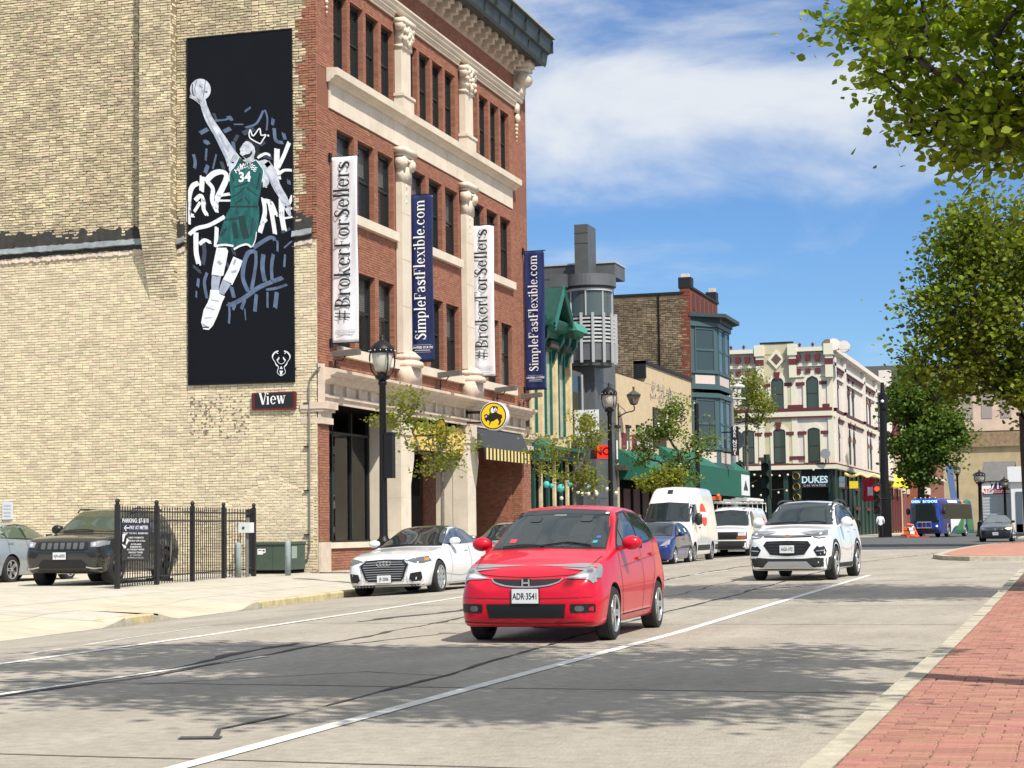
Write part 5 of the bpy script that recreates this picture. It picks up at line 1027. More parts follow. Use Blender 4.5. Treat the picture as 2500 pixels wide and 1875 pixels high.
boxp(K,'pub_beam',MATS['pub_shade_black'],-42,DX-.3,DY-.1,DY+.3,5.6,6.35)
for u in (-38,-33,-28.3,-24): boxp(K,'pub_post',m_dkg,u,u+.4,DY-.05,DY+.35,.4,5.6)
for y in [DY+.5+3.3*i for i in range(15)]: boxp(K,'pub_pilaster',m_dkg,DX+.06,DX+.2,y,y+.5,.4,zb2-.5)
for i in range(5): boxp(K,'maroon_window_hood',m_mar,DX+.06,DX+.3,162+i*9.4,166+i*9.4,4.5,4.8); boxp(K,'maroon_window_box',m_mar,DX+.06,DX+.3,162+i*9.4,166+i*9.4,1.6+1.1,3.0)
# upper cornices: front
for x0,x1 in ((-42,pd(520,0).x),(pd(925,0).x,DX)):
    z=pd(1000,185).z; boxp(K,'cornice_shelf',m_crt,x0,x1+ (.45 if x1==DX else 0),DY-.5,DY,z-.15,z+.2)
    n=int((x1-x0)/.82)
    for i in range(n): u=x0+.2+i*.82; boxp(K,'maroon_modillion',m_mar,u,u+.42,DY-.42,DY,z-.95,z-.4); boxp(K,'maroon_dentil',m_mar,u,u+.42,DY-.2,DY,z-2.0,z-1.6)
    boxp(K,'cornice_frieze',m_crt,(x0,x1,DY-.2,DY,z-1.4,z-1.15),(x0,x1,DY-.1,DY,z-2.3,z-2.1))
    for i in range(int((x1-x0)/1.1)): mb=M(); mb.lathe((x0+.6+i*1.1,DY-.3,z+.2),[(.14,0),(.05,.1),(.16,.25),(.02,.42)],6); at(mb.build('roof_crest',m_mar),K)
for x,y0,y1 in ((500,195,640),(925,180,640),(1390,170,640)):
    a=pd(x,y0); boxp(K,'console_body',m_crt,a.x-.3,a.x+.3,DY-.5,DY,a.z-2.4,a.z-.5); boxp(K,'maroon_console',m_mar,a.x-.33,a.x+.33,DY-.53,DY,a.z-1.3,a.z-.8); boxp(K,'pier_strip',m_crt,a.x-.25,a.x+.25,DY-.1,DY,zb2,a.z-2.4); boxp(K,'console_cap',m_crt,a.x-.4,a.x+.4,DY-.6,DY,a.z-.5,a.z+.45)
a=pd(715,305); mb=M(); mb.prism([(a.x,a.z+.85),(a.x+.75,a.z),(a.x,a.z-.85),(a.x-.75,a.z)],lambda u,v,d:(u,d,v),DY-.2,DY-.05); at(mb.build('diamond_frame',m_crt),K); mb=M(); mb.prism([(a.x,a.z+.5),(a.x+.45,a.z),(a.x,a.z-.5),(a.x-.45,a.z)],lambda u,v,d:(u,d,v),DY-.21,DY-.2); at(mb.build('diamond_recess',mat('brown_recess',(.12,.07,.05),.8)),K)
boxp(K,'parapet',m_olv,pd(520,0).x,pd(925,0).x,DY-.1,DY+.3,16,16.9); boxp(K,'parapet_cap',mdk,pd(500,0).x,pd(925,0).x,DY-.15,DY+.3,16.9,17.05)
# street side of the pub
z=pd(1000,185).z
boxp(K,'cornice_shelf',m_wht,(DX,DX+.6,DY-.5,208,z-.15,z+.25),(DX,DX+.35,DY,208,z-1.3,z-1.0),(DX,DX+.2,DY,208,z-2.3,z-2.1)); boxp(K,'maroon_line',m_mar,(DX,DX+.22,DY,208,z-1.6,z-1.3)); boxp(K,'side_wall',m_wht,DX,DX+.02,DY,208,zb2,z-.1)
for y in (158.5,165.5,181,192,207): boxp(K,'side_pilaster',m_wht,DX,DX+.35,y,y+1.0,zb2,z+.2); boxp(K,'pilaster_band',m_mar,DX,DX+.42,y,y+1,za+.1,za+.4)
for lv,(zt_,zb3) in enumerate(((pd(1000,560).z,pd(1000,920).z),(pd(1000,1210).z,pd(1000,1600).z))):
    for y in (161.5,169.8,173.2,184.5,187.6,195.8,199.2):
        mb=M(); mb.box(DX+.02,DX+.06,y,y+1.3,zb3,zt_); mb.lathe((DX+.02,y+.65,zt_),[(.65,0),(.65,.04)],12,axis='x'); w=at(mb.build('window',mat('pub_window_frame',(.02,.022,.024),.5)),K); boxp(K,'window_ornament',mat('maroon_grey',(.12,.06,.05),.7),DX+.02,DX+.28,y-.5,y+.0,zt_-.6,zt_-.2); boxp(K,'lamp_ornament',m_mar,DX+.02,DX+.2,y+.4,y+.9,zt_+.7,zt_+1.3)
# corner scroll acroteria
for (x,y) in ((1370,100),(1450,90),(1580,120)):
    a=pd(x,y); mb=M(); mb.lathe((a.x,DY-.1,a.z-.1),[(.01,0),(.5,.02),(.5,.6),(.01,.62)],12,axis='y'); mb.box(a.x-.45,a.x+.45,DY-.1,DY+.5,16.2,a.z-.2); at(mb.build('scroll_acroterion',m_wht if x>1400 else mat('shadow_stone_dark',(.15,.12,.11),.8)),K)
a=pd(2080,360); boxp(K,'end_pinnacle',m_wht,DX-.8,DX+.4,206.5,208.3,15.8,18.4)
p=pd(1360,1520); mb=M(); mb.lathe((p.x,DY-.9,p.z),[(.01,.15),(.36,.05),(.42,0)],16,axis='y'); o_=at(mb.build('satellite_dish',mat('dish_grey',(.25,.27,.27),.5)),K); boxp(K,'dish_foot',m_iron,p.x-.05,p.x+.05,DY-.8,DY-.5,zb2,p.z)
# DUKES sign and bits on the pub front
pe=lambda x,y,Y=DY-.6:onY(*z5(x,y),Y)
dks=thing('dukes_sign','black fascia sign with pale letters DUKES on the dark corner pub','sign',(-23,DY-.5,5.4)); a=pe(1040,330); b=pe(1400,470); boxp(dks,'board',mdk,a.x,b.x,DY-.6,DY-.45,b.z,a.z)
c=pe(1205,378); o=text('DUKES',.80,mat('pale_blue_letters',(.55,.75,.80),.5),dks,lambda u,v,d:(c.x+u*.9,DY-.62,c.z+v),bold=.03); o.matrix_parent_inverse=wm(dks).inverted(); c2_=pe(1205,450); o=text('ON WATER',.26,m_gp,dks,lambda u,v,d:(c2_.x+u*1.3,DY-.62,c2_.z+v),bold=.01,spacing=1.1); o.matrix_parent_inverse=wm(dks).inverted()
sg2=thing('pale_hanging_sign','small pale blue and cream sign on the corner post of the dark pub','sign',(-20,DY-.6,4)); a=pe(1520,335); b=pe(1595,470); boxp(sg2,'board',mat('pale_cyan_board',(.45,.66,.68),.5),a.x,b.x,DY-.7,DY-.6,b.z+.45,a.z); boxp(sg2,'lower_board',m_crt,a.x,b.x,DY-.7,DY-.6,b.z,b.z+.4)
fl=thing('festoon_lights','festoon of small pale lamps strung across the dark pub front','lights',(-26,DY-1,5)); mb=M(); r=random.Random(6); P=[]
for x,y in ((330,320),(430,312),(520,330),(650,318),(755,325),(860,312),(970,290),(1190,245),(410,458),(625,560),(740,540),(845,515),(515,575),(1640,745)): q=pe(x,y,DY-1.2); mbb=M(); mbb.sphere(q,.1,7); at(mbb.build('lamp',mat('bulb_glass',(.75,.72,.55),.3)),fl)
mb=M(); mb.tube([pe(x,y,DY-1.2) for x,y in ((215,500),(470,380))],.04,4); mb.tube([pe(x,y,DY-1.2) for x,y in ((530,520),(860,490))],.04,4); at(mb.build('cable',m_trim),fl)
fe=thing('fairy_light_swag','warm yellow fairy lights swagged along the green side of the pub','lights',(DX+.4,170,6)); 
pts=[onX(*z5(x,y),DX+.5) for x,y in ((1600,300),(1690,330),(1790,300),(1880,335),(1960,310),(2050,350))]; mb=M(); P=smoothpts(pts,8)
for q in P: mb.sphere(q,.13,5)
at(mb.build('fairy_lights',mat('warm_lights',(.75,.58,.22),.5,emit=.3)),fe)['kind']='stuff'
def flag(name,label,x,y,w,h,m1,m2,Y,stripes=0):
    t=thing(name,label,'flag',onY(*z5(x,y),Y)); a=onY(*z5(x,y),Y); mb=M(); n=8; W_,H_=w,h; V=[]
    for j in range(9):
        for i in range(n+1): V.append((a.x+W_*i/n,Y+.15*math.sin(i*1.1+j*.3),a.z-H_*j/8+.25*(i/n)*W_*(-1 if stripes else .4)))
    F=[(j*(n+1)+i,j*(n+1)+i+1,(j+1)*(n+1)+i+1,(j+1)*(n+1)+i) for j in range(8) for i in range(n)]; mb.add(V,F); mb.m=[(1 if ((q//n)%2 if stripes else (2<q%n<6 and 2<q//n<6)) else 0) for q in range(len(F))]; at(mb.build('cloth',[m1,m2]),t); mb=M(); mb.tube([(a.x-.05,Y,a.z+.3),(a.x-.05,Y,a.z-h*.9)],.03,5); at(mb.build('pole',m_iron),t)
flag('red_flag','red and white flag hanging from the green side of the corner pub',1820,370,1.15,2.0,mat('flag_red',(.5,.02,.06),.7),m_wp,165); flag('striped_flag','red and white striped flag beside the tall black pole at the pub corner',2010,390,1.2,1.7,mat('flag_dark_red',(.16,.04,.045),.7),mat('flag_grey',(.32,.3,.3),.7),170,1)
yb=thing('yellow_pub_sign','small yellow sign between the pale sign and the red flag','sign',(DX,160,4)); a=onY(*z5(1650,395),160); b=onY(*z5(1765,485),160); boxp(yb,'board',mat('bright_yellow',(.80,.62,.03),.5),a.x,b.x,160,160.1,b.z,a.z)
# ---- beyond the pub
YB_=208.3
yb_b,_=shell('yellow_awning_bar','narrow cream bar with bright yellow domed awnings beyond the corner pub','' or -40,DX,YB_,222,.3,9.5,mat('cream_bar_wall',(.55,.45,.28),.9,var=.15))
for i in range(4): boxp(yb_b,'arched_opening',m_room,DX,DX+.05,209.5+i*3,211+i*3,.6,4.6); boxp(yb_b,'maroon_column',m_mar,DX,DX+.2,208.6+i*3,209.1+i*3,.4,5.4)
ya=thing('yellow_awning','bright yellow domed awning over the narrow cream bar','awning',(DX,212,6)); 
for y_ in (209.2,215.0): mb=M(); mb.lathe((DX,y_,5.5),[(1.5,0),(1.4,.6),(.9,1.2),(.1,1.5)],14); at(mb.build('dome',mat('bright_yellow',(.80,.62,.03),.5)),ya)
mrb,_=shell('maroon_gable_building','tall maroon and cream gabled building partly hidden by the street tree','' or -40,DX,222.2,236,.3,15.5,mat('maroon_wall',(.22,.07,.065),.9,var=.2)); boxp(mrb,'cream_pilaster',m_crt,(DX,DX+.3,222.3,223.3,5,15.5),(DX,DX+.3,228,229,5,15.5)); 
for i in range(4):
    for zz in (6,10.5): boxp(mrb,'window',m_room,DX,DX+.05,223.8+i*2.9,225.2+i*2.9,zz,zz+3)
# red brick two-storey on the right of the tree (facing the street, further along)
RX=-15.8
rbb,_=shell('red_brick_two_storey','two-storey red brick building with pale sills behind the bus','' or -30,RX-2,236.5,262,.3,13.5,mat('distant_red_brick',(.24,.085,.06),.9,var=.15,vscale=1.5))
q=lambda x,y:onX(*z6(x,y),RX-2)
for (x0,x1) in ((578,600),(607,632),(678,702),(708,730),(742,760),(768,785),(790,806)):
    a=q(x0,1050); b=q(x1,1170); w=boxp(rbb,'window',mat('pub_window_frame',(.02,.022,.024),.5),RX-2,RX-1.95,a.y,b.y,b.z,a.z); mb=M(); mb.quad((RX-1.94,a.y+.2,b.z+.2),(RX-1.94,b.y-.2,b.z+.2),(RX-1.94,b.y-.2,a.z-.2),(RX-1.94,a.y+.2,a.z-.2)); at(mb.build('pane',glassmat('distant_pane',(.22,.26,.24),.97)),w)
a=q(575,1170); boxp(rbb,'pale_sill',m_stone,RX-2,RX-1.7,236.6,262,a.z-.3,a.z); boxp(rbb,'coping',m_stone,RX-2.3,RX-1.8,236.4,262.1,13.5,13.8); boxp(rbb,'ground_arch',m_stone2,RX-2,RX-1.8,236.6,262,3.8,4.4)
og=thing('orange_corner_shopfront','low orange and red trimmed shopfront between the tree and the red brick building','building',(RX-2,236,.4)); boxp(og,'wall',mat('orange_shop_wall',(.28,.10,.05),.9,var=.2),-23,RX-2.4,228.5,236.4,.3,10.5); boxp(og,'orange_trim',mat('orange_trim_paint',(.7,.16,.02),.6),RX-2.4,RX-2.2,229,231.5,6.3,10.2); boxp(og,'cream_fascia',m_crt,RX-2.4,RX-1.9,228.6,236.3,5.0,5.8)
for i in range(3): boxp(og,'white_sign_panel',mat('lit_shop_letters',(.85,.78,.70),.5,emit=.25),RX-1.9,RX-1.85,232+i*1.4,233+i*1.4,6.3,7.3)
# big pale building with dark upper storey in the distance, facing the camera
m_big=mat('distant_tan_wall',(.40,.32,.19),.95,var=.2,vscale=.5)
bg1,_=shell('distant_tan_block','large windowless tan block with a pink upper storey behind the trees','' or -26,6,300,340,.3,23.5,m_big)
c=onY(*z6(700,810),300); boxp(bg1,'pink_upper_storey',mat('distant_pink_wall',(.55,.42,.33),.95,var=.15,vscale=.5),-26.1,6.1,299.7,300,c.z,24); boxp(bg1,'ragged_band',mat('distant_brown_band',(.24,.17,.10),.95,var=.4,vscale=2),-26.2,6.2,299.5,299.7,c.z-2.5,c.z-.2)
for i in range(9): boxp(bg1,'window',mat('pale_arch_window',(.30,.26,.24),.5),-20+i*2.9,-18.4+i*2.9,299.6,299.7,c.z+2,c.z+6.5)
a=onY(2130,895,420); dr_,_=shell('distant_slate_roofed_hall','distant long hall with dark slate roof and pale wall above the treetops','' or -75,-8,420,450,.3,a.z-12,mat('distant_pale_wall',(.55,.46,.33),.9)); boxp(dr_,'slate_roof',mat('distant_slate',(.10,.10,.095),.9,var=.2),-76,-7,419,451,a.z-12,a.z)
# pale blue gabled building at the right with banner
GB=thing('white_gabled_building','pale blue clapboard building with white trim and a red and navy banner, right background','building',(-8,215,.4)); q=lambda x,y,Y=215:onY(*z6(x,y),Y)
a=q(822,1170); b=q(1035,1420); boxp(GB,'clapboard_wall',mat('pale_blue_clapboard',(.40,.46,.52),.8),a.x,b.x,215,232,.3,a.z)
z=.6
while z<a.z: boxp(GB,'clapboard',mat('pale_blue_clapboard',(.40,.46,.52),.8),a.x,b.x,214.93,215,z,z+.26) if z<a.z-.3 else None; z+=.34
c=q(820,1075); d_=q(1050,1165); mb=M(); mb.add([(a.x-.2,214.5,d_.z),(d_.x,214.5,d_.z),(d_.x,224,c.z+1.0),(a.x-.2,224,c.z+1.0)],[(0,1,2,3)]); mb.add([(a.x-.2,233,d_.z),(d_.x,233,d_.z),(d_.x,224,c.z+1.0),(a.x-.2,224,c.z+1.0)],[(0,1,2,3)]); at(mb.build('slate_roof',mat('mid_slate',(.13,.125,.12),.9,var=.25,vscale=2)),GB)
c=q(1030,1100); d_=q(1100,1540); boxp(GB,'white_front_bay',mat('white_clapboard',(.68,.70,.74),.7),c.x,d_.x+.8,213.5,215,.4,c.z); 
for k in range(3): boxp(GB,'tall_window',mat('slate_blue_window',(.10,.13,.17),.3),c.x+.5+k*1.15,c.x+1.2+k*1.15,213.4,213.5,c.z-7.5,c.z-2.3); boxp(GB,'tall_window',mat('slate_blue_window',(.10,.13,.17),.3),c.x+.5+k*1.15,c.x+1.2+k*1.15,213.4,213.5,1.2,c.z-10.5)
boxp(GB,'bay_cornice',mat('white_clapboard',(.68,.70,.74),.7),c.x-.3,d_.x+1,213.1,213.5,c.z-1.2,c.z+.5); boxp(GB,'shop_fascia',mat('slate_grey_sign',(.2,.24,.3),.5),c.x+.3,d_.x+.6,213.35,213.5,c.z-9.6,c.z-8.3)
bnn=thing('real_estate_banner','navy, white and red banner on the pale blue clapboard wall','banner',(a.x,214.8,8)); c=q(822,1188); d_=q(1010,1260); w=(d_.x-c.x); zc_=(c.z+d_.z)/2
boxp(bnn,'white_field',m_wp,c.x,c.x+w*.35,214.78,214.9,zc_,c.z); boxp(bnn,'navy_field',mat('banner_navy',(.01,.02,.12),.5),c.x+w*.35,d_.x,214.78,214.9,zc_,c.z); boxp(bnn,'red_field',mat('banner_red',(.5,.01,.05),.5),c.x,d_.x,214.78,214.9,d_.z,zc_)
for s_,u_,v_,sz in (('271-18',.68,.76,1.05),('ALE',.17,.25,.8),('realtor.com',.72,.25,.6)): o=text(s_,sz,m_wp,bnn,lambda u,v,d,u_=u_,v_=v_:(c.x+w*u_+u,214.76,d_.z+(c.z-d_.z)*v_+v),bold=.03); o.matrix_parent_inverse=wm(bnn).inverted()
# right edge: tan narrow block beside the trunk
nb,_=shell('yellow_edge_building','narrow yellow-cream building edge beside the large tree trunk','' or 0.5,14,150,190,.3,13,mat('yellow_cream_wall',(.62,.52,.28),.9))
# ---------------------------------------------------------------- vehicles
def paint(name,col,metal=0,rough=.32,coat=1,spec=.5): return mat(name,col,rough,metal=metal,coat=coat,spec=spec)
COLS='y zb wb zm wm zs ws zt wt'.split()
def loft(keys,crown=.05,N=90):
    keys=np.array(keys,float); L=keys[-1,0]
    t=np.linspace(0,1,N); ys=L*(.5-.5*np.cos(np.pi*t)); ys=.5*ys+.5*L*t; ys[0]=0; ys[-1]=L
    D=[ys]+[np.interp(ys,keys[:,0],keys[:,i]) for i in range(1,9)]
    for _ in range(3):
        for i in range(1,9):
            d=D[i].copy(); d[2:-2]=(D[i][1:-3]+2*D[i][2:-2]+D[i][3:-1])/4; D[i]=d
    rings=[]
    for k in range(N):
        y,zb,wb,zm,wm,zs,ws,zt,wt=[D[i][k] for i in range(9)]
        h=max(zt-zs,.001); cr=min(crown*wt*1.3,h*.6+.004)
        P=[(0,zb),(wb*.93,zb),(wb,zb+min(.04,(zm-zb)*.3)),(wm,zm),(ws,zs),(wt,zt-cr),(wt*.55,zt-cr*.3),(0,zt)]
        rad=[0,.3,.3,.35,.22,.38,.4,0]
        Q=[]
        for i,p in enumerate(P):
            if rad[i]==0: Q.append(p); continue
            a=P[i-1]; b=P[i+1]; r=rad[i]
            A_=(p[0]+(a[0]-p[0])*r,p[1]+(a[1]-p[1])*r); B_=(p[0]+(b[0]-p[0])*r,p[1]+(b[1]-p[1])*r)
            for s in (0,.33,.67,1): Q.append(((1-s)**2*A_[0]+2*s*(1-s)*p[0]+s*s*B_[0],(1-s)**2*A_[1]+2*s*(1-s)*p[1]+s*s*B_[1]))
        full=Q+[(-x,z) for x,z in Q[-2:0:-1]]
        rings.append([(x,y,z) for x,z in full])
    n=len(rings[0]); V=[p for r in rings for p in r]
    F=[(k*n+j,k*n+(j+1)%n,(k+1)*n+(j+1)%n,(k+1)*n+j) for k in range(N-1) for j in range(n)]+[tuple(range(n)),tuple(range((N-1)*n,N*n))[::-1]]
    mb=M(); mb.add(V,F); return mb
class Car:
    def __init__(s,name,label,loc,rz,keys,paintm,axles,r,track,cat='car',crown=.05,rx=0,ry=0,group=None,ww=.2,rim='spoke',rimm=None,arch=.045,nsp=7,lower=None):
        s.t=thing(name,label,cat,loc,rz,group,rx,ry); s.keys=keys; s.p=paintm; s.L=keys[-1][0]
        body=loft(keys,crown).build('body',[paintm,m_arch]); me=body.data
        for z_ in (0,):
            cut=M()
            for ay in axles:
                for sx in (-1,1):
                    cut.lathe((sx*(track/2+ww*.5+.25)-.33*sx if False else (track/2-ww*.75 if sx>0 else -track/2-1.0+ww*.75),ay,r+.005),[(r+arch,0),(r+arch,1.0)],36,axis='x')
            c=cut.build('cut',[paintm,m_arch]); c.data.polygons.foreach_set('material_index',[1]*len(c.data.polygons))
            md=body.modifiers.new('b','BOOLEAN'); md.operation='DIFFERENCE'; md.solver='EXACT'; md.object=c
            try: md.material_mode='INDEX'
            except Exception: pass
            dg=bpy.context.evaluated_depsgraph_get(); me2=bpy.data.meshes.new_from_object(body.evaluated_get(dg)); body.modifiers.clear(); body.data=me2; bpy.data.objects.remove(c)
        me2.name='body'; body.parent=s.t; autosmooth(body,38); s.body=body
        bm=bmesh.new(); bm.from_mesh(me2); s.bvh=BVHTree.FromBMesh(bm); bm.free()
        s.wheels(axles,r,track,ww,rim,rimm or m_alloy,nsp)
    def wheels(s,axles,r,track,ww,rim,rimm,nsp):
        rr=r*.70
        ty=M(); ty.lathe((0,0,0),[(rr,-ww/2),(r*.93,-ww/2),(r,-ww*.36),(r,ww*.36),(r*.93,ww/2),(rr,ww/2),(rr,-ww/2)],36,axis='x',cap=False); tm=ty.mesh('tyre',m_tyre); 
        bm=bmesh.new(); bm.from_mesh(tm); bmesh.ops.recalc_face_normals(bm,faces=bm.faces); bm.to_mesh(tm); bm.free()
        for ay in axles:
            for sx in (1,-1):
                w=link('wheel',tm,s.t,(sx*(track/2-ww*.02),ay,r)); 
                key=('rim',sx)
                ri=M(); o=ww/2*sx
                ri.lathe((0,0,0),[(rr*1.0,o),(rr*.97,o-.005*sx),(rr*.90,o-.012*sx),(rr*.88,o-.06*sx),(.01,o-.07*sx)],32,axis='x',mi=1,cap=False)
                ri.lathe((0,0,0),[(rr*1.01,o-.002*sx),(rr*1.0,o+.004*sx),(rr*.93,o-.002*sx),(rr*.90,o-.02*sx)],32,axis='x',mi=0,cap=False)
                for i in range(nsp):
                    a=2*math.pi*i/nsp; 
                    for da in ((-.11,.11) if rim=='twin' else (0,)):
                        ca,sa=math.cos(a+da),math.sin(a+da); wd=.020 if rim=='twin' else .032
                        ri.obox((o-.022*sx,ca*rr*.53,sa*rr*.53),(.012,0,0),(0,ca*rr*.42,sa*rr*.42),(0,-sa*wd*r/.3,ca*wd*r/.3),0)
                ri.lathe((0,0,0),[(.01,o-.004*sx),(.05,o-.004*sx),(.06,o-.03*sx)],12,axis='x',mi=0)
                rb_=ri.build('rim',[rimm,m_brake]); rb_.parent=w
    def hit(s,d,u,v):
        if d=='F': o,dr=Vector((u,-2,v)),Vector((0,1,0))
        elif d=='B': o,dr=Vector((u,s.L+2,v)),Vector((0,-1,0))
        elif d=='O': o,dr=Vector((u,.1-1.24,v+1.56)),Vector((0,.6223,-.7828))
        elif d=='L': o,dr=Vector((3,u,v)),Vector((-1,0,0))
        elif d=='R': o,dr=Vector((-3,u,v)),Vector((1,0,0))
        else: o,dr=Vector((u,v,5)),Vector((0,0,-1))
        p,n,_,_=s.bvh.ray_cast(o,dr)
        if p is None: return None,None
        if n.dot(dr)>0: n=-n
        return p,n
    def decal(s,name,m,d,P,off=.004,g=.07,parent=None,mi=None,label=None,thick=0):
        # flat outline laid onto the body surface, following its curve
        if name.startswith(('head','lamp','running','turn')): g=min(g,.028); off+=.005
        n=len(P); B_=[]
        for i in range(n):
            a=Vector(P[i]); b=Vector(P[(i+1)%n]); k=max(1,int((b-a).length/g))
            for j in range(k): B_.append(a.lerp(b,j/k))
        xs=[p.x for p in B_]; zs_=[p.y for p in B_]; I=[]
        def inside(x,y):
            c=False; m_=len(B_)
            for i in range(m_):
                x1,y1=B_[i]; x2,y2=B_[(i+1)%m_]
                if (y1>y)!=(y2>y) and x<(x2-x1)*(y-y1)/(y2-y1)+x1: c=not c
            return c
        x=min(xs)+g*.5
        while x<max(xs):
            z=min(zs_)+g*.5
            while z<max(zs_):
                if inside(x,z) and min((Vector((x,z))-b).length for b in B_)>g*.35: I.append(Vector((x,z)))
                z+=g
            x+=g
        k=len(B_); res=delaunay_2d_cdt(B_+I,[],[list(range(k))],1,1e-5); V2,_,F2=res[0],res[1],res[2]
        V=[];ok=[]
        for v in V2:
            p,nn=s.hit(d,v.x,v.y); ok.append(p is not None); V.append(tuple(p+nn*off) if p else (0,0,0))
        F=[tuple(f) for f in F2 if all(ok[i] for i in f)]
        mb=M(); mb.add(V,F); o=mb.build(name,m,None,True); o.parent=parent or s.t
        if label: o['label']=label
        return o
    def both(s,name,m,P,**k):
        o=s.decal(name,m,'L',P,**k); s.decal(name,m,'R',P,**k); return o
    def mir(s,name,m,d,P,**k):
        s.decal(name,m,d,P,**k); return s.decal(name,m,d,[(-x,y) for x,y in P],**k)
    def line(s,name,m,d,P,w=.008,off=.0035,sides=(1,),parent=None,k=6):
        for sx in sides:
            mb=M(); dd=d if d!='S' else ('L' if sx>0 else 'R')
            Q=smoothpts([(p[0]*(sx if d in 'FBT' else 1),p[1]) for p in P],k) if k>1 else [Vector(p) for p in P]; L_=[]
            for i,q in enumerate(Q):
                t=(Q[min(i+1,len(Q)-1)]-Q[max(i-1,0)]).normalized(); nn=Vector((-t.y,t.x))
                a,na=s.hit(dd,*(q+nn*w/2)); b,nb=s.hit(dd,*(q-nn*w/2))
                L_.append((a+na*off,b+nb*off) if a and b else None)
            for a,b in zip(L_,L_[1:]):
                if a and b: mb.quad(a[0],a[1],b[1],b[0])
            if mb.f: o=mb.build(name,m,None); o.parent=parent or s.t
    def mirror(s,y,z,m,w=.2,h=.14,x=None,dark=None):
        for sx in (1,-1):
            p,n=s.hit('L' if sx>0 else 'R',y,z); x0=abs(p.x)
            mb=M(); mb.sphere((sx*(x0+.05+w*.5),y+.02,z+.05),1,14,sc=(w*.55,.085,h*.55)); o=mb.build('mirror',m,None,True); o.parent=s.t
            mb=M(); mb.obox((sx*(x0+.04),y+.02,z-.01),(.07,0,.02),(0,.03,0),(0,0,.022)); q=mb.build('mirror_arm',dark or m_trim); q.parent=o
            mb=M(); mb.obox((sx*(x0+.05+w*.5),y+.095,z+.05),(w*.46,0,0),(0,.004,0),(0,0,h*.42)); q=mb.build('mirror_glass',m_cglass); q.parent=o
    def plate(s,txt,z,x=0,y=None,w=.305,h=.155,m=None,d='F'):
        p,n=s.hit(d,x,z); yy=p.y-.02 if d=='F' else p.y+.02
        mb=M(); mb.box(x-w/2,x+w/2,yy-.006,yy+.006,z-h/2,z+h/2); o=mb.build('licence_plate',m or m_plate); o.parent=s.t
        mb=M(); mb.box(x-w/2-.008,x+w/2+.008,yy-.004,yy+.016,z-h/2-.008,z+h/2+.008); q=mb.build('plate_frame',m_trim); q.parent=o
        q=text(txt,.078,m_ink,None,lambda u,v,dd:(x+u*.86,yy-.009,z-.004+v*1.25),name='plate_lettering',bold=.012); q.parent=o; return o
    def wiper(s,pts,off=.02):
        mb=M(); P=[]
        for x,z in smoothpts(pts,4): 
            p,n=s.hit('F',x,z)
            if p: P.append(p+n*off)
        mb.tube(P,.009,5); o=mb.build('wiper',m_trim); o.parent=s.t
    def handle(s,y,z,m,w=.2):
        for d in 'LR':
            p,n=s.hit(d,y,z)
            if p: mb=M(); mb.obox(p+n*.018,(0,w/2,0),(n*.008),(0,0,.017)); o=mb.build('door_handle',m); o.parent=s.t
def bx(car,name,m,x0,x1,y0,y1,z0,z1,parent=None):
    mb=M(); mb.box(x0,x1,y0,y1,z0,z1); o=mb.build(name,m); o.parent=parent or car.t; return o
# ---- red hatchback
K_FIT=[(0,.38,.40,.46,.46,.52,.42,.57,.33),(.02,.26,.58,.46,.62,.60,.57,.64,.45),(.06,.20,.69,.46,.72,.66,.67,.70,.54),(.14,.175,.755,.46,.785,.72,.72,.765,.59),(.28,.17,.79,.48,.825,.80,.745,.835,.61),(.55,.17,.80,.52,.838,.88,.755,.915,.64),(.92,.17,.80,.58,.84,.955,.765,1.005,.675),(.99,.17,.80,.58,.84,.965,.775,1.03,.71),(1.8,.17,.80,.6,.84,1.0,.775,1.455,.61),(1.93,.17,.80,.6,.84,1.01,.775,1.495,.60),(2.35,.17,.80,.6,.84,1.03,.775,1.525,.59),(3.1,.17,.80,.62,.84,1.06,.77,1.505,.57),(3.6,.18,.79,.64,.83,1.09,.75,1.44,.54),(3.84,.22,.76,.62,.80,1.06,.70,1.27,.52),(3.95,.27,.72,.58,.76,.98,.64,1.08,.50),(4.0,.36,.62,.55,.66,.8,.56,.88,.45)]
red=paint('crimson_paint',(.58,.002,.022),rough=.35,coat=.55,spec=.25)
f=Car('red_hatchback','bright red small hatchback driving down the middle lane',(-5.88,19.62,0),R(1),K_FIT,red,[.82,3.27],.295,1.475,cat='car',ww=.19,nsp=5,rim='twin')
f.t.scale=(1,1,1.02); f.t['category']='car'; f.t['label']='bright red small hatchback driving in the lane nearest the camera'
ws=[(-.66,1.015),(0,1.035),(.66,1.015),(.60,1.27),(.545,1.43),(0,1.462),(-.545,1.43),(-.60,1.27)]
wo=f.decal('windscreen_surround',m_trim,'F',[(x*1.035,z+(.014 if z>1.2 else -.016)) for x,z in ws],.003)
w=f.decal('windscreen',m_cglass,'F',ws,.007)
f.decal('parking_sticker',mat('red_sticker',(.6,.05,.06),.5),'F',[(-.50,1.075),(-.42,1.075),(-.42,1.115),(-.50,1.115)],.011,parent=w); f.decal('round_sticker',mat('teal_sticker',(.02,.35,.30),.5),'F',[(.50,1.065),(.55,1.065),(.555,1.095),(.50,1.095)],.011,parent=w); f.decal('blue_sticker',mat('blue_sticker',(.05,.1,.4),.5),'F',[(.52,1.12),(.57,1.12),(.57,1.145),(.52,1.145)],.011,parent=w); f.decal('paper_tag',m_wp,'F',[(.51,1.40),(.545,1.40),(.545,1.417),(.51,1.417)],.011,parent=w)
f.decal('tinted_band',mat('tinted_glass',(.006,.008,.009),.04,spec=.8),'F',[(-.57,1.385),(0,1.41),(.57,1.385),(.548,1.425),(0,1.457),(-.548,1.425)],.009,parent=w)
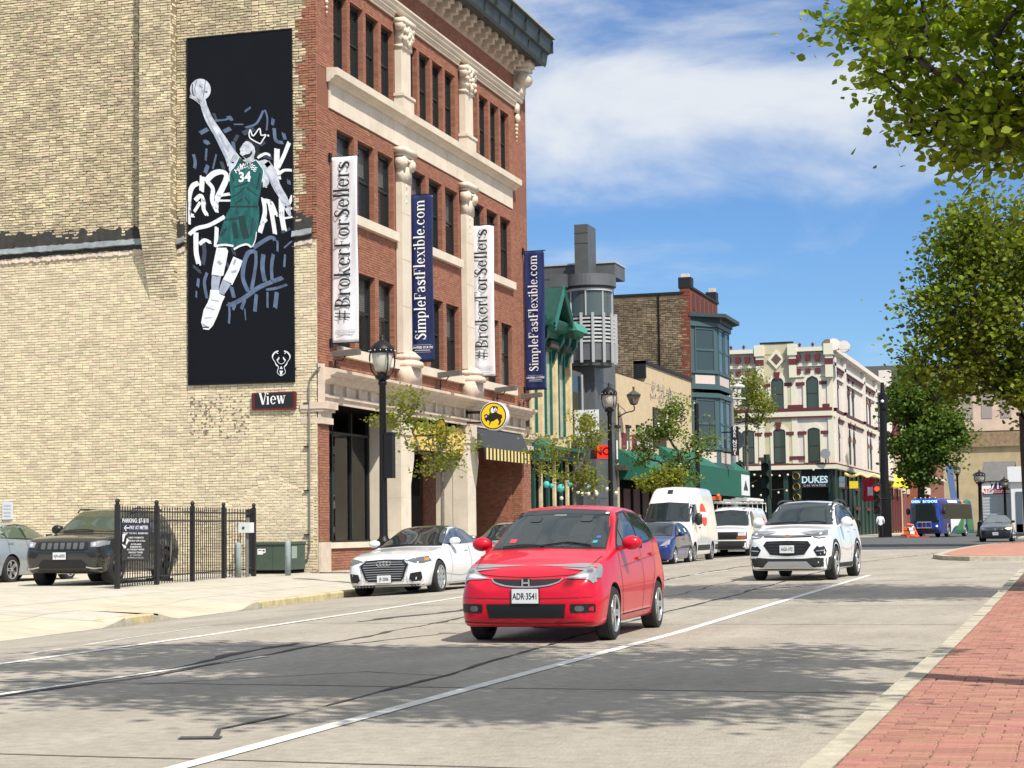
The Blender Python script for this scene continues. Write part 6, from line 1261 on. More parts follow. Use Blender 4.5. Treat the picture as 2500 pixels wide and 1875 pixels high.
# seen through the glass: seat backs, wheel and mirror as paler shapes
mseat=mat('interior_grey',(.034,.040,.042),.5,spec=.6)
for x in (-.30,.32): f.decal('seat_back',mseat,'F',rounded(x-.13,x+.13,1.06,1.30,.05,3)+[],.009,parent=w); f.decal('headrest',mseat,'F',rounded(x-.07,x+.07,1.31,1.38,.025,3),.009,parent=w)
f.line('steering_wheel',mseat,'F',[(.16,1.03),(.2,1.12),(.33,1.16),(.46,1.12),(.5,1.03)],.02,.010,parent=w)
f.decal('rear_view_mirror',mat('mirror_dim',(.14,.15,.14),.3),'F',[(-.10,1.375),(.06,1.375),(.05,1.40),(-.09,1.40)],.011,parent=w)
f.wiper([(-.55,1.02),(-.3,1.045),(-.05,1.03)]); f.wiper([(-.1,1.035),(.2,1.07),(.5,1.035)])
f.line('bonnet_gap',m_seam,'F',[(-.70,.93),(-.66,.83),(-.6,.765),(-.45,.735),(0,.715),(.45,.735),(.6,.765),(.66,.83),(.70,.93)],.009)
f.decal('upper_grille',m_grille,'F',[(-.40,.70),(-.37,.665),(-.25,.632),(0,.618),(.25,.632),(.37,.665),(.40,.70),(.2,.692),(0,.69),(-.2,.692)],.006)
f.line('grille_trim',m_chrome,'F',[(-.41,.70),(-.36,.655),(-.22,.622),(0,.610),(.22,.622),(.36,.655),(.41,.70)],.014,.012)
p,n=f.hit('F',0,.655); em=M(); 
for q in ([(-.048,-.04),(-.03,-.04),(-.026,.04),(-.044,.044)],[(.048,-.04),(.03,-.04),(.026,.04),(.044,.044)],[(-.03,-.008),(.03,-.008),(.03,.010),(-.03,.010)]): em.prism(q,lambda u,v,d:(u,p.y-.028+d,.655+v),0,.008)
o=em.build('h_badge',m_chrome); o.parent=f.t
em=M(); em.prism(rounded(-.062,.062,-.052,.052,.03,4),lambda u,v,d:(u,p.y-.018+d,.655+v),0,.02); o=em.build('badge_base',m_trim); o.parent=f.t
for sx in (1,-1):
    hp=[(.42,.675),(.53,.76),(.60,.88),(.655,1.02),(.69,1.07),(.72,1.03),(.745,.93),(.755,.79),(.73,.69),(.55,.672)]
    h=f.decal('headlight',m_lampm,'O',[(x*sx,z) for x,z in hp],.006); f.decal('lamp_reflector',m_lamp,'O',[(x*sx,z) for x,z in [(.47,.69),(.60,.695),(.69,.74),(.68,.82),(.62,.82),(.55,.75)]],.009,parent=h); f.decal('lamp_bulb',m_lampd,'O',[(x*sx,z) for x,z in rounded(.65,.715,.87,.97,.03,4)],.010,parent=h); f.decal('lamp_glint',m_chrome,'O',[(x*sx,z) for x,z in [(.675,.99),(.70,1.01),(.71,.96),(.69,.95)]],.011,parent=h)
    f.decal('headlight_side',m_lampm,'L' if sx>0 else 'R',[(.16,.70),(.34,.70),(.45,.78),(.47,.835),(.40,.85),(.26,.83)],.006,parent=h)
    f.decal('fog_lamp_recess',m_grille,'F',[(x*sx,z) for x,z in rounded(.50,.76,.335,.43,.02,3)],.006); q=f.decal('fog_lamp',m_lampd,'F',[(x*sx,z) for x,z in rounded(.55,.65,.35,.41,.03,4)],.012)
f.decal('lower_grille',m_grille,'F',[(-.455,.43),(.455,.43),(.43,.275),(-.43,.275)],.006)
f.line('bumper_crease',m_seam,'F',[(-.74,.235),(-.4,.222),(0,.218),(.4,.222),(.74,.235)],.008,.008); f.line('bumper_crease',mat('crimson_crease_shade',(.25,.003,.01),.4),'F',[(-.74,.50),(-.4,.492),(0,.488),(.4,.492),(.74,.50)],.008)  # upper bumper crease: its shade painted on as a darker red line
f.plate('ADR·3541',.515)
sg=[(1.28,1.03),(1.72,1.27),(1.98,1.395),(2.4,1.425),(3.0,1.40),(3.35,1.33),(3.50,1.20),(3.42,1.13),(2.9,1.085),(2.0,1.055)]
f.both('side_window_trim',m_trim,[(1.18,.985),(1.70,1.29),(1.97,1.42),(2.4,1.45),(3.02,1.425),(3.4,1.35),(3.58,1.2),(3.48,1.105),(2.9,1.06),(2.0,1.03)],off=.004)
for a,b in ((1.32,1.60),(1.64,2.36),(2.42,3.08),(3.13,3.45)):
    def cutp(P,a,b):
        out=[]; n=len(P)
        for i in range(n):
            (x1,y1),(x2,y2)=P[i],P[(i+1)%n]
            if a<=x1<=b: out.append((x1,y1))
            for c in sorted((a,b),reverse=x2<x1):
                if (x1-c)*(x2-c)<0: out.append((c,y1+(y2-y1)*(c-x1)/(x2-x1)))
        return out
    f.both('side_window',m_cglass,cutp(sg,a,b),off=.008,g=.09)
f.line('door_gap',m_seam,'S',[(1.22,.96),(1.2,.7),(1.24,.42),(1.32,.27)],.011,sides=(1,-1)); f.line('door_gap',m_seam,'S',[(2.39,1.06),(2.39,.6),(2.36,.27)],.011,sides=(1,-1)); f.line('door_gap',m_seam,'S',[(3.22,1.08),(3.1,.75),(2.9,.5),(2.82,.27)],.011,sides=(1,-1)); f.line('sill_line',m_seam,'S',[(1.25,.265),(2.8,.275)],.012,sides=(1,-1)); f.line('body_crease',mat('crimson_side_crease_shade',(.33,.003,.012),.35),'S',[(1.3,.80),(2.3,.86),(3.4,.92)],.01,sides=(1,-1))  # body crease shade is painted on as a darker red line
f.mirror(1.34,1.02,red,w=.22,h=.15,dark=red); f.handle(2.22,.88,red); f.handle(3.02,.92,red)
f.both('tail_light',m_tail,[(3.72,1.0),(3.92,.95),(3.93,.75),(3.82,.78)],off=.006); f.decal('rear_window',m_cglass,'B',[(-.5,1.05),(.5,1.05),(.45,1.36),(-.45,1.36)],.006)

def cut2(P,a,b):
    out=[]; n=len(P)
    for i in range(n):
        (x1,y1),(x2,y2)=P[i],P[(i+1)%n]
        if a<=x1<=b: out.append((x1,y1))
        for c in sorted((a,b),reverse=x2<x1):
            if (x1-c)*(x2-c)<0: out.append((c,y1+(y2-y1)*(c-x1)/(x2-x1)))
    return out
def sides(c,sg,cuts,trim=m_trim,m=None,grow=.028):
    cy=sum(p[0] for p in sg)/len(sg); cz=sum(p[1] for p in sg)/len(sg)
    out=[]
    for y,z in sg: d=math.hypot(y-cy,(z-cz)*3) or 1; out.append((y+(y-cy)/d*grow*1.2,z+(z-cz)*3/d*grow))
    if trim: c.both('side_window_trim',trim,out,off=.004,g=.1)
    for a,b in cuts: c.both('side_window',m or m_cglass,cut2(sg,a,b),off=.008,g=.1)
def doors(c,ys,z0,z1,lean=0,w=.010):
    for y in ys: c.line('door_gap',m_seam,'S',[(y+lean,z1),(y,(z0+z1)*.5),(y+lean*.4,z0)],w,sides=(1,-1))
# ---- white compact crossover
K_TRX=[(0,.40,.45,.50,.55,.72,.50,.78,.40),(.03,.26,.66,.50,.74,.80,.68,.86,.54),(.09,.22,.74,.52,.80,.86,.75,.925,.62),(.20,.20,.79,.55,.85,.93,.79,.985,.66),(.5,.20,.82,.6,.88,1.0,.81,1.06,.68),(1.1,.20,.83,.65,.885,1.06,.82,1.12,.72),(1.18,.20,.83,.65,.885,1.065,.82,1.16,.73),(1.95,.20,.83,.65,.885,1.10,.82,1.56,.62),(2.12,.20,.83,.65,.885,1.11,.82,1.61,.61),(2.5,.20,.83,.65,.885,1.13,.82,1.645,.61),(3.3,.20,.83,.65,.885,1.17,.81,1.63,.60),(3.85,.22,.82,.68,.88,1.18,.79,1.57,.57),(4.05,.26,.80,.7,.87,1.15,.74,1.42,.54),(4.18,.32,.76,.66,.83,1.0,.70,1.18,.52),(4.25,.42,.66,.62,.74,.88,.6,.95,.48)]
wh=paint('white_paint',(.80,.81,.82),rough=.3); blk=mat('black_cladding',(.022,.022,.023),.7)
t=Car('white_crossover','white compact crossover with black lower cladding driving behind the red hatchback',(-5.95,39.2,.105),R(-3.5),K_TRX,wh,[.86,3.415],.345,1.54,ww=.215,nsp=5,rim='twin',crown=.05)
ws=[(-.72,1.14),(0,1.16),(.72,1.14),(.63,1.42),(.575,1.565),(0,1.60),(-.575,1.565),(-.63,1.42)]
t.decal('windscreen_surround',m_trim,'F',[(x*1.03,z+(.012 if z>1.3 else -.02)) for x,z in ws],.003); t.decal('windscreen',m_cglass,'F',ws,.007)
t.wiper([(-.6,1.15),(-.2,1.18),(.0,1.16)]); t.wiper([(0,1.16),(.35,1.19),(.6,1.15)])
t.decal('upper_grille',m_grille,'F',[(-.52,.93),(0,.915),(.52,.93),(.50,.875),(0,.865),(-.50,.875)],.006); t.line('chrome_bar',m_chrome,'F',[(-.50,.905),(0,.895),(.50,.905)],.018,.012)
t.decal('lower_grille',m_grille,'F',[(-.44,.80),(0,.81),(.44,.80),(.50,.72),(.36,.53),(0,.50),(-.36,.53),(-.50,.72)],.006)
for z in (.58,.64,.70,.76): t.line('grille_bar',mat('grille_bar_grey',(.05,.05,.055),.4),'F',[(-.38,z),(0,z+.005),(.38,z)],.012,.014)
t.line('grille_rim',m_chrome,'F',[(-.37,.525),(0,.492),(.37,.525)],.012,.012)
p,n=t.hit('F',0,.895); em=M(); em.prism([(-.09,-.014),(-.045,-.014),(-.04,-.035),(.04,-.035),(.045,-.014),(.09,-.014),(.08,.014),(.05,.014),(.045,.035),(-.035,.035),(-.04,.014),(-.08,.014)],lambda u,v,d:(u,p.y-.03+d,.895+v),0,.012); o=em.build('bowtie_badge',mat('gold_badge',(.62,.42,.16),.25,metal=.8)); o.parent=t.t
for sx in (1,-1):
    h=t.decal('headlight',m_lampd,'F',[(x*sx,z) for x,z in [(.50,.93),(.62,.965),(.72,1.01),(.78,1.0),(.80,.93),(.77,.86),(.66,.845),(.55,.87)]],.009)
    t.decal('running_light',m_lamp,'F',[(x*sx,z) for x,z in [(.56,.875),(.66,.855),(.77,.87),(.78,.91),(.75,.895),(.66,.88)]],.014,parent=h); t.decal('lamp_bulb',m_lamp,'F',[(x*sx,z) for x,z in rounded(.645,.705,.91,.96,.025,4)],.014,parent=h)
    t.decal('headlight_side',m_lampm,'L' if sx>0 else 'R',[(.12,.90),(.30,.92),(.42,1.0),(.36,1.03),(.18,1.0)],.007,parent=h)
    t.decal('fog_recess',m_grille,'F',[(x*sx,z) for x,z in [(.55,.62),(.62,.70),(.76,.70),(.80,.60),(.78,.50),(.62,.50)]],.007); t.line('fog_bar',m_alloy,'F',[(.60,.60),(.76,.61)],.02,.016,sides=(sx,))
t.decal('lower_cladding',blk,'F',[(-.86,.45),(-.60,.47),(-.36,.45),(.36,.45),(.60,.47),(.86,.45),(.84,.20),(-.84,.20)],.005,g=.06); t.decal('skid_plate',mat('silver_skid',(.40,.41,.42),.35,metal=.3),'F',[(-.40,.395),(.40,.395),(.52,.28),(-.52,.28)],.012)
t.both('sill_cladding',blk,[(1.28,.34),(3.0,.34),(3.0,.20),(1.28,.20)],off=.006,g=.1); t.both('front_cladding',blk,[(.2,.47),(.46,.50),(.46,.22),(.2,.22)],off=.006)
for ay in (.86,3.415):
    t.line('arch_cladding',blk,'S',[(ay-.46*math.cos(R(a)),.345+.46*math.sin(R(a))) for a in range(-5,190,15)],.07,.006,sides=(1,-1),k=2)
t.plate('AGS-1F2',.64)
sides(t,[(1.45,1.13),(1.9,1.38),(2.2,1.505),(2.7,1.535),(3.3,1.51),(3.72,1.43),(3.86,1.33),(3.7,1.25),(3.0,1.2),(2.2,1.15)],[(1.5,1.85),(1.9,2.62),(2.68,3.35),(3.4,3.82)])
doors(t,(1.42,2.66,3.45),.34,1.12,.02); t.line('body_crease',mat('white_shadow_crease',(.45,.46,.47),.4),'S',[(1.5,.66),(2.3,.60),(3.1,.72),(3.5,.86)],.02,sides=(1,-1))
t.mirror(1.62,1.13,wh,w=.24,h=.2,dark=wh); t.handle(2.48,1.0,wh); t.handle(3.28,1.04,wh)
for sx in (1,-1):
    mb=M(); mb.tube([(sx*.60,2.0,1.56),(sx*.60,2.12,1.61),(sx*.60,2.6,1.655),(sx*.59,3.4,1.65),(sx*.58,3.7,1.58)],.017,6); o=mb.build('roof_rail',m_trim); o.parent=t.t
t.t.scale=(1.02,1,1.05)
# ---- executive saloon and its relations
def sedan_keys(L,W,H,zh=.74,zc=.99,tail=1.06,zb=.17):
    h=W/2; s=L/4.94
    T=[(0,.36,.5,.45,.56,zh-.16,.56,zh-.10,.44),(.03,.24,.72,.48,.78,zh-.08,.74,zh-.02,.60),(.10,.20,.82,.50,.87,zh-.02,.81,zh+.03,.68),(.25,zb,.86,.52,.92,zh+.06,.85,zh+.105,.71),(.7,zb,.88,.55,.975,zh+.14,.89,zh+.19,.72),(1.45,zb,.90,.58,.995,zc-.04,.90,zc+.01,.74),(1.53,zb,.90,.58,.995,zc-.03,.90,zc+.03,.74),(2.42,zb,.90,.6,.995,zc,.89,H-.06,.60),(2.65,zb,.90,.6,.995,zc+.01,.89,H-.015,.585),(3.0,zb,.90,.6,.995,zc+.02,.89,H,.58),(3.5,zb,.90,.6,.99,zc+.03,.88,H-.035,.57),(4.2,zb,.89,.62,.98,zc+.05,.85,tail+.12,.56),(4.45,zb+.01,.88,.62,.97,zc+.04,.82,tail+.03,.60),(4.75,zb+.05,.84,.62,.93,tail-.06,.78,tail,.60),(4.89,zb+.12,.78,.62,.87,tail-.14,.72,tail-.06,.56),(4.94,zb+.2,.62,.6,.72,tail-.26,.6,tail-.18,.5)]
    return [(y*s,a,b*h,c,d*h,e,f_*h,g_,i*h) for y,a,b,c,d,e,f_,g_,i in T]
SG=[(1.72,1.03),(2.2,1.22),(2.6,1.345),(3.0,1.375),(3.5,1.34),(4.0,1.22),(4.28,1.10),(4.1,1.075),(3.0,1.05),(2.2,1.03)]
def screen(c,ws,gl=None): c.decal('windscreen_surround',m_trim,'F',[(x*1.03,z+(.012 if i in (3,4,5,6,7) else -.016)) for i,(x,z) in enumerate(ws)],.003); return c.decal('windscreen',gl or m_cglass,'F',ws,.007)
au=Car('white_saloon','white executive saloon with a wide slatted grille parked at the left kerb',(-13.72,35.7,-.07),R(0),sedan_keys(4.94,1.886,1.457),wh,[.92,3.84],.35,1.62,ww=.24,nsp=10,ry=R(-1.7),arch=.03)
screen(au,[(-.70,1.01),(0,1.035),(.70,1.01),(.60,1.25),(.53,1.375),(0,1.41),(-.53,1.375),(-.60,1.25)]); au.decal('glass_roof',m_cglass,'T',[(-.5,2.45),(.5,2.45),(.49,3.4),(-.49,3.4)],.006,g=.12)
au.wiper([(-.6,1.02),(-.2,1.05),(.1,1.03)])
au.decal('grille',m_grille,'F',[(-.40,.74),(0,.755),(.40,.74),(.53,.64),(.42,.36),(.36,.31),(-.36,.31),(-.42,.36),(-.53,.64)],.008)
for i in range(8): z=.36+.047*i; hw=.37+.018*i if i<6 else .5-.05*(i-5); au.line('grille_slat',mat('slat_silver',(.42,.43,.45),.3,metal=.6),'F',[(-hw,z),(0,z+.006),(hw,z)],.012,.018,k=3)
au.line('grille_frame',m_chrome,'F',[(-.40,.745),(-.54,.64),(-.42,.34),(-.36,.30),(.36,.30),(.42,.34),(.54,.64),(.40,.745)],.014,.014,k=2)
for i in range(4):
    x=-.105+.07*i; p,n=au.hit('F',x,.67); mb=M(); ri=[]
    for k in range(16): ri.append(Vector((x+.048*math.cos(k*math.pi/8),p.y-.035,.672+.048*math.sin(k*math.pi/8))))
    mb.tube(ri+[ri[0]],.008,5,cap=False); o=mb.build('ring_badge',m_chrome); o.parent=au.t
for sx in (1,-1):
    h=au.decal('headlight',m_lampd,'F',[(x*sx,z) for x,z in [(.47,.72),(.60,.755),(.82,.79),(.86,.70),(.80,.655),(.66,.665)]],.009); au.line('running_light',m_lamp,'F',[(.52,.725),(.66,.745),(.80,.765)],.018,.014,sides=(sx,),parent=h,k=1); au.line('running_light',m_lamp,'F',[(.64,.69),(.78,.695)],.018,.014,sides=(sx,),parent=h,k=1); au.decal('turn_lamp',m_amber,'F',[(x*sx,z) for x,z in [(.80,.70),(.84,.71),(.83,.76),(.80,.755)]],.015,parent=h)
    au.decal('headlight_side',m_lampd,'L' if sx>0 else 'R',[(.12,.70),(.42,.74),(.45,.80),(.2,.78)],.007,parent=h)
    au.decal('air_intake',m_grille,'F',[(x*sx,z) for x,z in [(.54,.34),(.57,.46),(.78,.49),(.79,.36),(.76,.30),(.60,.29)]],.008); au.line('intake_trim',mat('pale_trim',(.6,.61,.62),.3),'F',[(.50,.42),(.54,.28),(.74,.27),(.80,.34)],.022,.014,sides=(sx,),k=2)
au.decal('splitter',m_trim,'F',[(-.80,.235),(.80,.235),(.76,.18),(-.76,.18)],.006); au.plate('JF-2006',.355)
sides(au,SG,[(1.8,2.95),(3.0,3.75),(3.8,4.25)],trim=m_chrome,m=mat('blue_tinted_glass',(.02,.04,.075),.03,spec=.9),grow=.02); doors(au,(1.68,2.98,3.95),.28,1.02,.02); au.line('body_crease',mat('white_shadow_crease',(.45,.46,.47),.4),'S',[(1.3,.42),(2.4,.36),(3.3,.44)],.02,sides=(1,-1)); au.mirror(1.86,1.04,wh,w=.24,h=.15); au.handle(2.75,.90,wh); au.handle(3.75,.92,wh); au.both('sill_trim',m_trim,[(1.35,.22),(3.4,.22),(3.4,.17),(1.35,.17)],off=.006,g=.12)
gr=paint('silver_grey_paint',(.32,.34,.35),metal=.5)
gc=Car('grey_saloon','grey car parked behind the white saloon, mostly hidden by the red hatchback',(-13.9,42.9,-.04),R(0),sedan_keys(4.8,1.85,1.52,zc=1.02),gr,[.9,3.7],.33,1.58,ww=.22)
screen(gc,[(-.70,1.05),(0,1.07),(.70,1.05),(.60,1.29),(.53,1.42),(0,1.455),(-.53,1.42),(-.60,1.29)]); sides(gc,[(y*.97,z+.04) for y,z in SG],[(1.8,2.8),(2.9,3.7)])
gc.mir('headlight',m_lampm,'F',[(.47,.72),(.60,.755),(.82,.79),(.83,.70),(.66,.665)],off=.009); gc.decal('grille',m_grille,'F',[(-.4,.72),(.4,.72),(.36,.5),(-.36,.5)],.008); gc.mirror(1.85,1.06,gr); doors(gc,(1.65,2.9,3.85),.28,1.04)
# ---- silver saloon in the car park (seen from behind its right side)
sv=paint('silver_blue_paint',(.36,.42,.46),metal=.45)
vw=Car('silver_saloon','silver saloon cut off by the left edge, parked beside the dark grey off-roader',(-25.30,42.35,.155),R(180),sedan_keys(4.66,1.78,1.46,zc=1.0,tail=1.08),sv,[.87,3.52],.325,1.52,ww=.21,nsp=5,rim='twin')
sides(vw,[(y*.943,z+.01) for y,z in SG],[(1.65,2.75),(2.85,3.55),(3.62,4.0)],m=mat('clear_side_glass',(.10,.13,.09),.04,spec=.8)); screen(vw,[(-.68,1.03),(0,1.05),(.68,1.03),(.58,1.26),(.52,1.37),(0,1.40),(-.52,1.37),(-.58,1.26)]); doors(vw,(1.6,2.8,3.6),.28,1.04); vw.handle(2.6,.93,sv); vw.handle(3.5,.95,sv); vw.mirror(1.8,1.05,sv); vw.both('tail_light',m_tail,[(4.35,.95),(4.6,.9),(4.6,.75),(4.38,.8)],off=.006); vw.line('chrome_sill',m_chrome,'S',[(1.3,.235),(3.2,.235)],.02,.01,sides=(1,-1)); vw.decal('rear_window',m_cglass,'B',[(-.5,1.15),(.5,1.15),(.45,1.33),(-.45,1.33)],.006)
# ---- dark off-roader
K_JP=[(0,.55,.5,.62,.6,.80,.56,.86,.48),(.03,.38,.76,.62,.84,.90,.78,.95,.64),(.09,.33,.83,.64,.90,.99,.84,1.03,.72),(.22,.30,.87,.66,.945,1.05,.87,1.09,.76),(.6,.28,.89,.7,.965,1.09,.89,1.14,.78),(1.35,.28,.90,.74,.97,1.13,.90,1.19,.79),(1.43,.28,.90,.74,.97,1.135,.90,1.21,.79),(2.15,.28,.90,.74,.97,1.17,.89,1.65,.68),(2.35,.28,.90,.74,.97,1.18,.89,1.715,.665),(2.8,.28,.90,.74,.97,1.20,.885,1.76,.66),(3.6,.28,.90,.74,.97,1.23,.88,1.745,.655),(4.3,.30,.89,.76,.965,1.25,.86,1.69,.63),(4.6,.34,.87,.78,.95,1.2,.82,1.48,.60),(4.75,.42,.82,.76,.90,1.08,.76,1.2,.58),(4.82,.52,.72,.7,.8,.95,.66,1.02,.52)]
dk=paint('dark_graphite_paint',(.036,.035,.030),metal=.55,rough=.35); bkm=mat('black_alloy',(.02,.02,.022),.35,metal=.4)
j=Car('dark_suv','dark graphite off-roader with seven-slot grille parked behind the black railings',(-21.38,35.95,.14),R(6.3),K_JP,dk,[.87,3.785],.395,1.62,cat='car',ww=.26,nsp=5,rim='twin',rimm=bkm,arch=.06)
screen(j,[(-.76,1.21),(0,1.235),(.76,1.21),(.70,1.45),(.645,1.64),(0,1.685),(-.645,1.64),(-.70,1.45)],mat('bright_reflecting_glass',(.055,.07,.045),.03,spec=.9)); j.wiper([(-.65,1.22),(-.2,1.25),(.1,1.23)])
j.decal('grille_surround',m_grille,'F',[(-.58,.99),(.58,.99),(.60,.83),(.52,.80),(-.52,.80),(-.60,.83)],.007)
for i in range(7):
    x=-.45+.15*i; o=j.decal('grille_slot',mat('slot_mesh',(.13,.135,.14),.4,metal=.5),'F',rounded(x-.052,x+.052,.83,.965,.02,3),.015); 
for sx in (1,-1):
    h=j.decal('headlight',m_lampm,'F',[(x*sx,z) for x,z in [(.64,.97),(.80,1.0),(.90,1.0),(.91,.92),(.84,.875),(.66,.87)]],.009); j.decal('lamp_bulb',m_lamp,'F',[(x*sx,z) for x,z in rounded(.70,.77,.89,.96,.03,4)],.014,parent=h); j.decal('headlight_side',m_lampm,'L' if sx>0 else 'R',[(.1,.92),(.32,.93),(.38,1.01),(.15,1.01)],.007,parent=h); j.decal('side_marker',m_amber,'L' if sx>0 else 'R',[(.27,.94),(.33,.94),(.36,.99),(.28,.99)],.011,parent=h)
    j.decal('fog_slot',m_grille,'F',[(x*sx,z) for x,z in [(.56,.73),(.74,.75),(.86,.73),(.80,.66),(.66,.64)]],.008); j.line('bumper_accent',m_alloy,'F',[(.55,.44),(.72,.41),(.86,.42)],.028,.012,sides=(sx,))
j.decal('lower_intake',m_grille,'F',[(-.46,.60),(.46,.60),(.62,.42),(.60,.34),(-.60,.34),(-.62,.42)],.008); j.line('bumper_crease',m_seam,'F',[(-.9,.78),(-.5,.76),(0,.755),(.5,.76),(.9,.78)],.012,.009); j.plate('AJN-6005',.685,x=-.06)
sides(j,[(1.72,1.20),(2.2,1.46),(2.5,1.60),(3.0,1.64),(3.9,1.62),(4.3,1.54),(4.42,1.40),(4.2,1.30),(3.0,1.25),(2.2,1.21)],[(1.8,2.9),(2.98,3.75),(3.83,4.38)]); doors(j,(1.66,2.94,3.85),.36,1.2); j.mirror(1.95,1.22,bkm,w=.24,h=.2); j.handle(2.72,1.07,dk); j.handle(3.68,1.1,dk)
for ay in (.87,3.785): j.line('arch_flare',blk,'S',[(ay-.475*math.cos(R(a)),.395+.475*math.sin(R(a))) for a in range(0,181,15)],.07,.008,sides=(1,-1),k=2)
for sx in (1,-1): mb=M(); mb.tube([(sx*.66,2.3,1.66),(sx*.66,2.45,1.735),(sx*.65,4.0,1.745),(sx*.64,4.25,1.68)],.017,6); o=mb.build('roof_rail',m_trim); o.parent=j.t
mb=M(); mb.sphere((.1,4.1,1.78),.05,8,sc=(1,1.6,1)); o=mb.build('roof_aerial',m_trim); o.parent=j.t
# ---- blue hatchback: the small-hatch shape in blue
bl=paint('deep_blue_paint',(.006,.022,.16),metal=.35); KB=[(y*1.01,a,b,c,d,e*.97,g_,h_*.965,i) for y,a,b,c,d,e,g_,h_,i in K_FIT]
b=Car('blue_hatchback','dark blue hatchback parked in front of the tall white delivery van',(-13.85,60.3,.02),R(0),KB,bl,[.83,3.3],.30,1.46,ww=.2,nsp=10,arch=.03)
screen(b,[(-.64,.985),(0,1.0),(.64,.985),(.57,1.22),(.525,1.375),(0,1.41),(-.525,1.375),(-.57,1.22)]); sides(b,[(y*1.01,z*.965) for y,z in sg],[(1.32,1.62),(1.66,2.4),(2.46,3.1),(3.16,3.5)]); doors(b,(1.22,2.42,3.25),.3,1.0); b.mirror(1.36,.99,bl,w=.22,h=.15); b.handle(2.25,.86,bl)
b.decal('paper_notice',m_wp,'L',[(1.95,1.08),(2.1,1.08),(2.1,1.2),(1.95,1.2)],.012); b.decal('paper_notice',m_wp,'L',[(2.8,1.1),(3.0,1.1),(3.0,1.22),(2.8,1.22)],.012); b.mir('headlight',m_lampm,'F',[(.44,.64),(.60,.78),(.68,.86),(.74,.80),(.74,.70),(.60,.645)],off=.009); b.decal('lower_grille',m_grille,'F',[(-.42,.45),(.42,.45),(.36,.26),(-.36,.26)],.006)
# ---- high-roof delivery van
K_TR=[(0,.45,.55,.6,.70,.85,.66,.92,.5),(.04,.32,.80,.6,.90,1.0,.84,1.06,.66),(.12,.28,.88,.62,.95,1.12,.90,1.18,.76),(.3,.25,.94,.65,.99,1.25,.93,1.31,.80),(.75,.24,.97,.7,1.02,1.36,.95,1.44,.84),(.82,.24,.97,.7,1.02,1.37,.95,1.47,.84),(1.42,.24,.98,.75,1.03,1.42,.96,2.16,.80),(1.52,.24,.98,.75,1.03,1.42,.96,2.25,.80),(1.95,.24,.98,.8,1.03,1.45,.97,2.68,.74),(2.3,.24,.98,.8,1.03,1.45,.975,2.76,.78),(3.2,.24,.98,.8,1.03,1.45,.975,2.78,.80),(5.35,.26,.98,.8,1.03,1.45,.97,2.76,.79),(5.5,.30,.96,.8,1.01,1.45,.95,2.72,.76),(5.55,.4,.92,.8,.97,1.4,.92,2.64,.74)]
v=Car('white_delivery_van','tall white delivery van with a red and white oval logo on its side',(-14.25,64.5,.02),R(0),K_TR,wh,[1.0,4.3],.35,1.75,cat='van',ww=.23,nsp=8,crown=.07,rimm=mat('steel_wheel',(.25,.25,.26),.5,metal=.3))
screen(v,[(-.86,1.46),(0,1.49),(.86,1.46),(.84,1.9),(.78,2.12),(0,2.17),(-.78,2.12),(-.84,1.9)]); v.wiper([(-.6,1.48),(-.1,1.52),(.2,1.5)])
v.decal('camera_pod',m_trim,'F',[(-.13,2.48),(.07,2.48),(.07,2.62),(-.13,2.62)],.03); v.decal('upper_grille',m_grille,'F',[(-.5,1.12),(.5,1.12),(.52,.86),(-.52,.86)],.01)
for sx in (1,-1): v.decal('headlight',m_lampm,'F',[(x*sx,z) for x,z in [(.58,1.22),(.80,1.26),(.90,1.20),(.90,.98),(.62,.98)]],.01)
v.decal('bumper',mat('grey_bumper_plastic',(.10,.10,.105),.7),'F',[(-.99,.74),(.99,.74),(.94,.28),(-.94,.28)],.006,g=.1); v.plate('TX-4410',.55)
for d in 'LR':
    v.decal('door_window',m_cglass,d,[(1.15,1.42),(1.38,1.9),(1.5,2.08),(2.0,2.1),(2.0,1.40)],.007,g=.12); v.decal('quarter_trim',m_trim,d,[(.88,1.34),(1.14,1.42),(1.32,1.85),(1.2,1.7)],.008); v.decal('lower_guard',blk,d,[(1.5,.62),(3.82,.62),(3.82,.42),(1.5,.42)],.007,g=.15); v.decal('lower_guard',blk,d,[(4.8,.62),(5.45,.62),(5.45,.42),(4.8,.42)],.007,g=.15)
o=v.decal('oval_logo',mat('logo_red',(.72,.045,.02),.4),'L',[(3.0+.55*math.cos(k*math.pi/12),1.72+.42*math.sin(k*math.pi/12)) for k in range(24)],.008,g=.15); v.decal('logo_band',m_wp,'L',[(2.42,1.62),(3.58,1.62),(3.58,1.82),(2.42,1.82)],.013,g=.2,parent=o)
doors(v,(1.08,2.1,3.5),.45,2.3); v.line('body_rib',mat('white_shadow_crease',(.45,.46,.47),.4),'S',[(2.2,2.2),(5.3,2.2)],.03,sides=(1,-1),k=1); v.line('body_rib',MATS['white_shadow_crease'],'S',[(2.2,2.4),(5.3,2.4)],.03,sides=(1,-1),k=1); v.line('body_rib',MATS['white_shadow_crease'],'S',[(1.1,1.22),(5.3,1.22)],.03,sides=(1,-1),k=1)
v.mirror(1.2,1.5,m_trim,w=.26,h=.42); v.handle(2.0,1.25,m_trim)
